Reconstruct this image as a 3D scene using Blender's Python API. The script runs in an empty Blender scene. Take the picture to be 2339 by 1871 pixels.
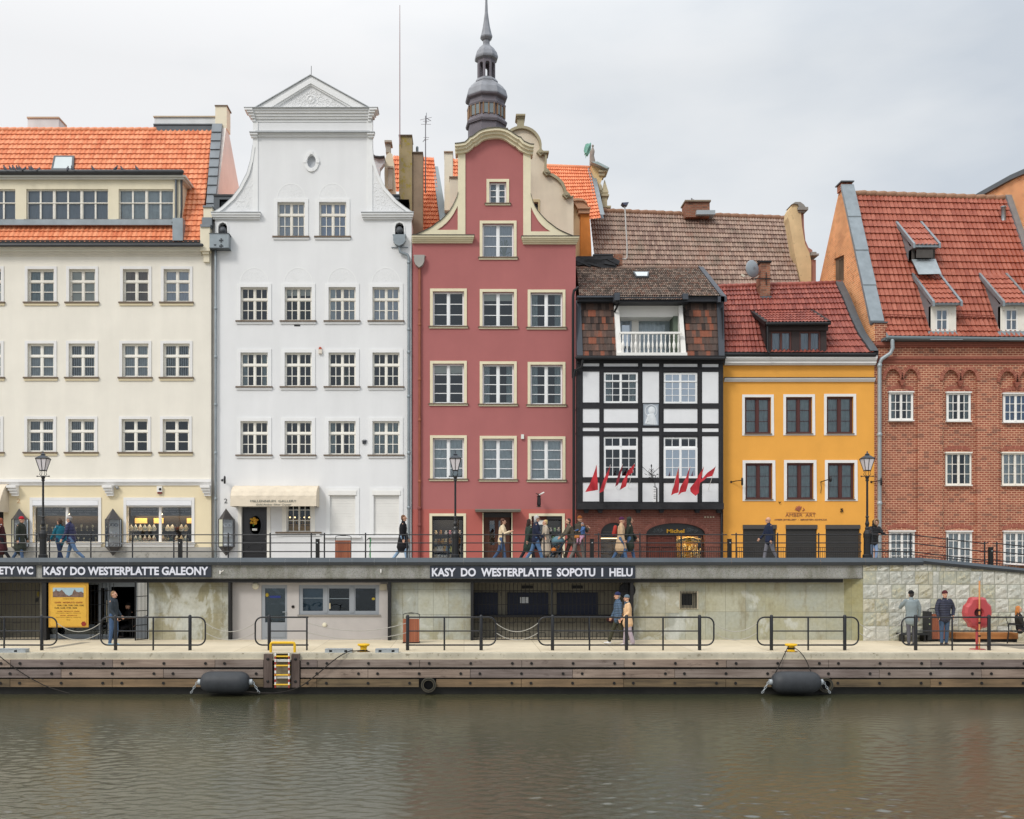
import bpy,bmesh,math,random
from mathutils import Vector,Matrix
random.seed(7)
SC = bpy.context.scene
COL = SC.collection
R = math.radians
V = Vector
# ---------------------------------------------------------------- camera
F = 2345.0;CX = 1060.0;HY = 1273.0;EZ = 2.95      # focal length and vanishing point in photo pixels, eye height
cam_d = bpy.data.cameras.new('camera');cam = bpy.data.objects.new('camera',cam_d);COL.objects.link(cam)
cam.location = (0,0,EZ);cam.rotation_euler = (R(90),0,0)
cam_d.sensor_width = 36;cam_d.lens = 36*F/2339.0
cam_d.shift_x = (1169.5-CX)/2339.0;cam_d.shift_y = (HY-935.5)/2339.0
cam_d.clip_end = 3000
SC.camera = cam
# ---------------------------------------------------------------- sky, sun, exposure
SUN_EL,SUN_AZ = 42,-38          # degrees; azimuth from straight behind the camera, negative = from the left
world = bpy.data.worlds.new('World');SC.world = world;world.use_nodes = True
nt = world.node_tree;nt.nodes.clear()
def wn(t,**k):
    n = nt.nodes.new(t)
    for a,b in k.items(): setattr(n,a,b)
    return n
wo = wn('ShaderNodeOutputWorld');bg = wn('ShaderNodeBackground');bg.inputs[1].default_value = 0.1
sky = wn('ShaderNodeTexSky');sky.sky_type = 'NISHITA';sky.sun_disc = False
sky.sun_elevation = R(SUN_EL);sky.sun_rotation = R(180+SUN_AZ)
tc = wn('ShaderNodeTexCoord');sep = wn('ShaderNodeSeparateXYZ');nt.links.new(tc.outputs['Generated'],sep.inputs[0])
mp = wn('ShaderNodeMapping');mp.inputs['Scale'].default_value = (1,1,2.6);nt.links.new(tc.outputs['Generated'],mp.inputs[0])
nz = wn('ShaderNodeTexNoise');nz.inputs['Scale'].default_value = 2.3;nz.inputs['Detail'].default_value = 6;nz.inputs['Roughness'].default_value = 0.5
nt.links.new(mp.outputs[0],nz.inputs[0])
# cloud brightness: patchy, brighter towards the veiled sun on the left
ma = wn('ShaderNodeMath',operation='MULTIPLY_ADD');nt.links.new(sep.outputs['X'],ma.inputs[0]);ma.inputs[1].default_value = -0.52;nt.links.new(nz.outputs[0],ma.inputs[2])
cr = wn('ShaderNodeValToRGB');nt.links.new(ma.outputs[0],cr.inputs[0])
cr.color_ramp.elements[0].position = 0.26;cr.color_ramp.elements[0].color = (0.59,0.64,0.70,1)
cr.color_ramp.elements[1].position = 0.62;cr.color_ramp.elements[1].color = (0.86,0.865,0.875,1)
e = cr.color_ramp.elements.new(0.43);e.color = (0.74,0.77,0.80,1)
# overcast sky: zenith brighter than horizon
gr = wn('ShaderNodeMapRange');nt.links.new(sep.outputs['Z'],gr.inputs[0])
gr.inputs[1].default_value = 0.42;gr.inputs[2].default_value = 1.0;gr.inputs[3].default_value = 9.6;gr.inputs[4].default_value = 21.0
gd = wn('ShaderNodeMapRange');nt.links.new(sep.outputs['Z'],gd.inputs[0])
gd.inputs[1].default_value = -0.05;gd.inputs[2].default_value = 0.0;gd.inputs[3].default_value = 0.3;gd.inputs[4].default_value = 1.0
mm = wn('ShaderNodeMath',operation='MULTIPLY');nt.links.new(gr.outputs[0],mm.inputs[0]);nt.links.new(gd.outputs[0],mm.inputs[1])
vm = wn('ShaderNodeVectorMath',operation='SCALE');nt.links.new(cr.outputs[0],vm.inputs[0]);nt.links.new(mm.outputs[0],vm.inputs['Scale'])
mx = wn('ShaderNodeMixRGB');mx.inputs[0].default_value = 0.95
nt.links.new(sky.outputs[0],mx.inputs[1]);nt.links.new(vm.outputs[0],mx.inputs[2])
nt.links.new(mx.outputs[0],bg.inputs[0]);nt.links.new(bg.outputs[0],wo.inputs[0])
sd = bpy.data.lights.new('sun','SUN');sd.energy = 1.5;sd.angle = R(14);sd.color = (1,0.965,0.91)
so = bpy.data.objects.new('sun',sd);COL.objects.link(so)
_el,_az = R(SUN_EL),R(SUN_AZ)
_d = V((math.sin(_az)*math.cos(_el),-math.cos(_az)*math.cos(_el),math.sin(_el)))   # towards the sun
so.rotation_euler = _d.to_track_quat('Z','Y').to_euler();so.location = _d*60
SC.view_settings.view_transform = 'Standard';SC.view_settings.look = 'None'
SC.view_settings.exposure = 0.14;SC.view_settings.gamma = 1;SC.view_settings.use_curve_mapping = False
# ---------------------------------------------------------------- measuring: photo pixel + distance -> metres
def X(px,Y): return (px-CX)*Y/F
def Z(py,Y): return EZ-(py-HY)*Y/F
def P(px,py,Y): return V((X(px,Y),Y,Z(py,Y)))
def xz(pts,Y): return [(X(a,Y),Z(b,Y)) for a,b in pts]
# ---------------------------------------------------------------- materials
def C(h):
    h = h.lstrip('#');o = []
    for i in (0,2,4):
        c = int(h[i:i+2],16)/255;o.append(c/12.92 if c <= .04045 else ((c+.055)/1.055)**2.4)
    return (*o,1)
class NT:
    def __init__(s,name):
        s.m = bpy.data.materials.new(name);s.m.use_nodes = True;s.t = s.m.node_tree;s.t.nodes.clear()
        s.out = s.n('ShaderNodeOutputMaterial');s.b = s.n('ShaderNodeBsdfPrincipled');s.l(s.b.outputs[0],s.out.inputs[0])
        s.tc = s.n('ShaderNodeTexCoord');s.co = s.tc.outputs['Object']
    def n(s,t,**k):
        n = s.t.nodes.new(t)
        for a,b in k.items(): setattr(n,a,b)
        return n
    def l(s,a,b): s.t.links.new(a,b)
    def map(s,sc,rot=(0,0,0),src=None):
        m = s.n('ShaderNodeMapping');m.inputs['Scale'].default_value = sc;m.inputs['Rotation'].default_value = rot
        s.l(src or s.co,m.inputs[0]);return m.outputs[0]
    def noise(s,vec,scale,detail=4,rough=.55):
        n = s.n('ShaderNodeTexNoise');n.inputs['Scale'].default_value = scale;n.inputs['Detail'].default_value = detail
        n.inputs['Roughness'].default_value = rough;s.l(vec,n.inputs[0]);return n.outputs[0]
    def ramp(s,fac,stops):
        r = s.n('ShaderNodeValToRGB');s.l(fac,r.inputs[0]);e = r.color_ramp.elements
        for i,(p,c) in enumerate(stops):
            c = c if len(c) == 4 else (*c,1)
            if i < 2: e[i].position = p;e[i].color = c
            else: q = e.new(p);q.color = c
        return r.outputs[0]
    def mix(s,fac,a,b,mode='MIX'):
        m = s.n('ShaderNodeMixRGB',blend_type=mode)
        for i,x in enumerate((fac,a,b)):
            if isinstance(x,(int,float)): m.inputs[i].default_value = x
            elif isinstance(x,tuple): m.inputs[i].default_value = x if len(x) == 4 else (*x,1)
            else: s.l(x,m.inputs[i])
        return m.outputs[0]
    def bump(s,h,st,dist=.02):
        b = s.n('ShaderNodeBump');b.inputs['Strength'].default_value = st;b.inputs['Distance'].default_value = dist
        s.l(h,b.inputs['Height']);s.l(b.outputs[0],s.b.inputs['Normal'])
    def col(s,c):
        if isinstance(c,tuple): s.b.inputs['Base Color'].default_value = c
        else: s.l(c,s.b.inputs['Base Color'])
    def set(s,rough=.8,metal=0,spec=.4):
        s.b.inputs['Roughness'].default_value = rough;s.b.inputs['Metallic'].default_value = metal
        s.b.inputs['Specular IOR Level'].default_value = spec
_mats = {}
def g3(v): return (v,v,v,1)
def M(hexc,rough=.7,metal=0,var=.06,vs=1.5,bump=0,bs=40,streak=0,spec=.35,dirt=None,dirt_at=.62):
    """plain painted / rendered / cloth surface with uneven tone, fine bump, and rain streaks or dirt patches"""
    key = (hexc,rough,metal,var,vs,bump,bs,streak,spec,dirt,dirt_at)
    if key in _mats: return _mats[key]
    s = NT('surface_%d' % len(_mats));s.set(rough,metal,spec)
    c = C(hexc)
    n = s.noise(s.co,vs,5)
    f = s.ramp(n,[(.3,g3(1-var)),(.7,g3(1+var))])
    o = s.mix(1,c,f,'MULTIPLY')
    if streak:
        n2 = s.noise(s.map((1.1,1.1,.13)),1.3,5,.55)
        o = s.mix(1,o,s.ramp(n2,[(.36,g3(1-streak*.8)),(.62,g3(1))]),'MULTIPLY')
    if dirt:
        n3 = s.noise(s.co,vs*2.3+1,8,.68)
        o = s.mix(s.ramp(n3,[(dirt_at,g3(0)),(dirt_at+.1,g3(.8))]),o,C(dirt))
    s.col(o)
    if bump: s.bump(s.noise(s.co,bs,3),bump)
    _mats[key] = s.m;return s.m
def brick_mat(name,c1,c2,mortar,w=.25,h=.098,mo=.011,axis='x',bump=.5,blot=None,mortar_smooth=.1):
    s = NT(name);s.set(.9,0,.2)
    sp = s.n('ShaderNodeSeparateXYZ');s.l(s.co,sp.inputs[0]);cb = s.n('ShaderNodeCombineXYZ')
    s.l(sp.outputs[0 if axis == 'x' else 1],cb.inputs[0]);s.l(sp.outputs[2],cb.inputs[1])
    b = s.n('ShaderNodeTexBrick');s.l(cb.outputs[0],b.inputs['Vector'])
    b.inputs['Scale'].default_value = 1;b.inputs['Brick Width'].default_value = w;b.inputs['Row Height'].default_value = h
    b.inputs['Mortar Size'].default_value = mo;b.inputs['Mortar Smooth'].default_value = mortar_smooth;b.inputs['Bias'].default_value = -.1
    b.inputs['Color1'].default_value = C(c1);b.inputs['Color2'].default_value = C(c2);b.inputs['Mortar'].default_value = C(mortar)
    n = s.noise(s.co,.9,6,.6)
    o = s.mix(1,b.outputs[0],s.ramp(n,[(.3,(.80,.78,.78)),(.7,(1.15,1.12,1.1))]),'MULTIPLY')
    if blot:
        # odd single bricks burnt darker, each cell its own
        fl = s.n('ShaderNodeVectorMath',operation='DIVIDE');s.l(cb.outputs[0],fl.inputs[0]);fl.inputs[1].default_value = (w,h,1)
        f2 = s.n('ShaderNodeVectorMath',operation='FLOOR');s.l(fl.outputs[0],f2.inputs[0])
        wnz = s.n('ShaderNodeTexWhiteNoise');s.l(f2.outputs[0],wnz.inputs[0])
        o = s.mix(s.ramp(wnz.outputs[0],[(.80,g3(0)),(.95,g3(.55))]),o,C(blot))
        o = s.mix(b.outputs['Fac'],o,C(mortar)) if False else o
    s.col(o)
    hn = s.noise(s.co,30,4)
    hh = s.mix(.3,s.ramp(b.outputs['Fac'],[(0,g3(1)),(1,g3(0))]),hn)
    s.bump(hh,bump,.012);return s.m
def tile_mat(name,cols,rough=.75,moss=None,var=.5):
    """roof tiles: every tile its own shade, weathering over them"""
    s = NT(name);s.set(rough,0,.35)
    uv = s.n('ShaderNodeUVMap');uv.uv_map = 'UVMap'
    fl = s.n('ShaderNodeVectorMath',operation='FLOOR');s.l(uv.outputs[0],fl.inputs[0])
    w = s.n('ShaderNodeTexWhiteNoise',noise_dimensions='2D');s.l(fl.outputs[0],w.inputs[0])
    n = s.noise(s.co,.55,6,.6)
    f = s.mix(var,n,w.outputs[0])
    st = [(i/(len(cols)-1)*.44+.28,C(c)) for i,c in enumerate(cols)]
    o = s.ramp(f,st)
    if moss:
        n2 = s.noise(s.map((1,1,.6)),1.4,8,.7)
        o = s.mix(s.ramp(n2,[(.5,g3(0)),(.68,g3(.75))]),o,C(moss))
    o = s.mix(1,o,s.ramp(s.noise(s.co,14,3),[(.3,g3(.88)),(.7,g3(1.1))]),'MULTIPLY')
    s.col(o);s.bump(s.noise(s.co,25,3),.25,.01);return s.m
def glass_mat(name,refl=.07,tint=(.75,.8,.82),wav=.12):
    s = NT(name);s.t.nodes.remove(s.b)
    tr = s.n('ShaderNodeBsdfTransparent');tr.inputs[0].default_value = (*tint,1)
    gl = s.n('ShaderNodeBsdfGlossy');gl.inputs['Roughness'].default_value = .02;gl.inputs[0].default_value = (.80,.90,1,1)  # gloss tinted blue to stand for bluish sky reflections
    bp = s.n('ShaderNodeBump');bp.inputs['Strength'].default_value = wav;bp.inputs['Distance'].default_value = .1
    s.l(s.noise(s.co,1.3,2),bp.inputs['Height']);s.l(bp.outputs[0],gl.inputs['Normal'])
    fr = s.n('ShaderNodeFresnel');fr.inputs[0].default_value = 1.5
    ad = s.n('ShaderNodeMath',operation='MAXIMUM');s.l(fr.outputs[0],ad.inputs[0]);ad.inputs[1].default_value = refl
    mx = s.n('ShaderNodeMixShader');s.l(ad.outputs[0],mx.inputs[0]);s.l(tr.outputs[0],mx.inputs[1]);s.l(gl.outputs[0],mx.inputs[2])
    s.l(mx.outputs[0],s.out.inputs[0]);return s.m
def wood_mat(name,c1,c2,axis='x',sc=1.0,rough=.75,green=None):
    s = NT(name);s.set(rough,0,.3)
    m = {'x': (.5,4,9),'z': (9,9,.5)}[axis]
    n = s.noise(s.map(tuple(a*sc for a in m)),1.6,8,.65)
    n2 = s.noise(s.co,.9,3)
    o = s.ramp(s.mix(.35,n,n2),[(.32,C(c1)),(.66,C(c2))])
    o = s.mix(s.ramp(s.noise(s.map((1.2,3,3)),1.9,5,.7),[(.60,g3(0)),(.72,g3(.55))]),o,C('#40342e'))
    s.col(o);s.bump(n,.35,.01);return s.m
# ---------------------------------------------------------------- mesh building
class MB:
    def __init__(s): s.v = [];s.f = [];s.mi = [];s.uv = {};s.cur = 0
    def add(s,vs,fs):
        k = len(s.v);s.v += [tuple(a) for a in vs]
        for f in fs: s.f.append(tuple(i+k for i in f));s.mi.append(s.cur)
        return k
    def box(s,x0,x1,y0,y1,z0,z1):
        x0,x1 = sorted((x0,x1));y0,y1 = sorted((y0,y1));z0,z1 = sorted((z0,z1))
        s.add([(x0,y0,z0),(x1,y0,z0),(x1,y1,z0),(x0,y1,z0),(x0,y0,z1),(x1,y0,z1),(x1,y1,z1),(x0,y1,z1)],
              [(0,1,5,4),(1,2,6,5),(2,3,7,6),(3,0,4,7),(4,5,6,7),(3,2,1,0)]);return s
    def fb(s,a,b,c,d,Y,ya,yb):       # box on a facade: photo-pixel extent at distance Y, depth range Y+ya..Y+yb
        return s.box(X(a,Y),X(b,Y),Y+ya,Y+yb,Z(d,Y),Z(c,Y))
    def obox(s,c,sx,sy,sz,rot=0,rx=0,ry=0):
        m = Matrix.Translation(c) @ Matrix.Rotation(rot,4,'Z') @ Matrix.Rotation(ry,4,'Y') @ Matrix.Rotation(rx,4,'X')
        q = [m @ V((a*sx/2,b*sy/2,d*sz/2)) for d in (-1,1) for a,b in ((-1,-1),(1,-1),(1,1),(-1,1))]
        s.add(q,[(0,1,5,4),(1,2,6,5),(2,3,7,6),(3,0,4,7),(4,5,6,7),(3,2,1,0)]);return s
    def quad(s,a,b,c,d): s.add([a,b,c,d],[(0,1,2,3)]);return s
    def plate(s,outline,holes,w0,w1,axis='y',back=False):
        """flat slab with openings: outline and holes in (u,z) metres; front at w0, sides run to w1"""
        bm = bmesh.new();mk = (lambda u,z,w: (u,w,z)) if axis == 'y' else (lambda u,z,w: (w,u,z)) if axis == 'x' else (lambda u,z,w: (u,z,w))
        loops = []
        for lp in [outline]+list(holes):
            vs = [bm.verts.new(mk(u,z,w0)) for u,z in lp]
            for i in range(len(vs)): bm.edges.new((vs[i],vs[(i+1) % len(vs)]))
            loops.append(lp)
        bmesh.ops.triangle_fill(bm,use_beauty=True,use_dissolve=False,edges=bm.edges[:])
        bm.verts.index_update()
        base = [tuple(v.co) for v in bm.verts];fs = [tuple(v.index for v in f.verts) for f in bm.faces]
        s.add(base,fs)
        if back: s.add([mk(*((b[0],b[2]) if axis == 'y' else (b[1],b[2]) if axis == 'x' else (b[0],b[1])),w1) for b in base],fs)
        bm.free()
        if w0 != w1:
            for lp in loops:
                n = len(lp);vs = [mk(u,z,w0) for u,z in lp]+[mk(u,z,w1) for u,z in lp]
                s.add(vs,[(i,(i+1) % n,n+(i+1) % n,n+i) for i in range(n)])
        return s
    def strip(s,A,B,w0,w1):            # moulding between two polylines A and B (x,z), front at w0, back at w1
        n = len(A)
        vs = [(x,w0,z) for x,z in A]+[(x,w0,z) for x,z in B]+[(x,w1,z) for x,z in A]+[(x,w1,z) for x,z in B]
        fs = []
        for i in range(n-1): fs += [(i,i+1,n+i+1,n+i),(i,i+1,2*n+i+1,2*n+i),(n+i,n+i+1,3*n+i+1,3*n+i)]
        fs += [(0,n,3*n,2*n),(n-1,2*n-1,4*n-1,3*n-1)]
        s.add(vs,fs);return s
    def tube(s,pts,r,n=8,side=None,caps=True,closed=False):
        pts = [V(p) for p in pts];m = len(pts)
        rs = r if isinstance(r,(list,)) else [r]*m
        rs = [(q,q) if not isinstance(q,tuple) else q for q in rs]
        rings = [];prev = None
        for i,p in enumerate(pts):
            if closed: t = pts[(i+1) % m]-pts[i-1]
            else: t = pts[min(i+1,m-1)]-pts[max(i-1,0)]
            if t.length < 1e-9: t = V((0,0,1))
            t.normalize()
            a = V(side) if side is not None else (prev or (V((0,0,1)) if abs(t.z) < .9 else V((1,0,0))))
            a = a-t*a.dot(t)
            if a.length < 1e-6: a = t.orthogonal()
            a.normalize();b = t.cross(a);prev = a
            rings.append((p,t,a,b,rs[i]))
        seq = []
        if caps and not closed:
            p,t,a,b,q = rings[0];k = min(q)
            seq += [(p-t*k*.92,a,b,(q[0]*.38,q[1]*.38)),(p-t*k*.6,a,b,(q[0]*.8,q[1]*.8))]
        seq += [(p,a,b,q) for p,t,a,b,q in rings]
        if caps and not closed:
            p,t,a,b,q = rings[-1];k = min(q)
            seq += [(p+t*k*.6,a,b,(q[0]*.8,q[1]*.8)),(p+t*k*.92,a,b,(q[0]*.38,q[1]*.38))]
        vs = []
        for p,a,b,q in seq:
            for j in range(n):
                th = 2*math.pi*j/n;vs.append(p+a*math.cos(th)*q[0]+b*math.sin(th)*q[1])
        L = len(seq);fs = []
        for i in range(L if closed else L-1):
            i2 = (i+1) % L
            for j in range(n): fs.append((i*n+j,i*n+(j+1) % n,i2*n+(j+1) % n,i2*n+j))
        if not closed: fs += [tuple(range(n))[::-1],tuple((L-1)*n+j for j in range(n))]
        s.add(vs,fs);return s
    def lathe(s,prof,c=(0,0,0),n=16,rot=0,axis='z',cap=True):
        vs = []
        for r,z in prof:
            for j in range(n):
                th = 2*math.pi*j/n+rot;a,b = r*math.cos(th),r*math.sin(th)
                vs.append((c[0]+a,c[1]+b,c[2]+z) if axis == 'z' else (c[0]+a,c[1]+z,c[2]+b) if axis == 'y' else (c[0]+z,c[1]+a,c[2]+b))
        L = len(prof);fs = [(i*n+j,i*n+(j+1) % n,(i+1)*n+(j+1) % n,(i+1)*n+j) for i in range(L-1) for j in range(n)]
        if cap: fs += [tuple(range(n)),tuple((L-1)*n+j for j in range(n))]
        s.add(vs,fs);return s
    def ell(s,c,rx,ry,rz,n=12,m=8,mat=None):
        vs = [];c = V(c)
        for i in range(m+1):
            ph = math.pi*i/m
            for j in range(n):
                th = 2*math.pi*j/n
                p = V((rx*math.sin(ph)*math.cos(th),ry*math.sin(ph)*math.sin(th),rz*math.cos(ph)))
                vs.append(c+(mat @ p if mat else p))
        s.add(vs,[(i*n+j,i*n+(j+1) % n,(i+1)*n+(j+1) % n,(i+1)*n+j) for i in range(m) for j in range(n)]);return s
    def build(s,name,mat,parent=None,smooth=False,local=False,loc=None,remesh=None):
        me = bpy.data.meshes.new(name)
        off = V((0,0,0))
        if parent is not None and not local:
            q = parent
            while q.parent: q = q.parent
            off = q.location.copy()
        if loc is not None: off = V(loc)
        me.from_pydata([tuple(V(v)-off) for v in s.v],[],s.f)
        for m in (mat if isinstance(mat,(list,tuple)) else [mat]): me.materials.append(m)
        me.polygons.foreach_set('material_index',s.mi)
        if s.uv:
            ul = me.uv_layers.new(name='UVMap')
            for pi,p in enumerate(me.polygons):
                if pi in s.uv:
                    for li,uvc in zip(p.loop_indices,s.uv[pi]): ul.data[li].uv = uvc
        if smooth: me.polygons.foreach_set('use_smooth',[True]*len(me.polygons))
        me.validate();me.update()
        o = bpy.data.objects.new(name,me);COL.objects.link(o)
        if parent is not None: o.parent = parent
        if loc is not None: o.location = loc
        if remesh:
            r = o.modifiers.new('fuse','REMESH');r.mode = 'VOXEL';r.voxel_size = remesh;r.use_smooth_shade = True
            q = o.modifiers.new('soften','SMOOTH');q.factor = .5;q.iterations = 3
        return o
def tag(o,label=None,cat=None,group=None,kind=None):
    if label: o['label'] = label
    if cat: o['category'] = cat
    if group: o['group'] = group
    if kind: o['kind'] = kind
    return o
def thing(name,label,cat,loc=(0,0,0),rz=0,group=None):
    o = bpy.data.objects.new(name,None);COL.objects.link(o);o.location = loc;o.rotation_euler = (0,0,rz);o.empty_display_size = .3
    return tag(o,label,cat,group)
def struct(o): o['kind'] = 'structure';return o
def copy_tree(o,parent=None):
    c = o.copy();COL.objects.link(c);c.parent = parent
    for ch in list(o.children): copy_tree(ch,c)
    return c
def text_mesh(s,x0,x1,z0,z1,y,depth=.01,bold=0.0,shear=0.0,align_h=True):
    """lettering fitted to a rectangle of the XZ plane, facing the viewer"""
    cu = bpy.data.curves.new('t','FONT');cu.body = s;cu.extrude = .01;cu.offset = bold;cu.shear = shear;cu.resolution_u = 3
    ob = bpy.data.objects.new('t',cu);me = bpy.data.meshes.new_from_object(ob)
    vs = [v.co.copy() for v in me.vertices];fs = [tuple(p.vertices) for p in me.polygons]
    a0,a1 = min(v.x for v in vs),max(v.x for v in vs);b0,b1 = min(v.y for v in vs),max(v.y for v in vs)
    mb = MB()
    mb.add([(x0+(v.x-a0)/(a1-a0)*(x1-x0),y-(v.z/.01)*depth/2,z0+(v.y-b0)/(b1-b0)*(z1-z0)) for v in vs],fs)
    bpy.data.objects.remove(ob);bpy.data.curves.remove(cu);bpy.data.meshes.remove(me)
    return mb
def poly_at(pl,t):                      # point at fraction t of a polyline by length
    L = [0]
    for a,b in zip(pl,pl[1:]): L.append(L[-1]+(V(b)-V(a)).length)
    d = t*L[-1]
    for i in range(len(pl)-1):
        if d <= L[i+1] or i == len(pl)-2:
            return V(pl[i]).lerp(V(pl[i+1]),(d-L[i])/max(1e-9,L[i+1]-L[i]))
PANTILE = [.1,0,.25,.75,1,.6];FLAT = [0,1];ROLL = [0,.6,1,.6]
def roof(name,Ledge,Redge,nu,nv,mat,parent,au=.035,av=.04,prof=PANTILE,stagger=0):
    """tiled slope between two edges (each eave -> ridge): rolls across, every course lapped over the one below"""
    mb = MB();K = len(prof);nc = nu*K
    L = [V(p) for p in Ledge];Rr = [V(p) for p in Redge]
    rows = []
    e = 1e-3
    for k in range(nv):
        rows += [(k/nv,av,k),((k+1)/nv,0.0,k)]
    vs = []
    for v,h,k in rows:
        a,b = poly_at(L,v),poly_at(Rr,v)
        a2,b2 = poly_at(L,min(1,v+.02)),poly_at(Rr,min(1,v+.02));a1,b1 = poly_at(L,max(0,v-.02)),poly_at(Rr,max(0,v-.02))
        up = ((a2-a1)+(b2-b1));nrm = up.cross(b-a) * -1
        nrm = (b-a).cross(up);nrm.normalize()
        if nrm.y > 0 and abs(nrm.y) > .05: nrm = -nrm
        if nrm.z < 0 and abs(nrm.y) <= .05: nrm = -nrm
        for i in range(nc+1):
            p = a.lerp(b,i/nc);w = prof[i % K]*au
            jit = random.uniform(-.003,.003)
            vs.append(p+nrm*(h+w+jit)-(up.normalized()*(w*.75 if h > 0 else 0)))
    n1 = nc+1;fs = [];base = len(mb.v)
    for r in range(len(rows)-1):
        for i in range(nc): fs.append((r*n1+i,r*n1+i+1,(r+1)*n1+i+1,(r+1)*n1+i))
    mb.add(vs,fs);fi = 0
    for r in range(len(rows)-1):
        k = rows[r][2]
        for i in range(nc):
            u0 = (i/K)+.001;off = (stagger*.5 if k % 2 else 0)
            kk = k+.1 if r % 2 == 0 else k+.9
            mb.uv[fi] = [(u0+off,kk),(u0+.9/K+off,kk),(u0+.9/K+off,kk),(u0+off,kk)];fi += 1
    return mb.build(name,mat,parent)
def cornice(mb,x0,x1,y0,y1,Y,prot,ext=0):   # stepped moulding: prot lists how far each course stands out, top first
    n = len(prot);h = (y1-y0)/n
    for i,p in enumerate(prot): mb.fb(x0-ext*p*20,x1+ext*p*20,y0+i*h,y0+(i+1)*h,Y,-p,.05)
    return mb

# ================================================================ shared materials
WHITE = M('#e9e7e2',.5,var=.04);OFFW = M('#f0ece2',.5,var=.03,vs=3);PEEL = M('#e6e1d6',.7,var=.05,vs=4,dirt='#a28f7a',dirt_at=.60)
DARK = M('#161618',.6,var=.1);BLACKM = M('#17181b',.42,var=.08,spec=.5);IRON = M('#111215',.38,var=.1,spec=.5)
GLASS = glass_mat('window_glass');GLASS_B = glass_mat('window_glass_brighter',.16);GLASS_S = glass_mat('window_glass_sky',.42,(.55,.68,.85),.05)
GLASS_SHOP = glass_mat('shop_glass',.05,(.92,.93,.93),.03)
ROOM = M('#0f0e10',.9,var=.3);ROOM2 = M('#2a2220',.9,var=.4)  # near-black walls: the gloom behind the panes is put into the colour
NET = M('#dcdedd',.9,var=.12,vs=5);NET2 = M('#a9b3b2',.9,var=.15,vs=5);BLIND = M('#ddd8cb',.8,var=.05);BROWNC = M('#a08a7c',.9,var=.2);BLUEC = M('#93a5c4',.85,var=.08);GREYC = M('#aeb2ba',.85,var=.08)
ZINC = M('#8e979c',.45,metal=.35,var=.12,vs=3,streak=.12,spec=.5);ZINC_D = M('#5d6266',.5,metal=.3,var=.12,vs=3,streak=.1)
LEAD = M('#7f858a',.5,metal=.3,var=.1,vs=2,streak=.18)
LEADL = M('#b4b7b9',.6,metal=.1,var=.08,vs=2,streak=.1)
GUT = M('#3b3d40',.5,var=.15,spec=.5);GUTB = M('#1d1e20',.5,var=.15)
SILLB = M('#6f5f50',.6,var=.15)
def curtain(w,kind,Y,x0,x1,z0,z1):
    """what hangs behind a pane"""
    mb = MB();y = Y
    if kind in ('net','net2','brown','blue','grey','netlow'):
        n = 24;zt = z1 if kind != 'netlow' else z0+(z1-z0)*.55
        vs = []
        for i in range(n+1):
            t = i/n;yy = y+.02*math.sin(t*46)+.012*math.sin(t*19+1)
            vs += [(x0+(x1-x0)*t,yy,z0),(x0+(x1-x0)*t,yy,zt)]
        mb.add(vs,[(2*i,2*i+2,2*i+3,2*i+1) for i in range(n)])
        m = {'net': NET,'net2': NET2,'brown': BROWNC,'blue': BLUEC,'grey': GREYC,'netlow': NET}[kind];nm = 'curtain'
    elif kind in ('strips','strips2'):                     # upright louvre blinds, slightly opened
        n = 13;wd = (x1-x0)/n
        for i in range(n):
            c = x0+wd*(i+.5);k = wd*(.24 if kind == 'strips' else .40)
            mb.quad((c-k,y,z0),(c+k,y+.03,z0),(c+k,y+.03,z1),(c-k,y,z1))
        m = NET;nm = 'blind'
    elif kind == 'half':                                    # roller blind lowered part of the way
        mb.quad((x0,y,z1-(z1-z0)*.22),(x1,y,z1-(z1-z0)*.22),(x1,y,z1),(x0,y,z1));m = BLIND;nm = 'blind'
    elif kind == 'blind':
        mb.quad((x0,y,z0),(x1,y,z0),(x1,y,z1),(x0,y,z1));m = BLIND;nm = 'blind'
    elif kind == 'sides':
        for a,b in ((0,.22),(.78,1)):
            vs = []
            for i in range(9):
                t = a+(b-a)*i/8;yy = y+.02*math.sin(i*2.2);vs += [(x0+(x1-x0)*t,yy,z0),(x0+(x1-x0)*t,yy,z1)]
            mb.add(vs,[(2*i,2*i+2,2*i+3,2*i+1) for i in range(8)])
        m = NET2;nm = 'curtain'
    elif kind == 'plant':
        for k in range(16):
            a = random.uniform(-1.3,1.3);c = x0+(x1-x0)*.72;L = random.uniform(.25,.5)*(z1-z0)
            p = V((c,y-.03,z0+.1));q = p+V((math.sin(a)*L*.45,0,math.cos(a)*L));r_ = q+V((math.sin(a)*L*.35,0,-.12))
            mb.tube([p,q,r_],[.012,.014,.004],4)
        m = M('#5d6f45',.7,var=.3);nm = 'house_plant'
    else: return
    mb.build(nm,m,w)
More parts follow.
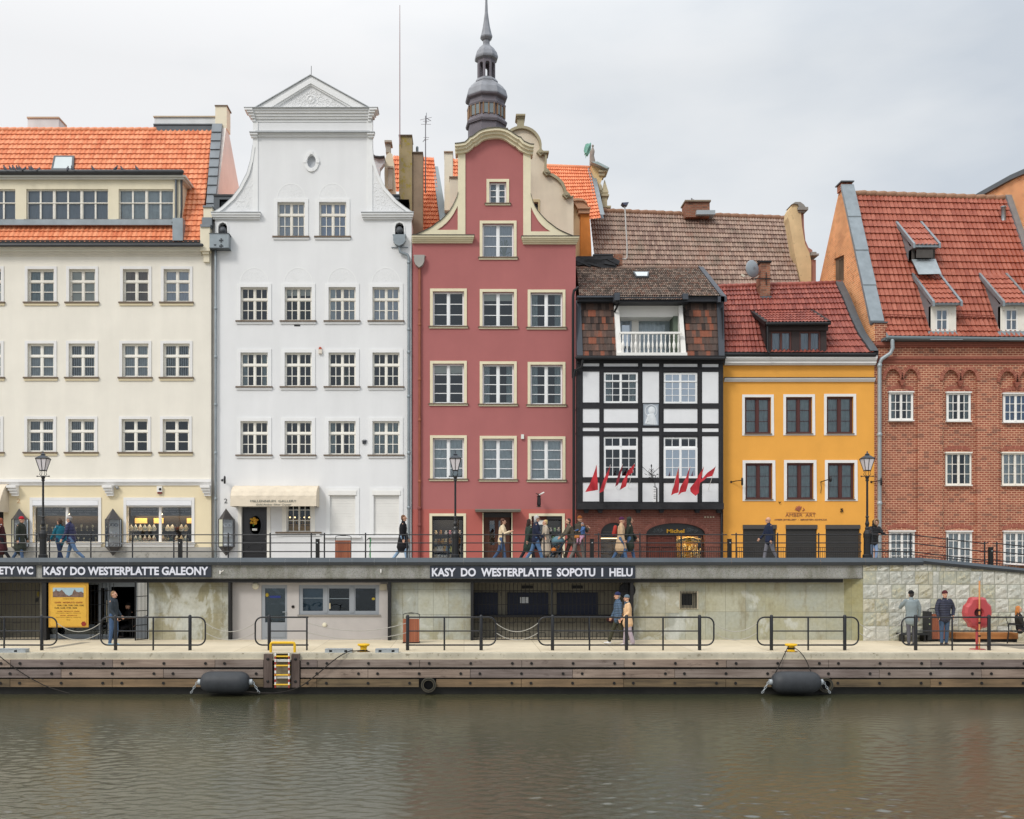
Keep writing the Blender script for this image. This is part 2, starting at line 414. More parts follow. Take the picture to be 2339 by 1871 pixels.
def window(h,Y,x0,x1,y0,y1,cols=(1,1),rows=(1,1),seps=('T',),fm=None,glass=None,sur=None,sill=None,cur=None,rev=.13,fr=.05,mu=.075,bar=.024,tr=.06,name='window'):
    """joinery mesh with pane, surround, sill and curtain as its own pieces; photo-pixel opening at distance Y"""
    fm = fm or OFFW;glass = glass or GLASS
    a,b,c,d = X(x0,Y),X(x1,Y),Z(y1,Y),Z(y0,Y)
    xs = [];ncas = len(cols);iw = (b-a-2*fr-mu*(ncas-1))/ncas;x = a+fr
    for k in cols:
        cw = (iw-bar*(k-1))/k
        for j in range(k): xs.append((x,x+cw));x += cw+bar
        x += mu-bar
    T = sum(tr if s == 'T' else bar for s in seps);ih = (d-c-2*fr-T)/sum(rows);z = d-fr;zs = []
    for i,r_ in enumerate(rows):
        zs.append((z-r_*ih,z));z -= r_*ih
        if i < len(seps): z -= tr if seps[i] == 'T' else bar
    mb = MB();yy = Y+rev
    mb.plate([(a,c),(b,c),(b,d),(a,d)],[[(p,r0),(q,r0),(q,r1),(p,r1)] for p,q in xs for r0,r1 in zs],yy,yy+.06)
    # meeting stile and transom stand a little proud, as on a real casement
    for i in range(1,ncas):
        xm = a+fr+i*iw+(i-.5)*mu;mb.box(xm-mu*.28,xm+mu*.28,yy-.018,yy,c+fr*.5,d-fr*.5)
    z = d-fr
    for i,r_ in enumerate(rows):
        z -= r_*ih
        if i < len(seps):
            t = tr if seps[i] == 'T' else bar
            if seps[i] == 'T': mb.box(a+.01,b-.01,yy-.03,yy,z-t*.8,z-t*.2)
            z -= t
    w = mb.build(name,fm,h)
    g = MB();g.quad((a+.01,yy+.035,c+.01),(b-.01,yy+.035,c+.01),(b-.01,yy+.035,d-.01),(a+.01,yy+.035,d-.01));g.build('pane',glass,w)
    if sur:
        sm,sw,pr = sur;k = sw*Y/F;s_ = MB()
        s_.plate([(a-k,c),(a-k,d+k),(b+k,d+k),(b+k,c),(b,c),(b,d),(a,d),(a,c)],[],Y-pr,Y)
        s_.build('surround',sm,w)
    if sill:
        sm,ex,hp = sill;k = ex*Y/F;hz = hp*Y/F
        s_ = MB();s_.box(a-k,b+k,Y-.10,Y+rev-.002,c-hz*.38,c);s_.box(a-k+.03,b+k-.03,Y-.055,Y+.02,c-hz,c-hz*.38-.001)
        s_.mi = [0]*6+[1]*6
        s_.build('sill',[SILLB,sm],w)
    if cur:
        for k_ in (cur if isinstance(cur,(list,tuple)) else [cur]): curtain(w,k_,yy+.08,a+.03,b-.03,c+.02,d-.02)
    return w
def hole(x0,x1,y0,y1,Y): return [(X(x0,Y),Z(y1,Y)),(X(x1,Y),Z(y1,Y)),(X(x1,Y),Z(y0,Y)),(X(x0,Y),Z(y0,Y))]
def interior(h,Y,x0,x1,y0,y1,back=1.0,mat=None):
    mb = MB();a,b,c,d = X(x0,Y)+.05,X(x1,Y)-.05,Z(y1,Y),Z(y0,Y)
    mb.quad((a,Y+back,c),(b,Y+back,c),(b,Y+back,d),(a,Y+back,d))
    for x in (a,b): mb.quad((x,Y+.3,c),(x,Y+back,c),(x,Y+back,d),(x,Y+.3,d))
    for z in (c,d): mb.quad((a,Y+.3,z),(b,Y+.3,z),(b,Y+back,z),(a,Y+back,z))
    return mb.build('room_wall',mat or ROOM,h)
def pipe(h,pts,r=.05,mat=None,name='downpipe',brackets=None):
    mb = MB();mb.tube(pts,r,10)
    for p in (brackets or []): mb.tube([(p[0],p[1],p[2]-.02),(p[0],p[1],p[2]+.02)],r*1.35,10)
    return mb.build(name,mat or ZINC,h,smooth=True)
def side_walls(h,x0,x1,Y,zt0,zt1,mat,depth=9,z0=2.72):
    mb = MB()
    mb.quad((x0,Y+.01,z0),(x0,Y+depth,z0),(x0,Y+depth,zt0),(x0,Y+.01,zt0))
    mb.quad((x1,Y+.01,z0),(x1,Y+depth,z0),(x1,Y+depth,zt1),(x1,Y+.01,zt1))
    mb.quad((x0,Y+depth,z0),(x1,Y+depth,z0),(x1,Y+depth,zt1),(x0,Y+depth,zt0))
    return mb.build('side_wall',mat,h)
GZ = 2.72          # promenade level
YF = 45.0          # distance of the house fronts
def on_wall_text(parent,s,x0,x1,y0,y1,Y,mat,bold=.0,shear=0,d=.012,name='lettering'):
    return text_mesh(s,X(x0,Y),X(x1,Y),Z(y1,Y),Z(y0,Y),Y-d/2-.003,d,bold,shear).build(name,mat,parent)
def bracket_lamp(h,px,py,Y,flip=1,out=.45):
    """small wrought arm sticking out of a wall, carrying an upright lamp tube"""
    mb = MB();p = P(px,py,Y)
    mb.tube([p,p+V((.12*flip,-out*.5,.03)),p+V((.30*flip,-out,.05))],.018,6)
    mb.lathe([(.05,-.01),(.05,.01)],(p.x,Y-.01,p.z),8,axis='y')
    a = mb.build('lamp_arm',IRON,h);q = p+V((.30*flip,-out,0))
    l = MB();l.lathe([(.02,-.18),(.045,-.15),(.045,.12),(.015,.17)],tuple(q),8);l.build('lamp_tube',IRON,a,smooth=True)

XLW = -400
# ================================================================ 1 cream house on the left
h = thing('townhouse','cream plastered house at the left edge with bright orange pantile roof and long attic dormer','house',(X(240,YF),YF,GZ));cream = h
CREAM = M('#ebe5d8',.85,var=.035,vs=.8,bump=.15,bs=60,streak=.06);CREAM2 = M('#e9dab8',.85,var=.035,vs=.8,bump=.15,streak=.04)
WTRIM = M('#e6e4e1',.7,var=.03,vs=2,streak=.05)
rows1 = [(615,690),(785,861.6),(957.6,1032.7)]
colx = [[(-57,3),(63.4,123.8),(158,218),(281,340),(374,433.6)],[(-57,2.5),(63.4,123.4),(157.3,217.5),(279.2,339.5),(373,433.5)],[(-58,1.5),(62.6,122.5),(156.4,216.5),(278.3,338),(372,432)]]
colx = [[(-373,-312.6),(-278,-218),(-155,-94.6)]+c for c in colx]
curs1 = [['netlow','net2','blind','brown','grey'],['strips','strips2','strips','strips2','strips'],['strips','strips','strips',None,None]]
curs1 = [['net','strips','strips2']+c for c in curs1]
holes = [hole(a,b,r0,r1,YF) for (r0,r1),cx in zip(rows1,colx) for a,b in cx]
shops = [(75,225),(289,438)]
mb = MB();mb.plate([(X(XLW,YF),Z(1109,YF)),(X(482,YF),Z(1109,YF)),(X(482,YF),Z(570,YF)),(X(XLW,YF),Z(570,YF))],holes,YF,YF+.28)
mb.build('wall',CREAM,h)
mb = MB();mb.plate([(X(XLW,YF),GZ),(X(482,YF),GZ),(X(482,YF),Z(1109,YF)),(X(XLW,YF),Z(1109,YF))],[hole(a,b,1143,1239,YF) for a,b in shops]+[[(X(-62,YF),GZ+.02),(X(8,YF),GZ+.02),(X(8,YF),Z(1155,YF)),(X(-62,YF),Z(1155,YF))]],YF,YF+.28)
mb.build('ground_floor_wall',CREAM2,h)
mb = MB();mb.fb(10,484,1250,1292,YF,-.06,.02);mb.build('plinth',M('#a5a29b',.9,var=.1,bump=.3,dirt='#7d7a72',dirt_at=.55),h)
interior(h,YF,XLW,482,575,1106)
for (r0,r1),cx,cu in zip(rows1,colx,curs1):
    for i,(a,b) in enumerate(cx):
        window(h,YF,a,b,r0,r1,(1,1),(1,1,1),('T','B'),PEEL if r0 < 650 else OFFW,GLASS if cu[i] != 'grey' else GLASS_B,(WTRIM,6.3,.035),(CREAM2,9.5,8),cu[i],fr=.085,mu=.14,tr=.14,bar=.035)
# shop fronts
FILM = M('#77797d',.6,var=.06);YELLOWG = M('#c9a04a',.4,metal=.5,var=.3,vs=20)
for si,(a,b) in enumerate(shops):
    w = window(h,YF,a,b,1157,1239,(1,1),(1,),(),WTRIM,GLASS_SHOP,None,None,None,rev=.16,fr=.03,mu=.12,name='shop_window')
    s_ = MB();s_.plate([(X(a-6.5,YF),Z(1239,YF)),(X(a-6.5,YF),Z(1136.5,YF)),(X(b+6.5,YF),Z(1136.5,YF)),(X(b+6.5,YF),Z(1239,YF)),(X(b,YF),Z(1239,YF)),(X(b,YF),Z(1143,YF)),(X(a,YF),Z(1143,YF)),(X(a,YF),Z(1239,YF))],[],YF-.04,YF);s_.build('surround',WTRIM,w)
    s_ = MB();s_.fb(a-11,b+10,1239.5,1243,YF,-.14,.1);s_.fb(a-8,b+7,1243.2,1249,YF,-.08,.02);s_.build('sill',WTRIM,w)
    s_ = MB();s_.fb(a+.5,b-.5,1143.3,1154.5,YF,-.05,.15);s_.fb(a+.5,b-.5,1154.7,1157,YF,.02,.15);s_.build('shutter_box',M('#e6e6e8',.4,var=.03),w)
    s_ = MB();m_ = (a+b)/2;s_.fb(a+6,m_-4,1158.5,1178,YF,.235,.24);s_.fb(m_+4,b-3,1158.5,1178,YF,.235,.24);fl = s_.build('window_film',FILM,w)
    tm = M('#c9c9cc',.6)
    for c0,c1 in ((a+6,m_-4),(m_+4,b-3)):
        cc = (c0+c1)/2
        for t,hw,ya,yb in (('MILLENNIUM GALLERY',26,1160.5,1164),('Gold  Amber  Crystal  Silver',30,1166.5,1170),('Hand Made',12,1172,1175.5)):
            text_mesh(t,X(cc-hw,YF),X(cc+hw,YF),Z(yb,YF),Z(ya,YF),YF+.222,.006).build('lettering',tm,w)
    s_ = MB();s_.box(X(a,YF)+.02,X(b,YF)-.02,YF+.9,YF+.95,Z(1239,YF),Z(1157,YF));s_.box(X(a,YF)+.02,X(b,YF)-.02,YF+.3,YF+.9,Z(1239,YF),Z(1237.5,YF))
    for k in range(3): s_.box(X(a,YF)+.05,X(b,YF)-.05,YF+.5+.1*k,YF+.8,Z(1224-14*k,YF),Z(1223-14*k,YF))
    s_.build('display_shelf',M('#2b2521',.7,var=.2),w)
LGT = NT('hidden_shop_light');LGT.b.inputs['Emission Color'].default_value = (1,.78,.5,1);LGT.b.inputs['Emission Strength'].default_value = 9.0;LGT.col((1,.8,.6,1));LGT = LGT.m
def hidden_shop_light(h,x0,x1,py,Y,dy=.45,w=.08):  # glowing strip added out of sight to brighten the goods
    mb = MB();z = Z(py,Y);mb.box(X(x0,Y),X(x1,Y),Y+dy,Y+dy+w,z,z+.03);return mb.build('hidden_shop_light',LGT,h)
hidden_shop_light(h,82,218,1174,YF,.5,.3);hidden_shop_light(h,296,431,1174,YF,.5,.5)
# white band with brackets, cornice under the eaves
mb = MB();cornice(mb,XLW,483,1095,1109,YF,(.10,.13,.08,.05));mb.build('string_course',WTRIM,h)
for bx in (22,239,461):
    mb = MB()
    for k in range(4): mb.fb(bx+k*2.3,bx+22,1109.3+k*6,1115.3+k*6,YF,-.36+.07*k,0)
    mb.build('bracket',WTRIM,h)
mb = MB();cornice(mb,XLW,461,566,585,YF,(.34,.30,.22,.12,.06));mb.build('eaves_cornice',M('#dcd6c8',.75,var=.04,streak=.06),h)
mb = MB();yg = YF-.42
mb.tube([(X(XLW,yg),yg,Z(560,yg)),(X(461,yg),yg,Z(560,yg))],.075,10);mb.build('gutter',GUT,h,smooth=True)
mb = MB();mb.fb(XLW,461,553.5,566,YF,-.33,.1);mb.build('fascia',GUTB,h)
# corner pier
PK = M('#e6dcc4',.85,var=.04,bump=.1)
mb = MB();mb.fb(461,483,524,577.5,YF,-.30,.3);mb.fb(465,480,577.7,583,YF,-.22,.0);mb.fb(466.5,480,583.2,600,YF,-.13,.0);mb.fb(466,486,476,499,YF,-.1,.5);mb.build('corner_pier',PK,h)
mb = MB();mb.fb(462,484.5,518,524,YF,-.36,.3);mb.fb(464,486,500,518,YF,-.2,.6);mb.fb(465,487,472,476,YF,-.16,.5);mb.build('pier_flashing',LEAD,h)
# main roof
ORANGE = tile_mat('orange_pantiles',['#d27953','#dd875e','#e59269','#eb9d74','#da8159'],.6,var=.35)
zr,Yr = Z(297,48.0),48.0;ze = Z(554,YF-.25)
Lx = X(XLW-12,YF)
def cream_slope(z): t = (z-ze)/(zr-ze);return YF-.25+t*(Yr-YF+.25)
roof('roof',[(Lx,YF-.25,ze),(Lx,Yr,zr)],[(X(461,YF),YF-.25,ze),(X(487,Yr),Yr,zr)],78,22,ORANGE,h,au=.045,av=.05)
mb = MB()
n = 40
for i in range(n):
    xa = Lx+(X(352,Yr)-Lx)*i/n;xb = Lx+(X(352,Yr)-Lx)*(i+1)/n
    mb.tube([(xa,Yr,zr+.0),(xb+.04,Yr,zr+.02)],[.10,.12],8)
mb.build('ridge_tiles',ORANGE,h,smooth=True)
mb = MB();mb.quad((Lx,Yr,zr),(X(487,Yr),Yr,zr),(X(487,Yr),Yr+4.5,ze),(Lx,Yr+4.5,ze));mb.build('rear_roof',ORANGE,h)
# fire wall with metal capping on the right of the roof
PINK = M('#e4dad2',.85,var=.05,bump=.1,dirt='#a58c7e',dirt_at=.68)
ya0,ya1,ya2 = YF+.3,Yr+.15,Yr+3.2
prof = [(ya0,Z(520,YF)),(ya0+.15,Z(505,YF)),(Yr-.15,zr+.12),(Yr+.25,zr+.12),(ya2,Z(445,50)),(ya2+.3,Z(600,50)),(ya0,Z(600,YF))]
xw0,xw1 = -11.42,-11.08
mb = MB();mb.plate(prof,[],xw1,xw0,'x',back=True);fw = mb.build('fire_wall',PINK,h)
mb = MB()
n = 11
for i in range(n):                                      # lapped metal sheets up the slope
    t0,t1 = i/n,(i+1)/n+.004
    a = V((0,ya0+.15,Z(505,YF))).lerp(V((0,Yr-.15,zr+.12)),t0);b = V((0,ya0+.15,Z(505,YF))).lerp(V((0,Yr-.15,zr+.12)),t1)
    u = V((0,-.10,.05));h0,h1 = .17,.12
    xa,xb = -11.44-.27*t0,-11.05-.20*t0;xc,xd = -11.44-.27*t1,-11.05-.20*t1
    mb.add([(xa,a.y-h0,a.z+h0*.4),(xb,a.y-h0,a.z+h0*.4),(xd,b.y-h1,b.z+h1*.4),(xc,b.y-h1,b.z+h1*.4),(xa,a.y+.2,a.z),(xb,a.y+.2,a.z),(xd,b.y+.2,b.z),(xc,b.y+.2,b.z)],[(0,1,2,3),(0,1,5,4),(1,2,6,5),(0,3,7,4)])
mb.build('capping',LEAD,fw)
mb = MB();mb.box(X(494,Yr),-11.05,Yr-.2,Yr+.55,zr,Z(247,Yr));mb.build('raised_end',PK,fw)
mb = MB();mb.box(X(493,Yr),-11.0,Yr-.25,Yr+.6,Z(247,Yr),Z(245,Yr));mb.build('cap',SILLB,fw)
mb = MB();mb.box(X(352,Yr),X(494,Yr),Yr+.05,Yr+.4,zr-.2,Z(267,Yr));pw = mb.build('parapet',M('#dedfdf',.8,var=.04,streak=.1),h)
mb = MB();mb.box(X(350,Yr),X(494,Yr),Yr-.02,Yr+.5,Z(267.2,Yr),Z(264.8,Yr));mb.build('coping',M('#c9b9a2',.8,var=.1),pw)
mb = MB();mb.box(X(351.5,Yr),X(488,Yr),Yr-.06,Yr+.02,Z(300,Yr),Z(284.5,Yr));mb.box(X(351.5,Yr),X(488,Yr),Yr-.10,Yr+.02,Z(287,Yr),Z(284.5,Yr));mb.build('flashing',ZINC_D,pw)
# chimney behind the ridge, seen from its right
mb = MB();yc = Yr+1.2;mb.box(X(63,yc),X(134,yc),yc,yc+.9,zr-1,Z(271,yc));ch = mb.build('chimney',M('#d9d9d8',.85,var=.06,streak=.15),h)
mb = MB();mb.box(X(62,yc),X(135.5,yc),yc-.05,yc+.95,Z(271,yc),Z(267.5,yc));mb.build('chimney_cap',M('#c0a58d',.8,var=.1),ch)
# skylight
def skylight(h,x0,x1,y0,y1,Y0,slope_fn,skew=6):
    pts = []
    for px,py in ((x0,y1),(x1,y1),(x1+2,y0),(x0+skew,y0)):
        Yv = Y0
        for _ in range(8): Yv = slope_fn(Z(py,Yv))
        q = P(px,py,Yv);pts.append(q)
    nrm = (pts[1]-pts[0]).cross(pts[3]-pts[0]).normalized();nrm = nrm if nrm.y < 0 else -nrm
    c = sum(pts,V())/4
    mb = MB();o = [c+(p-c)*1.08+nrm*.14 for p in pts];o2 = [p-nrm*.15 for p in [c+(q-c)*1.08 for q in pts]];i_ = [c+(p-c)*.88+nrm*.14 for p in pts]
    mb.add(o+i_,[(k,(k+1) % 4,4+(k+1) % 4,4+k) for k in range(4)]);mb.add(o+o2,[(k,(k+1) % 4,4+(k+1) % 4,4+k) for k in range(4)])
    f = mb.build('skylight',ZINC_D,h)
    mb = MB();mb.add([p+nrm*.135 for p in i_] if False else [p-nrm*.005 for p in i_],[(0,1,2,3)]);mb.build('pane',M('#c3cccd',.15,var=.04,spec=.8),f)
skylight(h,121,168,362,391.5,46.6,cream_slope)
# long dormer
YD = YF+.04
DC = M('#e6dcc2',.85,var=.04,streak=.07)
wins = [(-340,-165,3),(-140,35,3),(60,247,3),(271,396,2)]
mb = MB();mb.plate([(X(XLW,YD),Z(505,YD)),(X(412,YD),Z(505,YD)),(X(412,YD),Z(406,YD)),(X(XLW,YD),Z(406,YD))],[hole(a,b,432,502,YD) for a,b,k in wins],YD,YD+.25)
x_ = X(412,YD)
mb.add([(x_,YD,Z(540,YD)),(x_,YD,Z(404,YD)),(x_,cream_slope(Z(404,YD))+.4,Z(404,YD)),(x_,YF+.1,Z(545,YD))],[(0,1,2,3)])
dm = mb.build('dormer',DC,h)
mb = MB();mb.quad((X(XLW,YD),YD+.8,Z(505,YD)),(X(412,YD)-.02,YD+.8,Z(505,YD)),(X(412,YD)-.02,YD+.8,Z(410,YD)),(X(XLW,YD),YD+.8,Z(410,YD)));mb.build('room_wall',ROOM2,dm)
mb = MB();mb.box(X(XLW,YD),x_+.28,YD-.22,YD+1.4,Z(408,YD),Z(404,YD));mb.box(X(XLW,YD),x_+.20,YD-.14,YD+1.3,Z(412,YD),Z(408.2,YD));mb.build('dormer_cornice',M('#cfcdc4',.7,var=.04),dm)
mb = MB();mb.tube([(X(XLW,YD),YD-.28,Z(398,YD)),(X(419,YD),YD-.28,Z(398,YD))],.10,10);mb.box(X(XLW,YD),X(419,YD),YD-.3,YD+1.2,Z(402.5,YD),Z(399,YD));mb.build('dormer_gutter',GUT,dm,smooth=True)
mb = MB();mb.box(X(XLW,YD),X(412,YD),YD-.14,YD-.005,Z(516,YD),Z(503.5,YD));mb.box(X(400,YD),x_+.22,YD-.42,YD-.005,Z(556,YD),Z(505,YD));mb.build('flashing',ZINC,dm)
mb = MB();mb.tube([(x_+.05,YD-.02,Z(408,YD)),(x_+.05,YD+.02,Z(470,YD)),(x_-.05+.0,YF+.05,Z(552,YD))],.05,6);mb.build('cheek_flashing',GUT,dm)
pipe(dm,[P(402,411,YD-.08),P(402,490,YD-.08),P(401,505,YD-.12),P(395,508,YD-.16)],.055,ZINC_D)
for a,b,k in wins:
    w = window(dm,YD,a,b,432,502,(2,)*k,(1,1.35),('T',),PEEL,GLASS,None,(CREAM,3,3),None,rev=.1,mu=.13,bar=.075)
    curtain(w,'grey' if k == 3 else 'net',YD+.22,X(a,YD)+.05,X(b,YD)-.05,Z(501,YD),Z(433,YD))
# pieces on the wall
def small_box(h,name,x0,x1,y0,y1,Y,d,mat,lab=None):
    mb = MB();mb.fb(x0,x1,y0,y1,Y,-d,0);o = mb.build(name,mat,h);return o
a_ = small_box(h,'alarm_box',360,371.5,1111,1124,YF,.12,WHITE);small_box(a_,'alarm_light',361,370.5,1124.3,1128,YF,.1,M('#7e2a26',.3))
mb = MB();mb.ell(P(365.7,1117.5,YF-.12),.06,.04,.06,10,6);mb.build('sounder',DARK,a_)
mb = MB();mb.ell(P(268,1114.5,YF-.13),.075,.075,.075,12,8);mb.fb(264,271,1111,1114,YF,-.12,0);mb.build('camera_dome',M('#8f8f8d',.3,var=.1),h,smooth=True)
on_wall_text(h,'2',38.5,46.5,1139,1149.5,YF,M('#cfae86',.7))
# downpipe in the gap between cream and white
mb = MB();mb.fb(482,491,505,1290,YF,.12,.2);mb.build('gap_infill',M('#a9a6a1',.9,var=.1,streak=.2),h)
aw = MB()
for k in range(10):
    t0,t1 = k/10,(k+1)/10
    def cpt(t): return (YF-.02-.95*t**.8,Z(1106,YF)-.95*t**1.7)
    p,q = cpt(t0),cpt(t1)
    aw.quad((X(-60,YF),p[0],p[1]),(X(21,YF),p[0],p[1]),(X(21,YF),q[0],q[1]),(X(-60,YF),q[0],q[1]))
aw.quad((X(-60,YF),YF-.97,Z(1106,YF)-.95),(X(21,YF),YF-.97,Z(1106,YF)-.95),(X(21,YF),YF-.97,Z(1106,YF)-1.25),(X(-60,YF),YF-.97,Z(1106,YF)-1.25))
aw.add([(X(21,YF),YF-.02-.95*(k/10)**.8,Z(1106,YF)-.95*(k/10)**1.7) for k in range(11)]+[(X(21,YF),YF-.97,Z(1106,YF)-1.25),(X(21,YF),YF,Z(1106,YF)-1.25)],[tuple(range(13))])
AWN = M('#ddd0bb',.9,var=.06,vs=3,bump=.2,bs=12,streak=.08)
o = aw.build('awning',AWN,h)
mb = MB();mb.box(X(-62,YF),X(8,YF),YF+.2,YF+.26,GZ,Z(1155,YF));mb.build('door',DARK,h)
side_walls(h,X(XLW,YF),X(481.5,YF),YF,ze,ze,CREAM)

# ================================================================ 2 white house
h = thing('townhouse','white plastered house with scrolled gable, triangular pediment and oval opening','house',(X(715,YF),YF,GZ));white = h
WW = M('#e4e4e4',.85,var=.03,vs=.6,bump=.12,bs=50,streak=.05);WT = M('#e8e8e7',.8,var=.025,vs=2,streak=.03)
Lc = [(486,487),(505.7,475),(530.7,452),(547,430),(564,397),(572.5,367),(577.5,333)]
Rc = [(851,336),(853.5,364),(864.6,398),(881,431),(906,459),(925,474),(944,487)]
colw = [(549.6,612),(650.4,712),(750.6,812.4),(850.8,912.6)]
roww = [(656,732.5),(805.5,882.8),(962,1038.7)]
gf = {'door': (552,610,1158,1291),'win': (654.8,709.7,1150,1215),'s1': (753.5,811.5,1122,1222),'s2': (853.5,911.5,1122,1222)}
holes = [hole(a,b,c,d,YF) for c,d in roww for a,b in colw]+[hole(633.7,696.3,461.8,540,YF),hole(728.9,791,461.8,540,YF)]
holes += [hole(*gf[k],YF) for k in ('win','s1','s2')]
oc = P(711.6,369.4,YF)
holes.append([(oc.x+.19*math.cos(t*math.pi/12),oc.z+.29*math.sin(t*math.pi/12)) for t in range(24)])
for nx in (509,912.5):                                  # little arched niches at the shoulders
    holes.append(xz([(nx-10,539),(nx+10,539),(nx+10,518),(nx+7,511.5),(nx,508.5),(nx-7,511.5),(nx-10,518)],YF))
dr = gf['door']
out = xz([(491,1291.9),(dr[0],1291.9),(dr[0],dr[2]),(dr[1],dr[2]),(dr[1],1291.9),(940,1291.9),(940,495),(944,487)]+Rc[::-1][1:]+[(851,255),(578,255)]+Lc[::-1]+[(491,495)],YF)
mb = MB();mb.plate(out,holes,YF,YF+.3,back=False);mb.build('wall',WW,h)
interior(h,YF,495,936,450,1290)
mb = MB();mb.box(oc.x-.3,oc.x+.3,YF+.15,YF+.2,oc.z-.4,oc.z+.4);mb.build('niche_back',M('#b9bcc0',.9),h)
# oval surround
mb = MB();A = [(oc.x+.33*math.cos(t*math.pi/16),oc.z+.45*math.sin(t*math.pi/16)) for t in range(33)];B = [(oc.x+.19*math.cos(t*math.pi/16),oc.z+.29*math.sin(t*math.pi/16)) for t in range(33)]
mb.strip(A,B,YF-.05,YF+.02)
for a,b in ((0,1),(0,-1),(1,0),(-1,0)): mb.box(oc.x+a*.28-.07,oc.x+a*.28+.07,YF-.07,YF-.05,oc.z+b*.38-.07,oc.z+b*.38+.07)
mb.build('oval_surround',WT,h)
# ledges, entablature, pediment
mb = MB()
for a,b in ((484.5,597),(826,945)):
    mb.fb(a,b,489.5,493.5,YF,-.22,.05);mb.fb(a+1.5,b-1.5,493.8,498,YF,-.17,.05);mb.fb(a+3,b-3,498.2,502,YF,-.09,.05)
mb.build('shoulder_ledge',WT,h)
mb = MB()
for a,b in ((484,597.5),(825.5,945.5)): mb.fb(a,b,487.5,489.4,YF,-.25,.05)
mb.fb(585,845,301.5,303.4,YF,-.16,.02);mb.fb(571.5,857,305,306.5,YF,-.24,.02)
mb.build('ledge_flashing',LEADL,h)
mb = MB();mb.fb(585,845,303.6,308,YF,-.13,.02);mb.fb(587,843,308.2,313.5,YF,-.07,.02)
for a,b in ((572.5,590),(839.5,856)): mb.fb(a,b,306.7,311,YF,-.2,.02);mb.fb(a+2,b-2,311.2,316,YF,-.13,.02)
mb.build('string_course',WT,h)
mb = MB()
for a,b in ((578,589.5),(838,851)): mb.fb(a,b,279,486,YF,-.04,.0)
mb.build('pilaster',WT,h)
mb = MB();pr = [(253.5,258,.34,0),(258.2,262.5,.29,5),(262.7,268,.22,8),(268.2,273,.16,12),(273.2,279,.09,15)]
for a,b,p,k in pr: mb.fb(578,847,a,b,YF,-p+.06,.3);
for a,b,p,k in pr:
    mb.fb(562+k,580+k*.3,a,b,YF,-p,.3);mb.fb(845-k*.3,863-k,a,b,YF,-p,.3)
mb.build('entablature',WT,h)
mb = MB();mb.fb(560.8,865,252.2,253.3,YF,-.36,.4);mb.build('entablature_flashing',LEADL,h)
mb = MB();A0,B0,C0 = (585,251.8),(711,178),(845,251.8)
mb.plate(xz([A0,C0,B0],YF),[xz([(630,250),(800,250),(711,199)],YF)],YF-.20,YF+.3,back=True)
mb.plate(xz([(600,251.5),(830,251.5),(711,186)],YF),[xz([(622,250.5),(808,250.5),(711,196)],YF)],YF-.25,YF-.2)
pd = mb.build('pediment',WT,h)
mb = MB();mb.plate(xz([(628,251),(802,251),(711,197)],YF),[],YF-.12,YF-.1);mb.build('pediment_field',WW,pd)
mb = MB()
for a,b in ((A0,B0),(B0,C0)):
    p,q = P(a[0],a[1]-.5,YF),P(b[0],b[1]-.5,YF)
    mb.strip([(p.x,p.z+.03),(q.x,q.z+.03)],[(p.x,p.z-.0),(q.x,q.z-.0)],YF-.27,YF+.35)
mb.build('pediment_flashing',LEADL,pd)
mb = MB();mb.tube([P(711,178,YF),P(711,151,YF)],.012,5);mb.tube([P(711,178,YF),P(711,174,YF)],.03,6);mb.build('lightning_rod',DARK,h)
# stucco ornament: scrolls of raised plaster, drawn as curling tendrils
def spiral(mb,c,r0,turns,rot,flip,y,w=.03):
    pts = []
    n = int(12*turns)
    for i in range(n+1):
        t = i/n;r_ = r0*(1-t*.88);a = rot+flip*t*turns*2*math.pi
        pts.append((c[0]+r_*math.cos(a),y,c[1]+r_*math.sin(a)))
    mb.tube(pts,[w*(1-.5*i/n) for i in range(n+1)],5)
def tendrils(mb,inside,boxr,n,y,r0=.16,w=.028,seed=1):
    rg = random.Random(seed);k = 0;tries = 0;got = []
    while k < n and tries < n*60:
        tries += 1;x = rg.uniform(boxr[0],boxr[1]);z = rg.uniform(boxr[2],boxr[3]);r_ = r0*rg.uniform(.5,1.1)
        if not all(inside(x+r_*1.1*math.cos(a),z+r_*1.1*math.sin(a)) for a in (0,1,2,3,4,5,6)): continue
        if any((x-a)**2+(z-b)**2 < (.62*(r_+c))**2 for a,b,c in got): continue
        got.append((x,z,r_));k += 1
        spiral(mb,(x,z),r_,rg.uniform(.9,1.4),rg.uniform(0,6.3),rg.choice((1,-1)),y,w*(r_/r0)**.5)
        for q in range(3):
            a = rg.uniform(0,6.3);l = r_*.9
            mb.ell((x+l*math.cos(a),y,z+l*math.sin(a)),w*1.6,w*.8,w*1.0,6,4)
def in_poly(poly):
    def f(x,z):
        c = False;j = len(poly)-1
        for i in range(len(poly)):
            (a,b),(p,q) = poly[i],poly[j]
            if (b > z) != (q > z) and x < (p-a)*(z-b)/(q-b)+a: c = not c
            j = i
        return c
    return f
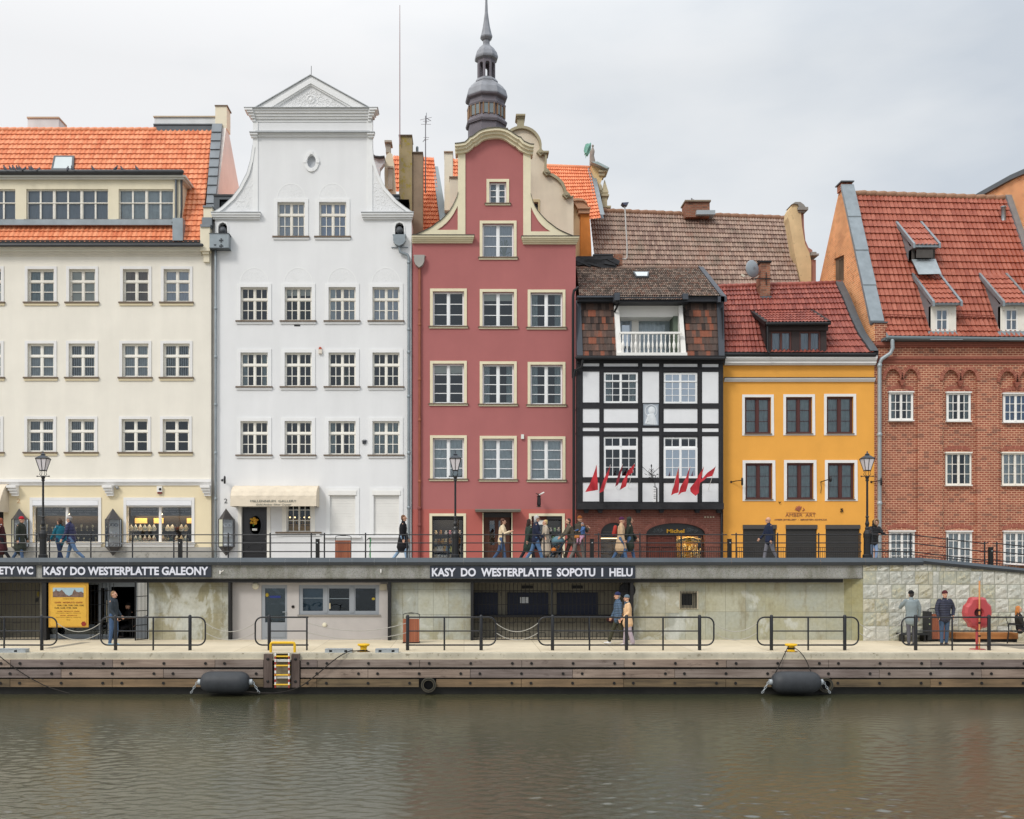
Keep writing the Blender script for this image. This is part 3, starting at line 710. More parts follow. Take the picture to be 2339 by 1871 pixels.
for s_,cv,xi in ((0,Lc,577),(1,Rc,852)):
    pts = cv if s_ == 0 else cv
    A = xz(pts,YF);nrm = 1 if s_ == 0 else -1
    B = xz([(a+(5.5 if s_ == 0 else -5.5)*(1 if True else 0),b+3.5) for a,b in pts],YF)
    mb = MB();mb.strip(A,B,YF-.07,YF+.0);mb.build('scroll_band',WT,h)
    mb = MB();A2 = xz([(a,b-1.0) for a,b in pts],YF);mb.strip(A2,A,YF-.08,YF+.35);mb.build('scroll_flashing',LEADL,h)
    pl = xz([(a+(8 if s_ == 0 else -8),b+5) for a,b in pts if True]+[(xi,485)],YF)
    bx = (min(p[0] for p in pl),max(p[0] for p in pl),min(p[1] for p in pl),max(p[1] for p in pl))
    mb = MB();tendrils(mb,in_poly(pl),bx,60,YF+.004,.17,.018,3+s_);mb.build('stucco_ornament',WT,h,smooth=True)
pl = xz([(636,249),(794,249),(711,202)],YF);mb = MB();tendrils(mb,in_poly(pl),(pl[0][0],pl[1][0],pl[0][1],pl[2][1]),60,YF-.122,.13,.018,9)
mb.lathe([(.16,-.05),(.2,-.05),(.2,0),(.16,0)],(X(711,YF),YF-.09,Z(230,YF)),16,axis='y',cap=False);mb.ell((X(711,YF),YF-.12,Z(230,YF)),.07,.03,.10,8,6);mb.build('stucco_ornament',WT,pd,smooth=True)
def lunette(h,cx,base,rx,ry,seed):
    c = P(cx,base,YF);k = YF/F;rx *= k;ry *= k
    A = [(c.x-rx*math.cos(t*math.pi/16),c.z+ry*math.sin(t*math.pi/16)) for t in range(17)];B = [(c.x-(rx-.05)*math.cos(t*math.pi/16),c.z+(ry-.05)*math.sin(t*math.pi/16)) for t in range(17)]
    mb = MB();mb.strip(A,B,YF-.006,YF+.0)
    f = lambda x,z: z > c.z+.01 and ((x-c.x)/(rx-.07))**2+((z-c.z)/(ry-.07))**2 < 1
    tendrils(mb,f,(c.x-rx,c.x+rx,c.z,c.z+ry),26,YF+.003,.12,.009,seed);mb.build('stucco_lunette',WT,h,smooth=False)
for i,cx in enumerate((665,760)): lunette(h,cx,456,34,38,20+i)
for i,(a,b) in enumerate(colw): lunette(h,(a+b)/2,648.5,34,38,30+i)
ws = dict(cols=(2,2),sur=(WT,8,.035),sill=(WT,11,7.5),fr=.07,mu=.125,tr=.14,bar=.032)
window(h,YF,633.7,696.3,461.8,540,rows=(1,1,1),seps=('T','B'),fm=PEEL,cur='grey',glass=GLASS_B,**ws)
window(h,YF,728.9,791,461.8,540,rows=(1,1,1),seps=('T','B'),fm=PEEL,cur='blue',glass=GLASS_B,**ws)
cc = [[None,'half','sides','grey'],['sides',None,'plant',None],[None,None,'sides','net2']]
for ri,(c,d) in enumerate(roww):
    for i,(a,b) in enumerate(colw):
        window(h,YF,a,b,c,d,rows=(1,1,1),seps=('T','B'),fm=PEEL if ri == 0 else OFFW,cur=cc[ri][i],glass=GLASS_B if (ri == 0 and i > 1) else GLASS,**ws)
# ground floor
mb = MB();mb.plate(xz([(544,1291.5),(552,1291.5),(552,1158),(610,1158),(610,1291.5),(618,1291.5),(618,1150),(544,1150)],YF),[],YF-.05,YF);mb.build('door_surround',OFFW,h)
dY = YF+.16
mb = MB();mb.fb(552,610,1150,1291.5,YF,.16,.24)
for a,b,c,d in ((556,606,1232,1234),(556,606,1262,1264)): mb.fb(a,b,c,d,YF,.13,.16)
A = [(X(581+17*math.cos(t*math.pi/12),YF),Z(1200+26*math.sin(t*math.pi/12),YF)) for t in range(25)];B = [(X(581+14*math.cos(t*math.pi/12),YF),Z(1200+23*math.sin(t*math.pi/12),YF)) for t in range(25)]
mb.strip(A,B,YF+.12,YF+.16);A = [(X(581+18*math.cos(t*math.pi/12),YF),Z(1251+9*math.sin(t*math.pi/12),YF)) for t in range(25)];B = [(X(581+16*math.cos(t*math.pi/12),YF),Z(1251+7.5*math.sin(t*math.pi/12),YF)) for t in range(25)];mb.strip(A,B,YF+.13,YF+.16)
for a in (555.5,606):
    for b in (1232,1264): mb.lathe([(.05,-.02),(.02,-.03)],(X(a,YF),YF+.16,Z(b,YF)),8,axis='y')
do = mb.build('door',M('#121114',.3,var=.1,spec=.6),h)
mb = MB();mb.lathe([(.001,0),(1,0)],(0,0,0),24);mb.v = [(X(583,YF)+p[0]*.27,YF+.15,Z(1200,YF)+p[1]*.42) for p in mb.v];mb.build('door_pane',M('#5b5344',.15,var=.5,vs=3),do)
mb = MB();mb.fb(575,586,1207,1212,YF,.10,.12);mb.build('paper_notice',WHITE,do)
mb = MB()
for k in range(26):
    a = random.uniform(0,6.28);r_ = random.uniform(0,.17);mb.ell((X(580.5,YF)+r_*math.cos(a),YF+.06-random.uniform(0,.05),Z(1190,YF)+r_*math.sin(a)),.05,.04,.05,6,4)
mb.mi = [random.choice((0,0,1)) for _ in range(26) for __ in range(24)]
fw_ = mb.build('flower_wreath',[M('#c98f2e',.8,var=.2),M('#d9b13a',.8)],None);tag(fw_,'bunch of yellow and orange flowers hung on the black shop door','flowers')
mb = MB();mb.tube([(X(579,YF),YF+.08,Z(1194,YF)),(X(578,YF),YF+.08,Z(1201,YF))],[.05,.03],6);o = mb.build('ribbon',M('#4f7a3a',.8),fw_)
w = window(h,YF,654.8,709.7,1150,1215,(2,2),(.5,1,1),('B','B'),OFFW,GLASS_SHOP,(OFFW,10,.05),(WT,25,9),None,rev=.14,bar=.03)
mb = MB()
for k in range(9): mb.ell((X(658+6*k,YF),YF+.45,Z(1190+random.uniform(-1,2),YF)),.05,.04,.11,8,5)
mb.build('display_goods',M('#a98a45',.4,metal=.4,var=.5,vs=9),w)
mb = MB();mb.fb(654,711,1199,1215,YF,.5,.55);mb.fb(654,711,1196.5,1198,YF,.3,.5);mb.build('display_shelf',M('#c9983a',.5,var=.3,vs=4),w)
l_ = MB()
for k in range(5): l_.ell((X(659+11*k,YF),YF+.42,Z(1181,YF)),.035,.035,.03,8,5)
em = NT('lamp_glow');em.b.inputs['Emission Color'].default_value = (1,.72,.35,1);em.b.inputs['Emission Strength'].default_value = 3.0;em.col((1,.8,.5,1));GLOW = em.m
l_.build('spotlight',GLOW,w)
mb = MB();mb.fb(618.5,646,1150,1228,YF,-.02,0);mb.build('panel',WW,h)
for a,b in ((753.5,811.5),(853.5,911.5)):
    s_ = MB();n = 24
    for k in range(n): s_.fb(a,b,1131+k*3.8,1131+(k+1)*3.8-.5,YF,.07+.008*(k % 2),.1)
    s_.fb(a,b,1131,1223,YF,.1,.12)
    sh = s_.build('shutter',WHITE,h)
    s_ = MB();s_.fb(a-3,b+3,1120.6,1131,YF,-.07,.1);s_.build('shutter_box',WHITE,sh)
    s_ = MB();s_.plate(xz([(a-9,1224),(a-9,1114),(b+9,1114),(b+9,1224),(b,1224),(b,1122),(a,1122),(a,1224)],YF),[],YF-.035,YF);s_.build('surround',WT,sh)
    s_ = MB();s_.fb(a-14,b+14,1224.2,1228.5,YF,-.12,.0);s_.build('sill',WT,sh)
# barrel awning with lettering
mb = MB();n = 14;xa,xb = X(530,YF-.9),X(722,YF-.9)
def ap(t): return (YF-.02-.98*math.sin(t*math.pi/2)**1.0,Z(1109.5,YF)-.62*(1-math.cos(t*math.pi/2)))
xa,xb = X(532,YF-.5),X(726,YF-.5)
rr = random.Random(4)
pts = [ap(k/n) for k in range(n+1)]
m_ = 30;vs = []
for k in range(n+1):
    for i in range(m_+1):
        sag = .018*math.sin(i*1.7+k*.4)+.02*math.cos(k*2.1);vs.append((xa+(xb-xa)*i/m_,pts[k][0]-sag*.5,pts[k][1]-abs(sag)*.6))
mb.add(vs,[(k*(m_+1)+i,k*(m_+1)+i+1,(k+1)*(m_+1)+i+1,(k+1)*(m_+1)+i) for k in range(n) for i in range(m_)])
zb = pts[-1][1]
for xx in (xa,xb): mb.add([(xx,p[0],p[1]) for p in pts]+[(xx,YF-.0,zb)],[tuple(range(n+2))])
mb.add([(xa,YF-1.0,zb),(xb,YF-1.0,zb),(xb,YF-1.02,zb-.33),(xa,YF-1.02,zb-.33),(xa,YF,zb),(xa,YF,zb-.33),(xb,YF,zb),(xb,YF,zb-.33)],[(0,1,2,3),(0,4,5,3),(1,6,7,2)])
aw = mb.build('awning',AWN,h,smooth=False)
ya = YF-1.02
TXT = M('#5d6460',.8)
text_mesh('MILLENNIUM  GALLERY',X(572,ya),X(677,ya),Z(1147,ya),Z(1142,ya),ya-.012,.008).build('lettering',TXT,aw)
text_mesh('Gold Amber Silver Crystal',X(585,ya),X(665,ya),Z(1155.5,ya),Z(1150.5,ya),ya-.014,.008,0,.25).build('lettering',TXT,aw)
mb = MB()
for xx in (xa+.12,xb-.12): mb.tube([(xx,YF,zb-.3),(xx,YF-.95,zb-.3)],.025,6)
mb.build('awning_arm',DARK,aw)
on_wall_text(h,'2',512,519.5,1139,1149.5,YF,M('#4b4d50',.6))
bracket_lamp(h,507.5,1097,YF,.6,.3)
# niches, spouts, metal water box and shield hopper, downpipes
for nx in (509,912.5):
    mb = MB();A = xz([(nx-13.5,538),(nx-13.5,517),(nx-9.5,508),(nx,504),(nx+9.5,508),(nx+13.5,517),(nx+13.5,538)],YF);B = xz([(nx-10,538),(nx-10,518),(nx-7,511.5),(nx,508.5),(nx+7,511.5),(nx+10,518),(nx+10,538)],YF)
    mb.strip(A,B,YF-.03,YF+.02);mb.build('niche_surround',WT,h)
    mb = MB();mb.tube([P(nx,524,YF+.25),P(nx,527,YF-.12)],.15,12);mb.build('spout',M('#4d5054',.5,var=.15),h,smooth=True)
mb = MB();mb.fb(484,527,541,572,YF,-.42,.0);wb = mb.build('water_box',ZINC,h)
mb = MB();mb.fb(483,528.5,539.5,541,YF,-.44,.0);mb.fb(483.5,528,572.2,573.5,YF,-.43,.0);mb.build('box_rim',ZINC_D,wb)
EMB = M('#3c4145',.5)
def cross(mb,cx,cy,r,Y,y):
    c = P(cx,cy,Y);k = r*Y/F
    for i in range(4):
        a = i*math.pi/2;u = V((math.cos(a),0,math.sin(a)));w_ = V((-math.sin(a),0,math.cos(a)))
        q = [c+u*.0-w_*k*.12,c+u*k-w_*k*.42,c+u*k+w_*k*.42,c+w_*k*.12]
        mb.add([(p.x,y,p.z) for p in q]+[(p.x,y+.02,p.z) for p in q],[(0,1,2,3),(0,1,5,4),(1,2,6,5),(2,3,7,6)])
mb = MB();yb_ = YF-.435;cross(mb,505,549,4.6,yb_,yb_);cross(mb,505,562,4.6,yb_,yb_)
mb.plate(xz([(488,558),(494,558),(492.5,561),(489.5,561)],yb_),[],yb_,yb_+.02);mb.build('crosses_emblem',EMB,wb)
pipe(h,[P(492.5,574,YF-.12),P(492.5,1289,YF-.12)],.055,ZINC,brackets=[P(492.5,y,YF-.12) for y in (705,816,925,1035,1140)])
mb = MB();sh_ = [(897.5,540),(928.5,540),(926,545),(926.5,554),(922,561),(912.5,566),(903,561),(899,554),(899.5,545)]
mb.plate(xz(sh_,YF),[],YF-.3,YF,back=False);mb.fb(894,932,565,566,YF,-.06,0);mb.build('shield_hopper',ZINC,h)
mb = MB();mb.ell(P(912.5,540,YF-.2),.09,.08,.09,10,6);mb.build('spout_end',DARK,h)
pipe(h,[P(912.5,565,YF-.13),P(914,576,YF-.13),P(931,582,YF-.13),P(933.7,589,YF-.13),P(933.7,1289,YF-.13)],.062,ZINC,brackets=[P(933.7,y,YF-.13) for y in (600,753,805,906,1035,1160)])
EMBM = M('#33353a',.5)
mb = MB();mb.plate(xz([(828.5,1014),(827,1005),(829.5,1008),(831,1004),(832.3,1008),(834.5,1004),(835.5,1008),(838,1005),(836,1014)],YF),[],YF-.06,YF);mb.build('crown_emblem',EMBM,h)
a_ = small_box(h,'alarm_box',728,736,799,808.5,YF,.1,M('#e0d6c8',.5));mb = MB();mb.plate(xz([(728.2,798.7),(735.8,798.7),(734,793.5),(730,793.5)],YF),[],YF-.09,YF);mb.build('alarm_light',M('#b3563f',.3),a_)
small_box(h,'vent',672,685.5,742,745,YF,.02,DARK)
# roof volume behind the gable
mb = MB();xL,xR = X(491,YF),X(940,YF);xm = (xL+xR)/2;z0 = Z(500,YF);z1 = Z(330,YF)
mb.add([(xL+.1,YF+.4,z0),(xm,YF+.4,z1),(xR-.1,YF+.4,z0),(xL+.1,YF+10,z0),(xm,YF+10,z1),(xR-.1,YF+10,z0)],[(0,1,4,3),(1,2,5,4),(0,1,2),(3,4,5)]);mb.build('roof',ORANGE,h)
for a,b in ((488,534),(888,912)):
    mb = MB();mb.fb(a,b,447,492,YF+.6,.0,1.2);o = mb.build('parapet',ZINC_D,h)
    mb = MB();mb.fb(a-1,b+1,443.5,447,YF+.55,.0,1.3);mb.build('parapet_cap',GUT,o)
side_walls(h,X(491.5,YF),X(939.5,YF),YF,Z(500,YF),Z(500,YF),WW)

# ================================================================ 3 red house
h = thing('townhouse','dusty red plastered house with curved cream-edged gable','house',(X(1128,YF),YF,GZ));red = h
RED = M('#ab6967',.88,var=.045,vs=.7,bump=.25,bs=45,streak=.04,dirt='#a86a69',dirt_at=.64);RED2 = M('#b3635b',.88,var=.05,vs=1.2,bump=.25,bs=45)
SAND = M('#e3d9bb',.85,var=.05,vs=2,streak=.06,bump=.1)
cap = [(1039,337),(1050,336),(1061.5,334),(1067,329.5),(1072.6,322.8),(1079,320.5),(1086.6,314.5),(1093,309.5),(1100.5,306),(1110,303.4),(1120,302),(1129,301),(1139.4,301),(1148,302.4),(1156,304.7),(1164.5,309),(1172.8,315),(1182.6,321.4),(1188,322.8),(1191,327),(1195,331.5),(1203,335.5),(1209,338),(1218.7,339)]
Lr = [(942,541),(947.5,538.5),(962,531.5),(976.5,524.6),(988,518),(997,510.7),(1006,505),(1013.6,498),(1021,490),(1027.5,481.7),(1033.5,472),(1039,461),(1043.5,451),(1046,440),(1046,352)]
Rr_ = [(1212,353),(1212,444),(1216.5,461),(1221,472),(1227,481.7),(1234,490.5),(1241,498),(1250,507),(1259.4,514),(1269,521.5),(1280,528),(1293,534),(1309,540.5),(1315,544)]
c3 = [(988.6,1060),(1102,1174),(1211.5,1285)]
r3 = [(666,745),(831,921.5),(1001,1093.5)]
holes = [hole(a,b,c+j*1.2,d+j*1.2,YF) for c,d in r3 for j,(a,b) in enumerate(c3)]+[hole(1117.5,1156.5,416,464.5,YF),hole(1102,1173.5,511,587.5,YF)]
mid = [(x,y+9) for x,y in cap[2:-2]]
out = xz([(942,1163),(1315,1163)],YF)+xz(Rr_[::-1],YF)+xz([(1212,345)]+mid[::-1]+[(1046,345)],YF)+xz(Lr[::-1][1:],YF)
mb = MB();mb.plate(out,holes,YF,YF+.28);mb.build('wall',RED,h)
gh = [hole(987,1058,1179,1291.5,YF)]
mb = MB();mb.plate(xz([(942,1291.9),(987,1291.9),(987,1179),(1058.5,1179),(1058.5,1291.9),(1104,1291.9),(1104,1170),(1169,1170),(1169,1291.9),(1214,1291.9),(1214,1179),(1284,1179),(1284,1291.9),(1315,1291.9),(1315,1163),(942,1163)],YF),[],YF,YF+.28);mb.build('ground_floor_wall',RED2,h)
interior(h,YF,944,1313,590,1291);interior(h,YF,1065,1196,345,590)
# cap moulding: three steps following the curve
def offs(pl,d):
    o = []
    for i,p in enumerate(pl):
        a = pl[max(0,i-1)];b = pl[min(len(pl)-1,i+1)];tx,ty = b[0]-a[0],b[1]-a[1];L = math.hypot(tx,ty);nx,ny = -ty/L,tx/L
        if ny < 0: nx,ny = -nx,-ny
        o.append((p[0]+nx*d,p[1]+ny*d))
    return o
mb = MB()
for d0,d1,p in ((0,5.5,.42),(5.3,11,.30),(10.8,17,.17)): mb.strip(xz(offs(cap,d0),YF),xz(offs(cap,d1),YF),YF-p,YF+.4)
cm = mb.build('gable_cap',SAND,h)
mb = MB();mb.strip(xz(offs(cap,-1.3),YF),xz(offs(cap,0),YF),YF-.46,YF+.5);mb.build('cap_flashing',M('#5c5a52',.6),cm)
mb = MB();mb.fb(1046,1063,352,541,YF,-.05,0);mb.fb(1195,1212,352,541,YF,-.05,0)
for pl,s_ in ((Lr[:-1],1),(Rr_[1:],-1)):
    q = [(x,y) for x,y in pl];B = []
    if s_ == 1:
        A = [(x,y) for x,y in q];poly = A+[(1046,541)]
        tri = [(998,526),(1009,519),(1019,510.5),(1028,500.5),(1036,489),(1045.5,471),(1045.5,526)]
        mb.plate(xz([(942,541.5)]+A[1:]+[(1046,541.5)],YF),[xz(tri,YF)],YF-.05,YF)
    else:
        tri = [(1258,529.5),(1247,523),(1237,514),(1228,503),(1220,489),(1212.5,473),(1212.5,529.5)]
        mb.plate(xz([(1212,544)]+q+[(1315,544.5)],YF),[xz(tri,YF)],YF-.05,YF)
mb.build('gable_border',SAND,h)
mb = MB();mb.strip(xz([(x,y-1.2) for x,y in Lr[:-1]],YF),xz(Lr[:-1],YF),YF-.1,YF+.35);mb.strip(xz([(x+.5,y-1.2) for x,y in Rr_[1:]],YF),xz(Rr_[1:],YF),YF-.1,YF+.35);mb.build('gable_flashing',M('#4e4a45',.6),h)
mb = MB()
for a,b,c in ((941.5,1083,542),(1191,1321,544.5)):
    for k,p in enumerate((.30,.24,.17,.09)): mb.fb(a+k*1.2*(a > 1000),b-k*1.2,c+k*3.6,c+(k+1)*3.6,YF,-p,.02)
mb.build('shoulder_ledge',SAND,h)
mb = MB()
for a,b,c in ((941.5,1084,540.6),(1190,1322,543)): mb.fb(a,b,c,c+1.3,YF,-.33,.02)
mb.build('ledge_flashing',M('#4e4a45',.6),h)
PVC = M('#eceded',.35,var=.03,spec=.5)
s3 = dict(fm=PVC,sur=(SAND,6.3,.045),fr=.07,mu=.15,bar=.032)
window(h,YF,1117.5,1156.5,416,464.5,rows=(1,1,1),seps=('B','B'),cur='grey',sill=(SAND,11,5),**s3)
window(h,YF,1102,1173.5,511,587.5,rows=(1,1,1),seps=('B','B'),cur=['grey','plant'],glass=GLASS_B,sill=(SAND,10,6),**s3)
cu = [[None,'half','sides'],['half','sides','sides'],['net','net','net']]
for ri,(c,d) in enumerate(r3):
    for j,(a,b) in enumerate(c3):
        k = 3 if ri == 0 else 4
        window(h,YF,a,b,c+j*1.2,d+j*1.2,rows=(1,)*k,seps=('B',)*(k-1),cur=cu[ri][j],sill=(SAND,10,5.5),glass=GLASS,**s3)
# downpipe with shield hopper
mb = MB();mb.plate(xz([(946,586),(970,586),(969.5,600),(966,608),(958,614.5),(950,608),(946.5,600)],YF),[],YF-.26,YF);mb.fb(944,972.5,585,586,YF,-.05,.0);mb.build('shield_hopper',M('#a3a09a',.6,var=.1),h)
pipe(h,[P(958.5,612,YF-.1),P(958.5,1160,YF-.1)],.055,M('#93563f',.6,var=.12,vs=4),brackets=[P(958.5,y,YF-.1) for y in (706,742,867,960,1100)])
pipe(h,[P(958.5,1160,YF-.1),P(958.5,1289,YF-.1)],.068,M('#7a3f38',.6,var=.12),brackets=[P(958.5,y,YF-.1) for y in (1162,1200)])
# ground floor openings
def shopframe(h,a,b,y0,mat=SAND):
    mb = MB();mb.plate(xz([(a-6,1291.5),(a-6,y0-6),(b+6,y0-6),(b+6,1291.5),(b,1291.5),(b,y0),(a,y0),(a,1291.5)],YF),[],YF-.04,YF);return mb.build('surround',mat,h)
shopframe(h,987,1058.5,1179);shopframe(h,1214,1284,1179)
w = window(h,YF,987,1058.5,1185,1291,(1,),(1,),(),DARK,GLASS_SHOP,None,None,None,rev=.12,fr=.04,name='shop_window')
mb = MB();mb.fb(987,1058.5,1179,1185.5,YF,.02,.2);mb.build('shutter_box',DARK,w)
mb = MB()
for yy in (1221,1243,1262,1281): mb.fb(988,1057.5,yy,yy+1.2,YF,.2,.75)
mb.fb(988,1057.5,1186,1291,YF,.9,.93);mb.build('display_shelf',M('#1c1a1a',.7),w)
mb = MB();mb.fb(1085,1188,1164.5,1167.5,YF,-.75,.0);mb.fb(1086,1187,1167.7,1170.3,YF,-.72,.0);mb.build('door_canopy',M('#837b70',.7,var=.12,streak=.1),h)
mb = MB();mb.fb(1102,1104.5,1171,1291.5,YF,-.04,.2);mb.fb(1168,1170.5,1171,1291.5,YF,-.04,.2);mb.fb(1104.5,1168,1171,1181.5,YF,.05,.25);mb.mi = [0]*12+[1]*6;mb.build('door_frame',[SAND,M('#3b3a3c',.6)],h)
BRN = wood_mat('brown_door_wood','#3a221a','#5e3a2b','z',1.2,.5)
mb = MB();mb.plate(xz([(1104.5,1291.9),(1162,1291.9),(1162,1181),(1104.5,1181)],YF),[hole(1118.5,1130,1189,1245,YF),hole(1139,1150.5,1189,1245,YF)],YF+.14,YF+.2);mb.fb(1162,1164.5,1182,1291,YF,.1,.2);mb.fb(1114,1155,1252,1253.5,YF,.12,.14);mb.fb(1114,1155,1283,1284.5,YF,.12,.14);do = mb.build('door',BRN,h)
mb = MB();mb.fb(1118,1151,1188,1246,YF,.17,.175);mb.build('pane',GLASS,do)
mb = MB();mb.ell(P(1124,1193,YF+.25),.1,.05,.12,8,6);mb.ell(P(1145,1194,YF+.25),.1,.05,.12,8,6);mb.build('door_lamp',M('#a86f33',.4,var=.3),do)
mb = MB();mb.plate(xz([(1214,1291.9),(1249,1291.9),(1249,1179),(1214,1179)],YF),[hole(1219,1244,1188,1240,YF)],YF+.14,YF+.2);do = mb.build('door',M('#55281f',.5,var=.15),h)
mb = MB();mb.fb(1219,1244,1187,1241,YF,.17,.175);mb.build('pane',GLASS_SHOP,do)
mb = MB();mb.fb(1227,1244.5,1188,1198,YF,.155,.16);mb.build('paper_notice',WHITE,do)
w = window(h,YF,1249,1284,1187,1291,(1,),(1,),(),DARK,GLASS_SHOP,None,None,None,rev=.12,fr=.04,name='shop_window')
mb = MB();mb.fb(1249,1284,1179,1187,YF,.02,.2);mb.build('shutter_box',M('#2c2a2c',.6),w)
mb = MB()
for yy in (1214,1236,1258,1280): mb.fb(1250,1283,yy,yy+1.2,YF,.2,.75)
mb.fb(1215,1283,1186,1291,YF,.9,.93);mb.build('display_shelf',M('#1c1a1a',.7),w)
small_box(h,'alarm_box',1190,1196.5,993,1003,YF,.1,M('#dfe3da',.5))
hidden_shop_light(h,992,1053,1183,YF,.35,.3);hidden_shop_light(h,1253,1281,1184,YF,.35,.2)
# wrought sign bracket with a lantern above the right door
sg = thing('hanging_lantern','black wrought lantern hanging above the right door of the red house','lantern',tuple(P(1231,1140,YF)))
mb = MB();p = P(1231,1136,YF-.55);mb.tube([P(1231,1132,YF),p+V((0,0,.12)),p],.015,5)
for k in range(10): a = k*.63;mb.tube([p+V((0,0,.1)),p+V((.13*math.cos(a),.13*math.sin(a),.16))],.012,4)
mb.build('bracket',IRON,sg)
mb = MB();mb.lathe([(.02,.1),(.1,.04),(.07,.02),(.09,-.32),(.06,-.36),(.12,-.4),(.0,-.44)],tuple(p),6);mb.build('lantern_cage',IRON,sg)
mb = MB();mb.tube([p+V((.02,-.05,.11)),p+V((.2,-.12,.2))],.03,6);mb.build('lamp_tube',WHITE,sg)
# roof behind gable
mb = MB();xL,xR = X(943,YF),X(1314,YF);xm = X(1128,YF);z0 = Z(545,YF);z1 = Z(345,YF)
mb.add([(xL,YF+.4,z0),(X(1050,YF),YF+.4,Z(500,YF)),(xm,YF+.4,z1),(X(1208,YF),YF+.4,Z(500,YF)),(xR,YF+.4,z0)]+[(xL,YF+2,z0),(X(1050,YF),YF+2,Z(500,YF)),(xm,YF+2,z1),(X(1208,YF),YF+2,Z(500,YF)),(xR,YF+2,z0)],[(0,1,6,5),(1,2,7,6),(2,3,8,7),(3,4,9,8),(0,1,2,3,4),(5,6,7,8,9)]);mb.build('roof',tile_mat('old_orange_tiles',['#8f4526','#b55a35','#cf6f45'],.8),h)
side_walls(h,X(942.5,YF),X(1314.5,YF),YF,Z(560,YF),Z(560,YF),RED)

# ================================================================ 4 half-timbered house
YT = 44.4
h = thing('townhouse','black and white half-timbered house with shop arches and attic loggia','house',(X(1485,YT),YT,GZ));timber = h
TIM = M('#2b2b2e',.8,var=.18,vs=6,bump=.5,bs=30);PL = M('#e2e3e5',.85,var=.03,vs=2,bump=.1,streak=.05)
def t7(x,y): return (1280+x*.2226,780+y*.2226)
cols4 = [(230,400),(445,797),(842,1013),(1060,1407),(1454,1623)]
cv = [(1318+0,1652)]
rws = {'r1': (228,259),'r2': (308,630),'r3': (677,838),'r4': (886,924),'r5': (968,1397),'r6': (1450,1646)}
winh = [];hol = [];panels = []
for rn,(ya,yb) in rws.items():
    for ci,(xa,xb) in enumerate(cols4):
        dy = (ci-2)*2.0
        a,b = t7(xa,ya+dy),t7(xb,yb+dy)
        if rn in ('r2','r5') and ci in (1,3):
            a = (a[0],a[1]+(2 if rn == 'r2' else 2.5));hol.append(hole(a[0],b[0],a[1],b[1]+1,YT));winh.append((rn,ci,a[0],b[0],a[1],b[1]+1));continue
        if rn == 'r3' and ci == 2: continue
        if rn == 'r6' and ci == 4: b = (b[0],b[1]-1)
        hol.append(hole(a[0],b[0],a[1],b[1],YT));panels.append((a,b))
mb = MB();mb.plate(xz([(1318,1161),(1652,1161),(1652,820),(1318,820)],YT),hol,YT,YT+.12);mb.build('timber_frame',TIM,h)
mb = MB();mb.fb(1317.5,1652.5,1149,1163.5,YT,-.07,.05);mb.fb(1318,1652,822,830,YT,-.05,.02)
for y in (843,928,971,990,1096.5): mb.fb(1319,1651,y,y+5.5,YT,-.014,.002)
for x in (1327,1374,1462,1509.5,1598,1645): mb.fb(x-3.2,x+3.2,836,1148,YT,-.024,.002)
mb.build('beam',TIM,h)
mb = MB()
for a,b in panels: mb.fb(a[0]-1,b[0]+1,a[1]-1,b[1]+1,YT,.018,.1)
mb.build('plaster_panel',PL,h)
interior(h,YT,1322,1648,845,1100)
for rn,ci,a,b,c,d in winh:
    gl = GLASS if ci == 1 else GLASS_S
    if rn == 'r2': window(h,YT,a,b,c,d,(2,2),(1,1,1,1),('T','B','B'),PVC,gl,None,None,'sides' if ci == 1 else 'grey',rev=.04,fr=.085,mu=.10,tr=.075)
    else:
        w = window(h,YT,a,b,c,c+(d-c)*.26,(2,2),(1,),(),PVC,GLASS,None,None,None if ci == 1 else 'half',rev=.04,fr=.07,mu=.1)
        window(h,YT,a,b,c+(d-c)*.26,d,(2,2),(1,1,1),('B','B'),PVC,gl,None,None,None if ci == 1 else 'grey',rev=.035 if ci == 1 else .0,fr=.09,mu=.10)
# relief tablet
mb = MB();mb.fb(1470,1503,924,971,YT,-.03,.02);tb = mb.build('relief_tablet',M('#aeb6bf',.8,var=.06),h)
mb = MB();c = P(1487,945,YT-.03)
mb.lathe([(.24,-.02),(.27,-.02),(.27,0)],(c.x,c.y,c.z+.12),24,axis='y',cap=False)
mb.ell(c+V((.02,0,.12)),.11,.03,.13,12,8);mb.ell(c+V((.03,0,.14)),.15,.02,.17,12,8)
mb.tube([c+V((.05,0,.0)),c+V((.02,0,-.18)),c+V((0,0,-.45))],[(.08,.02),(.2,.03),(.27,.03)],10,side=(1,0,0));mb.ell(c+V((-.1,-.01,-.1)),.07,.03,.08,8,6);mb.tube([c+V((-.1,-.01,-.15)),c+V((-.1,-.01,-.32))],[(.07,.03),(.09,.03)],8,side=(1,0,0))
for k in range(5): mb.tube([c+V((-.1+.07*k,-.025,-.15)),c+V((-.2+.1*k,-.03,-.42))],.01,4)
for k in range(4): mb.lathe([(.015,-.01),(.0,-.02)],(c.x-.22+.03*k,c.y,c.z+.36-.03*k),6,axis='y')
mb.build('relief_figure',M('#d5d9dc',.8,var=.08),tb)
mb = MB();k_ = .8;mb.plate(xz([(1469,972),(1504,972),(1504,923),(1469,923)],YT),[xz([(1471,970),(1502,970),(1502,925),(1471,925)],YT)],YT-.045,YT);mb.build('tablet_frame',M('#8e969e',.7),tb)
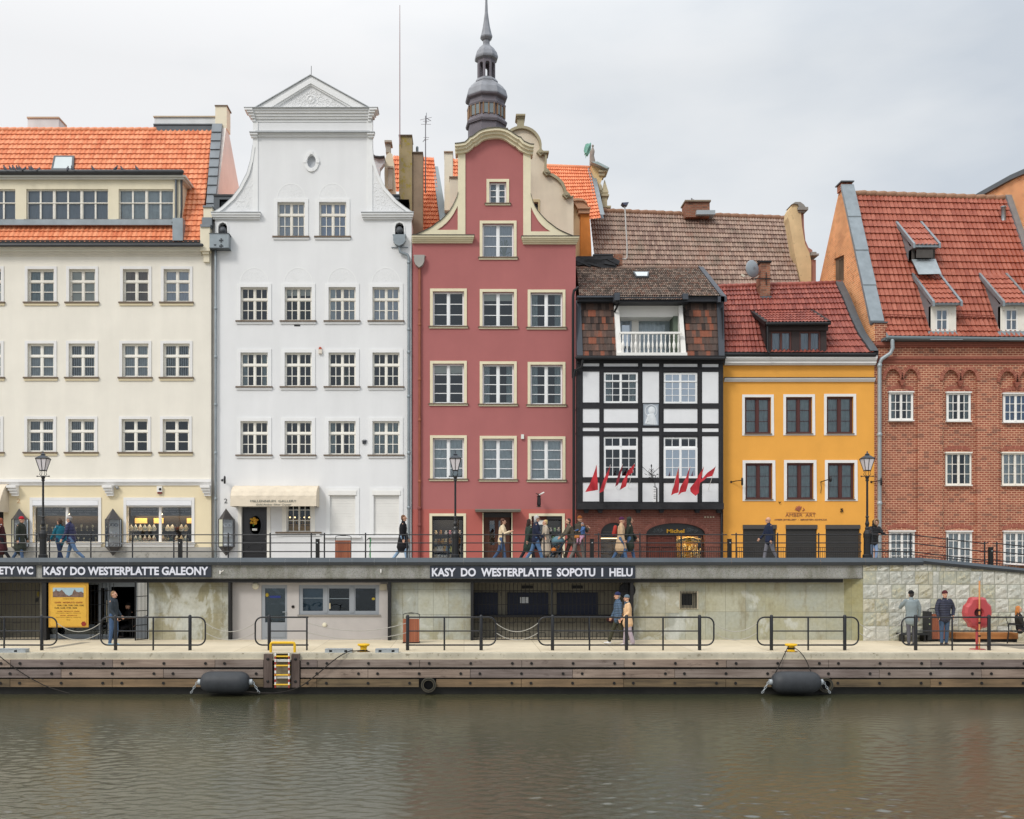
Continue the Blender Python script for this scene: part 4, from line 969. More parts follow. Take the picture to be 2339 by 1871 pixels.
# ground floor: brick with two arches
BRK_D = brick_mat('dark_red_brick','#6b423a','#7b4d43','#7d5c52',.25,.085,.010,bump=.35)
def arch(x0,x1,ys,yt,yb=1291.9,n=14):
    o = [(x0,yb)];cx = (x0+x1)/2
    for i in range(n+1):
        a = math.pi*(1-i/n);o.append((cx+(x1-x0)/2*math.cos(a),ys-(ys-yt)*math.sin(a)))
    return o+[(x1,yb)]
yg = YT+.25
a1 = arch(1372,1432,1219,1194);a2 = arch(1475.7,1611,1220,1195)
mb = MB();mb.plate(xz([(1318,1291.9)]+a1+a2+[(1652,1291.9),(1652,1163),(1318,1163)],yg),[],yg,yg+.35);mb.build('ground_floor_wall',BRK_D,h)
SOL = brick_mat('arch_brick','#6f443b','#805046','#7d5c52',.075,3.0,.008,bump=.3)
def voussoir(h,pl_in,pl_out,Y,n,mat,proud=.04,name='brick_arch'):
    mb = MB()
    def at(pl,t):
        L = [0]
        for a,b in zip(pl,pl[1:]): L.append(L[-1]+math.dist(a,b))
        d = t*L[-1]
        for i in range(len(pl)-1):
            if d <= L[i+1] or i == len(pl)-2:
                f = (d-L[i])/(L[i+1]-L[i]);return (pl[i][0]+(pl[i+1][0]-pl[i][0])*f,pl[i][1]+(pl[i+1][1]-pl[i][1])*f)
    for i in range(n):
        t0,t1 = (i+.08)/n,(i+.92)/n;pr = proud+random.uniform(-.006,.006)
        q = [at(pl_in,t0),at(pl_in,t1),at(pl_out,t1),at(pl_out,t0)]
        mb.plate(q,[],Y-pr,Y)
        mb.mi[-5:] = [random.choice((0,0,1))]*5 if len(mb.mi) >= 5 else []
    return mb.build(name,mat,h)
B1 = M('#74483f',.9,var=.1,vs=8);B2 = M('#85554a',.9,var=.1,vs=8)
for (x0,x1,ys,yt,n) in ((1372,1432,1219,1194,26),(1475.7,1611,1220,1195,48)):
    i_ = xz(arch(x0,x1,ys,yt)[1:-1],yg);o_ = xz(arch(x0-8,x1+8,ys-1,yt-13)[1:-1],yg);voussoir(h,i_,o_,yg,n,[B1,B2],.02)
interior(h,yg,1320,1650,1190,1291,back=1.4,mat=ROOM2)
BLK = M('#0f0f11',.35,spec=.6)
mb = MB();A = arch(1372,1432,1219,1194,1221);mb.plate(xz(A,yg),[],yg+.12,yg+.2);mb.fb(1370,1434,1219,1222,yg,.05,.2);t_ = mb.build('transom',BLK,h)
text_mesh('BOUTIQUE',X(1378,yg),X(1400,yg),Z(1217,yg),Z(1213.5,yg),yg+.11,.008).build('lettering',M('#5c5a50',.6),t_)
w = window(h,yg,1372,1432,1222,1291,(1,),(1,),(),BLK,GLASS_SHOP,None,None,None,rev=.12,fr=.03,name='shop_window')
mb = MB();mb.fb(1374,1430,1228.5,1230.5,yg,.3,.34);mb.build('light_strip',GLOW,w)
mb = MB();mb.fb(1372,1432,1232,1291,yg,.9,.95);mb.build('display_back',M('#7b6a58',.7,var=.4,vs=5),w)
A = arch(1475.7,1611,1220,1195,1221);mb = MB();mb.plate(xz(A,yg),[],yg+.12,yg+.2);mb.fb(1471,1615,1219.5,1222,yg,.03,.2);t_ = mb.build('transom',BLK,h)
mb = MB();tendrils(mb,in_poly(xz(arch(1480,1519,1217,1201,1217),yg)),(X(1480,yg),X(1519,yg),Z(1218,yg),Z(1199,yg)),14,yg+.115,.10,.010,5);tendrils(mb,in_poly(xz([(1568,1217),(1568,1200),(1585,1203),(1602,1213),(1605,1217)],yg)),(X(1568,yg),X(1605,yg),Z(1218,yg),Z(1199,yg)),14,yg+.115,.10,.010,6);mb.build('scrollwork',M('#50575a',.5),t_)
GOLD = M('#c8962f',.4,metal=.4,var=.1)
text_mesh('Michel',X(1524,yg),X(1564.5,yg),Z(1217.5,yg),Z(1208.5,yg),yg+.105,.01,.03).build('lettering',GOLD,t_)
mb = MB();mb.plate(xz([(1476,1291.9),(1544,1291.9),(1544,1222),(1476,1222)],yg),[],yg+.14,yg+.2)
for a,b in ((1482,1508),(1514,1540)):
    mb.plate(xz([(a,1250),(b,1250),(b,1226),(a,1226)],yg),[xz([(a+3,1247),(b-3,1247),(b-3,1229),(a+3,1229)],yg)],yg+.11,yg+.14);mb.fb(a,b,1254,1288,yg,.11,.14)
mb.build('door',wood_mat('carved_red_brown_wood','#4b2620','#6b382c','z',1.2,.45),h)
w = window(h,yg,1544,1606,1222,1291,(1,),(1,),(),BRN,GLASS_SHOP,None,None,None,rev=.12,fr=.05,name='shop_window')
mb = MB();mb.fb(1544,1606,1222,1291,yg,.95,1.0)
mb.build('display_back',M('#b4852f',.6,var=.3,vs=2),w)
mb = MB()
for k in range(40):
    x = 1546+random.uniform(0,58);t = (x-1575)/30;mb.ell(P(x,1232+5*t*t+random.uniform(-2.5,2.5),yg+.4),.12,.06,.07,6,5)
mb.build('garland',M('#d6b46a',.8,var=.3,vs=8),w)
mb = MB()
for k in range(46):
    x = 1547+random.uniform(0,56);y = random.uniform(1246,1284);mb.tube([P(x,y-3,yg+.5),P(x+random.uniform(-2,2),y+4,yg+.45)],random.uniform(.015,.045),5)
mb.build('display_goods',M('#e0c07a',.35,metal=.5,var=.4,vs=14),w)
hidden_shop_light(h,1550,1600,1220,yg,.35,.3)
mb = MB()
for k in range(4):
    c = P(1610.5+6.4*k,1181.3,yg-.01);mb.add([(c.x+.055*math.sin(i*math.pi/5)*(1 if i % 2 == 0 else .42),c.y-.01,c.z+.055*math.cos(i*math.pi/5)*(1 if i % 2 == 0 else .42)) for i in range(10)],[tuple(range(10))])
mb.build('star',M('#b0a48c',.5),h)
mb = MB()
for x in (1340,1372,1459,1512,1594,1644): mb.fb(x-6,x+6,1163.7,1166.5,YT,-.28+.3,.3);mb.fb(x-4.5,x+4.5,1166.7,1171,YT,.05,.3)
mb.fb(1318,1652,1160.5,1163.5,YT,.0,.5)
mb.build('corbel',TIM,h)
mb = MB();mb.quad((X(1318.3,YT),YT+.02,Z(1163,YT)),(X(1318.3,YT),YT+9,Z(1163,YT)),(X(1318.3,YT),YT+9,Z(690,YT)),(X(1318.3,YT),YT+.02,Z(690,YT)))
for y in (850,930,985,1100): mb.box(X(1317.6,YT),X(1318.2,YT),YT+.05,YT+.6,Z(y+4,YT),Z(y,YT))
mb.mi = [0]+[0]*24;mb.build('side_wall',TIM,h)
mb = MB();mb.quad((X(1651.7,YT),YT+.02,GZ),(X(1651.7,YT),YT+9,GZ),(X(1651.7,YT),YT+9,Z(700,YT)),(X(1651.7,YT),YT+.02,Z(700,YT)));mb.build('side_wall',TIM,h)
mb = MB();mb.quad((X(1318.7,YT),yg+.1,GZ),(X(1318.7,YT),YT+9,GZ),(X(1318.7,YT),YT+9,Z(1160,YT)),(X(1318.7,YT),yg+.1,Z(1160,YT)));mb.build('side_wall',BRK_D,h)
mb = MB();mb.fb(1316,1654,815.5,822,YT,-.34,.1);mb.tube([P(1317,817.5,YT-.34),P(1653,819,YT-.34)],.07,10);mb.build('gutter',GUTB,h,smooth=False)
pipe(h,[P(1331,822,YT-.3),P(1329,838,YT-.25),P(1314,846,YT-.1),P(1310.5,862,YT-.05),P(1310.5,1289,YT-.05)],.06,GUTB)
pipe(h,[P(1320,657,YT-.1),P(1311,664,YT-.06),P(1309,676,YT-.03),P(1309,862,YT-.03)],.06,GUTB)
pipe(h,[P(1648.5,1166,yg-.1),P(1648.5,1289,yg-.1)],.055,GUTB)
# steep tile-hung attic storey, loggia in the middle
MANS = tile_mat('hung_tiles_mixed',['#3a302d','#4d423d','#5b4d47','#54453f','#5a4740','#55443d','#62493f','#584740','#6b5349','#87523f'],.85,var=.6)
ym = YT+.55                                               # top of the steep part leans back
def lean(px,py):
    t = (818-py)/(818-690);return P(px,py,YT-.05+t*.6)
roof('tile_hung_wall',[lean(1327,817),lean(1325,693)],[lean(1408,817),lean(1404,693)],9,8,MANS,h,au=.012,av=.03,prof=[0,.5,1,.5],stagger=1)
roof('tile_hung_wall',[lean(1568,817),lean(1564,693)],[lean(1641,817),lean(1637,693)],8,8,MANS,h,au=.012,av=.03,prof=[0,.5,1,.5],stagger=1)
DKM = M('#4a4e55',.5,var=.08,metal=.2)
mb = MB()
for a,b in (((1315,1326),(1317.5,1331)),((1636,1652),(1641,1654))):
    (t0,t1),(b0,b1) = a,b
    q = [lean(b0,817),lean(b1,817),lean(t1,687),lean(t0,687)];o = V((0,-.1,0))
    mb.add([p+o for p in q]+[p+V((0,.5,0)) for p in q],[(0,1,2,3),(0,4,7,3),(1,5,6,2)])
mb.build('corner_cladding',DKM,h)
mb = MB();mb.fb(1318,1411,678,692,YT+.45,-.25,.5);mb.fb(1556,1650,678,692,YT+.45,-.25,.5);mb.fb(1402,1566,686.5,698,YT+.45,-.65,.5);mb.build('fascia',M('#2c2e33',.5,var=.1),h)
mb = MB()
for (t0,t1),(b0,b1) in (((1403.5,1413.5),(1409,1421)),((1550,1558.5),(1556,1568))):
    q = [P(b0,815,YT-.22),P(b1,815,YT-.22),P(t1,698,YT+.25),P(t0,698,YT+.25)]
    mb.add(q+[p+V((0,.55,0)) for p in q],[(0,1,2,3),(0,4,7,3),(1,5,6,2),(4,5,6,7)])
mb.fb(1411,1560,698,724,YT+.5,.0,.9)
mb.fb(1409,1567,808,815,YT,-.26,.9)
lo = mb.build('loggia_frame',WHITE,h)
yl = YT+1.25
mb = MB();mb.plate(xz([(1400,815),(1570,815),(1570,700),(1400,700)],yl),[hole(1417,1443,728,812,yl),hole(1456,1538,722,812,yl)],yl,yl+.1);mb.build('loggia_wall',WHITE,lo)
mb = MB();mb.fb(1538,1556,722,815,YT+.4,.0,.8);mb.build('loggia_cheek',M('#5d6a5c',.7,var=.1),lo)
mb = MB();mb.fb(1400,1570,700,815,yl,.7,.72);mb.build('room_wall',ROOM,lo)
w = window(lo,yl,1417,1443,728,812,(1,),(1,),(),M('#a9b6c4',.4),GLASS_S,None,None,'grey',rev=.02,fr=.08,name='balcony_door')
w = window(lo,yl,1456,1538,722,812,(1,),(1,),(),WHITE,GLASS,None,None,'net',rev=.02,fr=.06,name='balcony_window')
mb = MB();ybal = YT-.2;mb.fb(1415,1558,758.5,763,ybal,-.06,.06);mb.fb(1415,1560,806,809.5,ybal,-.05,.05);bal = mb.build('balustrade',WHITE,lo)
bp = [(.018,0),(.03,.04),(.03,.1),(.02,.13),(.035,.2),(.055,.32),(.05,.42),(.025,.52),(.02,.6),(.032,.64),(.02,.68),(.03,.78),(.03,.86)]
for k in range(14):
    x = 1423+k*9.7;mb = MB();z0 = Z(806,ybal);z1 = Z(763,ybal);big = k % 3 == 0
    mb.lathe([(r_*(1.35 if big else .85),z*(z1-z0)/.86) for r_,z in bp],(X(x,ybal),ybal,z0),8);mb.build('baluster',WHITE,bal,smooth=True)
for sx,ex in ((1413,1404),(1561,1565)):
    mb = MB();mb.tube([P(sx,693,YT-.2),P(ex,712,YT+.15)],.045,6);mb.build('brace',DARK,h)
OLDT = tile_mat('weathered_brown_tiles',['#55483f','#6b5c53','#7d6e64','#8c7b6e','#74584b'],.85,moss='#57504a',var=.6)
yR = YT+4.0
roof('roof',[P(1323,677,YT+.1),P(1317,612,yR)],[P(1651,677,YT+.1),P(1600.6,613,yR)],62,17,OLDT,h,au=.035,av=.035,prof=ROLL)
roof('roof',[P(1411,686,YT-.3),P(1410,671,YT+.5)],[P(1559,686,YT-.3),P(1558,671,YT+.5)],28,3,OLDT,h,au=.035,av=.035,prof=ROLL)
mb = MB();mb.tube([P(1317,613,yR),P(1600,613.5,yR)],.11,8);mb.build('ridge_tiles',OLDT,h,smooth=True)
mb = MB();a,b = P(1600,612,yR),P(1655,679,YT);mb.strip([(a.x,a.z+.1),(b.x,b.z+.1)],[(a.x-.0,a.z-.05),(b.x-.0,b.z-.08)],0,1);mb.v = [];mb.f = [];mb.mi = []
mb.add([a+V((-.12,0,.1)),a+V((.12,0,.06)),b+V((.1,0,.02)),b+V((-.16,0,.08)),a+V((-.12,0,-.2)),a+V((.12,0,-.25)),b+V((.1,0,-.2)),b+V((-.16,0,-.2))],[(0,1,2,3),(0,3,7,4),(1,2,6,5),(2,3,7,6)])
mb.fb(1640,1655,677,690,YT,.0,.2)
mb.fb(1318,1410,675.5,679,YT,.0,.3);mb.fb(1401,1413,673,690,YT,-.35,.2);mb.fb(1556,1568,675,688,YT,-.35,.2)
mb.build('verge_cladding',DKM,h)
mb = MB();mb.add([P(1600.6,613,yR),P(1651,677,YT+.1),P(1651,677,YT+8),P(1600.6,613,yR+1)],[(0,1,2,3)]);mb.quad(P(1317,612,yR),P(1600,612,yR),P(1600,612,yR)+V((0,4,-3)),P(1317,612,yR)+V((0,4,-3)));mb.build('rear_roof',OLDT,h)
def tslope(z): za,zb = Z(677,YT+.1),Z(613,yR);return YT+.1+(z-za)/(zb-za)*(yR-YT-.1)
skylight(h,1453,1479,627,637.5,YT+3,tslope,-6)
# clutter of bitumen sheets and a little brick stack behind the ridge
mb = MB();Yd = yR+.15;mb.fb(1316,1400,594,616,Yd,.0,1.5);mb.fb(1316,1376,588,593.8,Yd,-.2,1.2)
for k in range(9): mb.obox(P(1330+k*9,random.uniform(588,604),Yd-.25),random.uniform(.5,1.1),.08,random.uniform(.15,.35),0,random.uniform(-.4,.4),random.uniform(-.5,.5))
mb.tube([P(1357,583.5,Yd-.1),P(1397,583.5,Yd-.1)],.07,8)
mb.build('roof_felt',M('#28292c',.75,var=.25,vs=3,bump=.4,bs=8),h)
BRK_C = brick_mat('chimney_brick','#8d5a48','#a06a52','#8c7767',.25,.085,.014,bump=.6,blot='#4d3b36');BRK_CY = brick_mat('chimney_brick_side','#8d5a48','#a06a52','#8c7767',.25,.085,.014,axis='y')
mb = MB();mb.fb(1403,1421,581,616,Yd,-.1,.6);o = mb.build('chimney',BRK_C,h)

# ================================================================ 5 yellow house
h = thing('townhouse','amber yellow plastered house with white cornices and dark red windows','house',(X(1825,YF),YF,GZ));yellow = h
YEL = M('#eaa84c',.9,var=.04,vs=.9,bump=.5,bs=28,streak=.04,dirt='#dda24e',dirt_at=.66)
yw1 = [(1701,1761,907.5,991.5),(1795,1855,907,991),(1888,1949,906,991)];yw2 = [(1702.5,1764,1058,1141),(1797,1858,1057.5,1141),(1890.5,1951.5,1057.5,1141)]
shut = [(1697,1773,1200),(1795,1866,1200),(1886,1964,1200)]
holes = [hole(a,b,c,d,YF) for a,b,c,d in yw1+yw2]
out = [(1652,1291.9)]
for a,b,c in shut: out += [(a,1291.9),(a,c),(b,c),(b,1291.9)]
out += [(1997,1291.9),(1997,830),(1652,830)]
mb = MB();mb.plate(xz(out,YF),holes,YF,YF+.28);mb.build('wall',YEL,h)
interior(h,YF,1656,1993,880,1180)
mb = MB();cornice(mb,1653,1997,816,835,YF,(.36,.36,.31,.25,.25,.17));mb.build('cornice',WTRIM,h)
mb = MB();cornice(mb,1653.5,1997,864.5,872.5,YF,(.16,.12,.07));mb.fb(1653,1997,863.3,864.3,YF,-.19,0);mb.mi = [0]*18+[1]*6;mb.build('string_course',[WTRIM,DARK],h)
mb = MB();mb.fb(1652,1998,806,815.5,YF,-.26,.2);mb.tube([P(1652,810,YF-.36),P(1998,811,YF-.36)],.085,10);mb.build('gutter',GUTB,h)
DRED = M('#4f2824',.5,var=.1,spec=.45)
for ws_,r6 in ((yw1,6),(yw2,6.5)):
    for j,(a,b,c,d) in enumerate(ws_):
        w = window(h,YF,a,b,c,d,(1,1),(1,1,1),('B','B'),DRED,GLASS,None,None,'net2',rev=.10,fr=.1,mu=.16,bar=.018)
        mb = MB();k = r6;mb.plate(xz([(a-k,d+3.6),(b+k+.8,d+3.6),(b+k,c-k),(a-k,c-k)],YF),[xz([(a,d),(b,d),(b,c),(a,c)],YF)],YF-.03,YF);mb.build('surround',WTRIM,w)
        mb = MB();mb.fb(a-1,b+1.5,d-1,d+1.2,YF,-.07,.1);mb.build('sill',SILLB,w)
SHUT = M('#3a3938',.5,var=.08)
for a,b,c in shut:
    s_ = MB()
    for k in range(22): s_.fb(a+1,b-1,1208+k*3.9,1208+(k+1)*3.9-.7,YF,.06,.1)
    s_.fb(a+1,b-1,1208,1291.9,YF,.09,.12);sh = s_.build('shutter',SHUT,h)
    s_ = MB();s_.fb(a-.5,b+.5,1199,1208.2,YF,-.04,.1);s_.build('shutter_box',M('#4a4643',.5),sh)
SIGNB = M('#8f5b3f',.7,var=.1)
on_wall_text(h,'AMBER  ART',1794,1863,1173,1180.5,YF,SIGNB,0)
on_wall_text(h,'AMBER JEWELLERY  •  BERNSTEIN SCHMUCK',1768.6,1889,1185.5,1190,YF,M('#6d4a4a',.7),0)
mb = MB();mb.fb(1796,1862,1171,1171.8,YF,-.015,0)
for k in range(6):
    a = -2.4+k*.42;c = P(1825,1165,YF);p = c+V((math.cos(a)*-.03,-.02,.0));q = c+V((.19*math.sin(a+.9)*1.0,-.02,.19*math.cos(a+.9)));mb.tube([c+V((0,-.02,-.06)),(c+q)/2+V((0,0,.02)),q],[.012,.045,.008],6)
mb.tube([P(1833,1167,YF-.02),P(1837,1164,YF-.02),P(1835,1160,YF-.02)],[.015,.03,.01],5)
mb.build('shell_emblem',M('#9a5b45',.6,var=.1),h)
on_wall_text(h,'5',1919,1925.5,1161.6,1170,YF,DARK,.01,d=.05)
bracket_lamp(h,1670,1101,YF,1.3,.35);bracket_lamp(h,1990,1101,YF,1.0,.35)
mb = MB();p = P(1874.5,1101,YF);mb.tube([p,p+V((.12,-.3,.05)),p+V((.28,-.45,.1))],.02,6);mb.ell(p+V((.27,-.45,.08)),.07,.07,.12,8,6);mb.tube([p+V((.22,-.4,.08)),p+V((.2,-.4,.22)),p+V((.3,-.4,.22))],.012,5);mb.tube([p,p+V((.02,-.05,-.25)),p+V((-.02,-.05,-.48))],.012,5);mb.build('lantern_hook',IRON,h)
mb = MB()
for a in (-.06,0,.06): mb.tube([P(1781,1150,YF-.05),P(1781,1146,YF-.08)+V((a,0,0))],.012,4)
mb.build('wall_hook',IRON,h)
# roof
RT = tile_mat('red_pantiles',['#773a31','#86443a','#934e42','#9e594c','#804038'],.5,var=.4)
Yr5 = YF+3.2
red_edge = [P(1996.4,807,YF-.25),P(1967,764,YF+.55),P(1950.5,728,YF+1.2),P(1933.8,686,YF+2.1),P(1915.7,648,Yr5)]
left_edge = [P(1652.5,806,YF-.25),P(1652,770,YF+.55),P(1650,728,YF+1.3),P(1647,692,YF+2.1),P(1642,656,Yr5)]
roof('roof',left_edge,red_edge,36,12,RT,h,au=.05,av=.055)
mb = MB();n = 20;a,b = P(1640,655,Yr5),P(1916,647,Yr5)
for i in range(n): mb.tube([a.lerp(b,i/n),a.lerp(b,(i+1)/n)+V((.03,0,.01))],[.10,.13],8)
mb.build('ridge_tiles',RT,h,smooth=True)
mb = MB();mb.quad(P(1642,656,Yr5),P(1916,648,Yr5),P(1916,648,Yr5)+V((0,4,-5)),P(1642,656,Yr5)+V((0,4,-5)));mb.build('rear_roof',RT,h)
mb = MB()
for i in range(4):
    a,b = red_edge[i],red_edge[i+1];o = V((0,-.08,.1));w_ = V((.17,0,0))
    mb.add([a+o-w_,a+o+w_,b+o+w_,b+o-w_,a-w_,a+w_-V((0,0,.3)),b+w_-V((0,0,.3)),b-w_],[(0,1,2,3),(1,5,6,2),(0,4,7,3)])
mb.build('verge_flashing',ZINC_D,h)
# shed dormer of dark boards
ydm = YF-.27
DBR = M('#3b3130',.7,var=.1,bump=.2)
def yslope(z):
    for (p,q) in zip(left_edge,left_edge[1:]):
        if z <= q.z: return p.y+(z-p.z)/(q.z-p.z)*(q.y-p.y)
    return Yr5
mb = MB();mb.plate(xz([(1752,806),(1888,806),(1888,742),(1752,742)],ydm),[hole(1761,1808,757,803,ydm),hole(1826,1874.5,757,803,ydm)],ydm,ydm+.2)
for px in (1752,1888):
    zt = Z(740,ydm);zb = Z(806,ydm);xx = X(px,ydm);mb.add([(xx,ydm,zb),(xx,ydm,zt),(xx,yslope(Z(703,YF+1.9))+.2,Z(703,YF+1.9)),(xx,yslope(zb),zb)],[(0,1,2,3)])
mb.fb(1752,1890,742,756,ydm,-.1,.0)
d5 = mb.build('dormer',DBR,h)
mb = MB();mb.fb(1753,1887,745,806,ydm,.5,.52);mb.build('room_wall',ROOM2,d5)
for a,b in ((1761,1808),(1826,1874.5)): window(d5,ydm,a,b,757,803,(1,1),(1,),(),M('#5c3833',.5,var=.1),GLASS,None,None,'grey',rev=.04,fr=.07,mu=.10)
TL = P(1713,704,YF+1.85);TR_ = P(1849,701,YF+1.85)
BL,BR = P(1751,737.5,ydm-.30),P(1893,736.5,ydm-.30)
TL = V((BL.x,TL.y+.3,TL.z));TR_ = V((BR.x,TR_.y+.3,TR_.z))
roof('dormer_roof',[BL,TL],[BR,TR_],18,6,RT,d5,au=.04,av=.045)
mb = MB();mb.fb(1751,1893,738,742,ydm-.3,-.06,.35);mb.tube([BL+V((0,-.06,-.06)),BR+V((0,-.06,-.06))],.07,8)
for A_,B_ in ((BL,TL),(BR,TR_)): mb.add([A_+V((-.08,0,.06)),A_+V((.1,0,.06)),B_+V((.1,0,.06)),B_+V((-.08,0,.06)),A_+V((-.08,0,-.12)),A_+V((.1,0,-.12)),B_+V((.1,0,-.12)),B_+V((-.08,0,-.12))],[(0,1,2,3),(0,4,7,3),(1,5,6,2)])
mb.build('dormer_gutter',GUTB,d5)
pipe(d5,[P(1753,742,ydm-.3),P(1753,800,ydm-.25),P(1757,806,ydm-.35)],.05,DARK)
# chimney with dish
yc = YF+2.6;mb = MB();mb.fb(1733,1755,604,690,yc,-.3,.4);ch = mb.build('chimney',BRK_C,h)
mb = MB();mb.fb(1731,1757,600.5,604.5,yc,-.38,.48);mb.build('chimney_cap',DARK,ch)
mb = MB();mb.fb(1732,1758,681,699,yc,-.36,.3);mb.build('flashing',ZINC_D,ch)
mb = MB();mb.fb(1710,1756,640,641.5,yc,-.36,-.32);mb.fb(1744,1745.5,627,655,yc,-.38,-.34);mb.fb(1728,1743,598,599.5,yc,-.1,0);mb.build('iron_bracket',IRON,ch)
mb = MB();prof_ = [(.0,.12),(.12,.11),(.25,.075),(.36,.02),(.40,-.01),(.40,-.03),(.25,.05),(.0,.09)]
mb.lathe(prof_,(0,0,0),24,axis='x');c = P(1719,614,yc-.6);rm = Matrix.Rotation(R(-62),4,'Z') ;mb.v = [tuple(c+rm @ V((v[0],v[1]*.98,v[2]))) for v in mb.v]
ds = mb.build('satellite_dish',M('#8d949a',.5,var=.06),ch,smooth=True)
mb = MB();mb.tube([c+V((0,0,-.1)),c+V((.15,.25,-.45)),P(1733,630,yc-.2)],.022,6);mb.tube([c+V((-.05,0,-.36)),P(1697,631,yc-.9)],.016,5);mb.obox(P(1696.5,630,yc-.9),.16,.1,.1,0,0,.5);mb.build('dish_arm',M('#c6bfae',.5),ds)
side_walls(h,X(1652.5,YF),X(1996.5,YF),YF,Z(806,YF),Z(806,YF),YEL)

# ================================================================ 6 brick house on the right
h = thing('townhouse','red brick house at the right edge with pointed blind arches and tall red roof','house',(X(2170,YF),YF,GZ));brick = h
BRK = brick_mat('red_brick','#8f5040','#a5634e','#cba084',.23,.0975,.017,bump=.6,blot='#6d5248')
BRKY = brick_mat('sunlit_orange_brick_side','#dc8c54','#efa569','#ecc9a4',.23,.0975,.015,axis='y',bump=.5,blot='#b57a55')  # orange brick, with the sun on its left-facing walls painted in
BV1 = M('#9c5f4f',.9,var=.12,vs=9,bump=.3);BV2 = M('#ad705d',.9,var=.12,vs=9,bump=.3)
def z3(x,y): return (1980+x*.3014,780+y*.3014)
bays = [(2021,2096.5,0),(2153,2231,2),(2283,2360,5)]
def parch(x0,x1,ys,yt,n=7):       # pointed arch from (x0,ys) over to (x1,ys)
    cx = (x0+x1)/2;o = []
    for i in range(n+1):
        a = i/n*math.pi/2;o.append((x0+(cx-x0)*(1-math.cos(a))**.9,ys-(ys-yt)*math.sin(a)))
    return o+[(2*cx-x,y) for x,y in o[:-1][::-1]]
holesF = [];arcs = []
for x0,x1,dy in bays:
    m_ = (x0+x1)/2+1;w_ = 3.2
    L = parch(x0,m_-w_,868+dy,843+dy);R_ = parch(m_+w_,x1,868+dy,843+dy)
    holesF.append(xz([(x0,1291.5)]+L+[(m_-w_,874+dy),(m_,878+dy),(m_+w_,874+dy)]+R_+[(x1,1291.5)],YF-.0));arcs.append((L,R_,m_,dy))
mb = MB();mb.plate(xz([(1997,1291.9),(2415,1291.9),(2415,779),(1997,779)],YF),holesF,YF,YF+.14);mb.build('wall',BRK,h)
wb_ = [(2031.5,2086.5,896,960),(2163,2218,897,961.5),(2292.5,2349,899.5,964),(2161,2219.5,1035,1108),(2290,2349,1035,1108),(2032,2090,1214,1291),(2163,2221,1214.5,1291),(2293.5,2352,1214.5,1291)]
mb = MB();mb.plate(xz([(2000,1291.9),(2414,1291.9),(2414,800),(2000,800)],YF),[hole(a,b,c,d,YF) for a,b,c,d in wb_],YF+.12,YF+.4);mb.build('recessed_wall',BRK,h)
interior(h,YF+.1,2000,2413,810,1291)
mb = MB()
for L,R_,m_,dy in arcs:
    for A in (L,R_):
        pin = xz(A,YF);cx = sum(p[0] for p in A)/len(A)
        pout = xz([(cx+(x-cx)*1.38,y-(0 if y > 862+dy else 6.5)-.0) for x,y in A],YF)
        n = 20
        def at(pl,t):
            Ls = [0]
            for a,b in zip(pl,pl[1:]): Ls.append(Ls[-1]+math.dist(a,b))
            d = t*Ls[-1]
            for i in range(len(pl)-1):
                if d <= Ls[i+1] or i == len(pl)-2:
                    f = (d-Ls[i])/(Ls[i+1]-Ls[i]);return (pl[i][0]+(pl[i+1][0]-pl[i][0])*f,pl[i][1]+(pl[i+1][1]-pl[i][1])*f)
        for i in range(n):
            t0,t1 = (i+.09)/n,(i+.91)/n;f0 = len(mb.f)
            mb.plate([at(pin,t0),at(pin,t1),at(pout,t1),at(pout,t0)],[],YF-.05,YF+.05);c_ = random.choice((0,1));mb.mi[f0:] = [c_]*(len(mb.f)-f0)
    for k in range(4): mb.fb(m_-6.5+k*1.4,m_+6.5-k*1.4,868+dy+k*3.1,870.6+dy+k*3.1,YF,-.07+.012*k,.12)
mb.mi += [0]*(len(mb.f)-len(mb.mi));mb.build('blind_arch',[BV1,BV2],h)
# corbel courses: rows of header bricks
mb = MB()
def dentil(y0,y1,pr,step=3.1,sl=.0):
    x = 1998
    while x < 2412:
        mb.fb(x,x+step*.8,y0+sl*(x-1998),y1+sl*(x-1998),YF,-pr,0);x += step
mb.fb(1997,2415,782,786,YF,-.10,0);dentil(786.5,790.5,.14);mb.fb(1997,2415,791,793.5,YF,-.07,0)
mb.fb(1997,2415,814,816.5,YF,-.05,0);dentil(817,821,.12);mb.fb(1997,2415,821.3,823,YF,-.08,0);dentil(823.5,828.5,.07);mb.fb(1997,2415,829,831,YF,-.04,0)
mb.build('corbel_course',BV1,h)
for i,(a,b,c,d) in enumerate(wb_):
    old = 3 <= i <= 4;fm = PEEL if old else WHITE
    rows = (1,1,1) if i < 5 else (1,1,1,1)
    w = window(h,YF+.05,a,b,c,d,(2,2),rows,('B',)*(len(rows)-1),fm,GLASS,None,None,['sides','sides','blue','sides','net','net','net','net'][i],rev=.03,fr=.09 if not old else .07,mu=.1,bar=.028)
    mb = MB();mb.fb(a-1.5,b+1.5,c-2.5,c+.4,YF,-.03,.12)
    if i < 5: mb.fb(a-1.2,b+1.2,d-.5,d+2.2,YF,-.05,.12)
    mb.build('sill' if False else 'window_trim',fm,w)
    n = 17;mb = MB();W = b-a;inn = [(a-1+(W+2)*t/12,c-4-5.5*math.sin(math.pi*t/12)) for t in range(13)];ou = [(a-3.5+(W+7)*t/12,c-11.5-6.5*math.sin(math.pi*t/12)) for t in range(13)]
    voussoir(h,xz(inn,YF),xz(ou,YF),YF+.115,n,[BV1,BV2],.012,'window_arch')
mb = MB();mb.fb(2012,2414,775,781,YF,-.36,.0)
mb.tube([(X(2018,YF),YF-.42,Z(776,YF)),(X(2414,YF),YF-.42,Z(781,YF))],.085,10);mb.build('gutter',M('#6f7a7e',.45,metal=.3,var=.1),h)
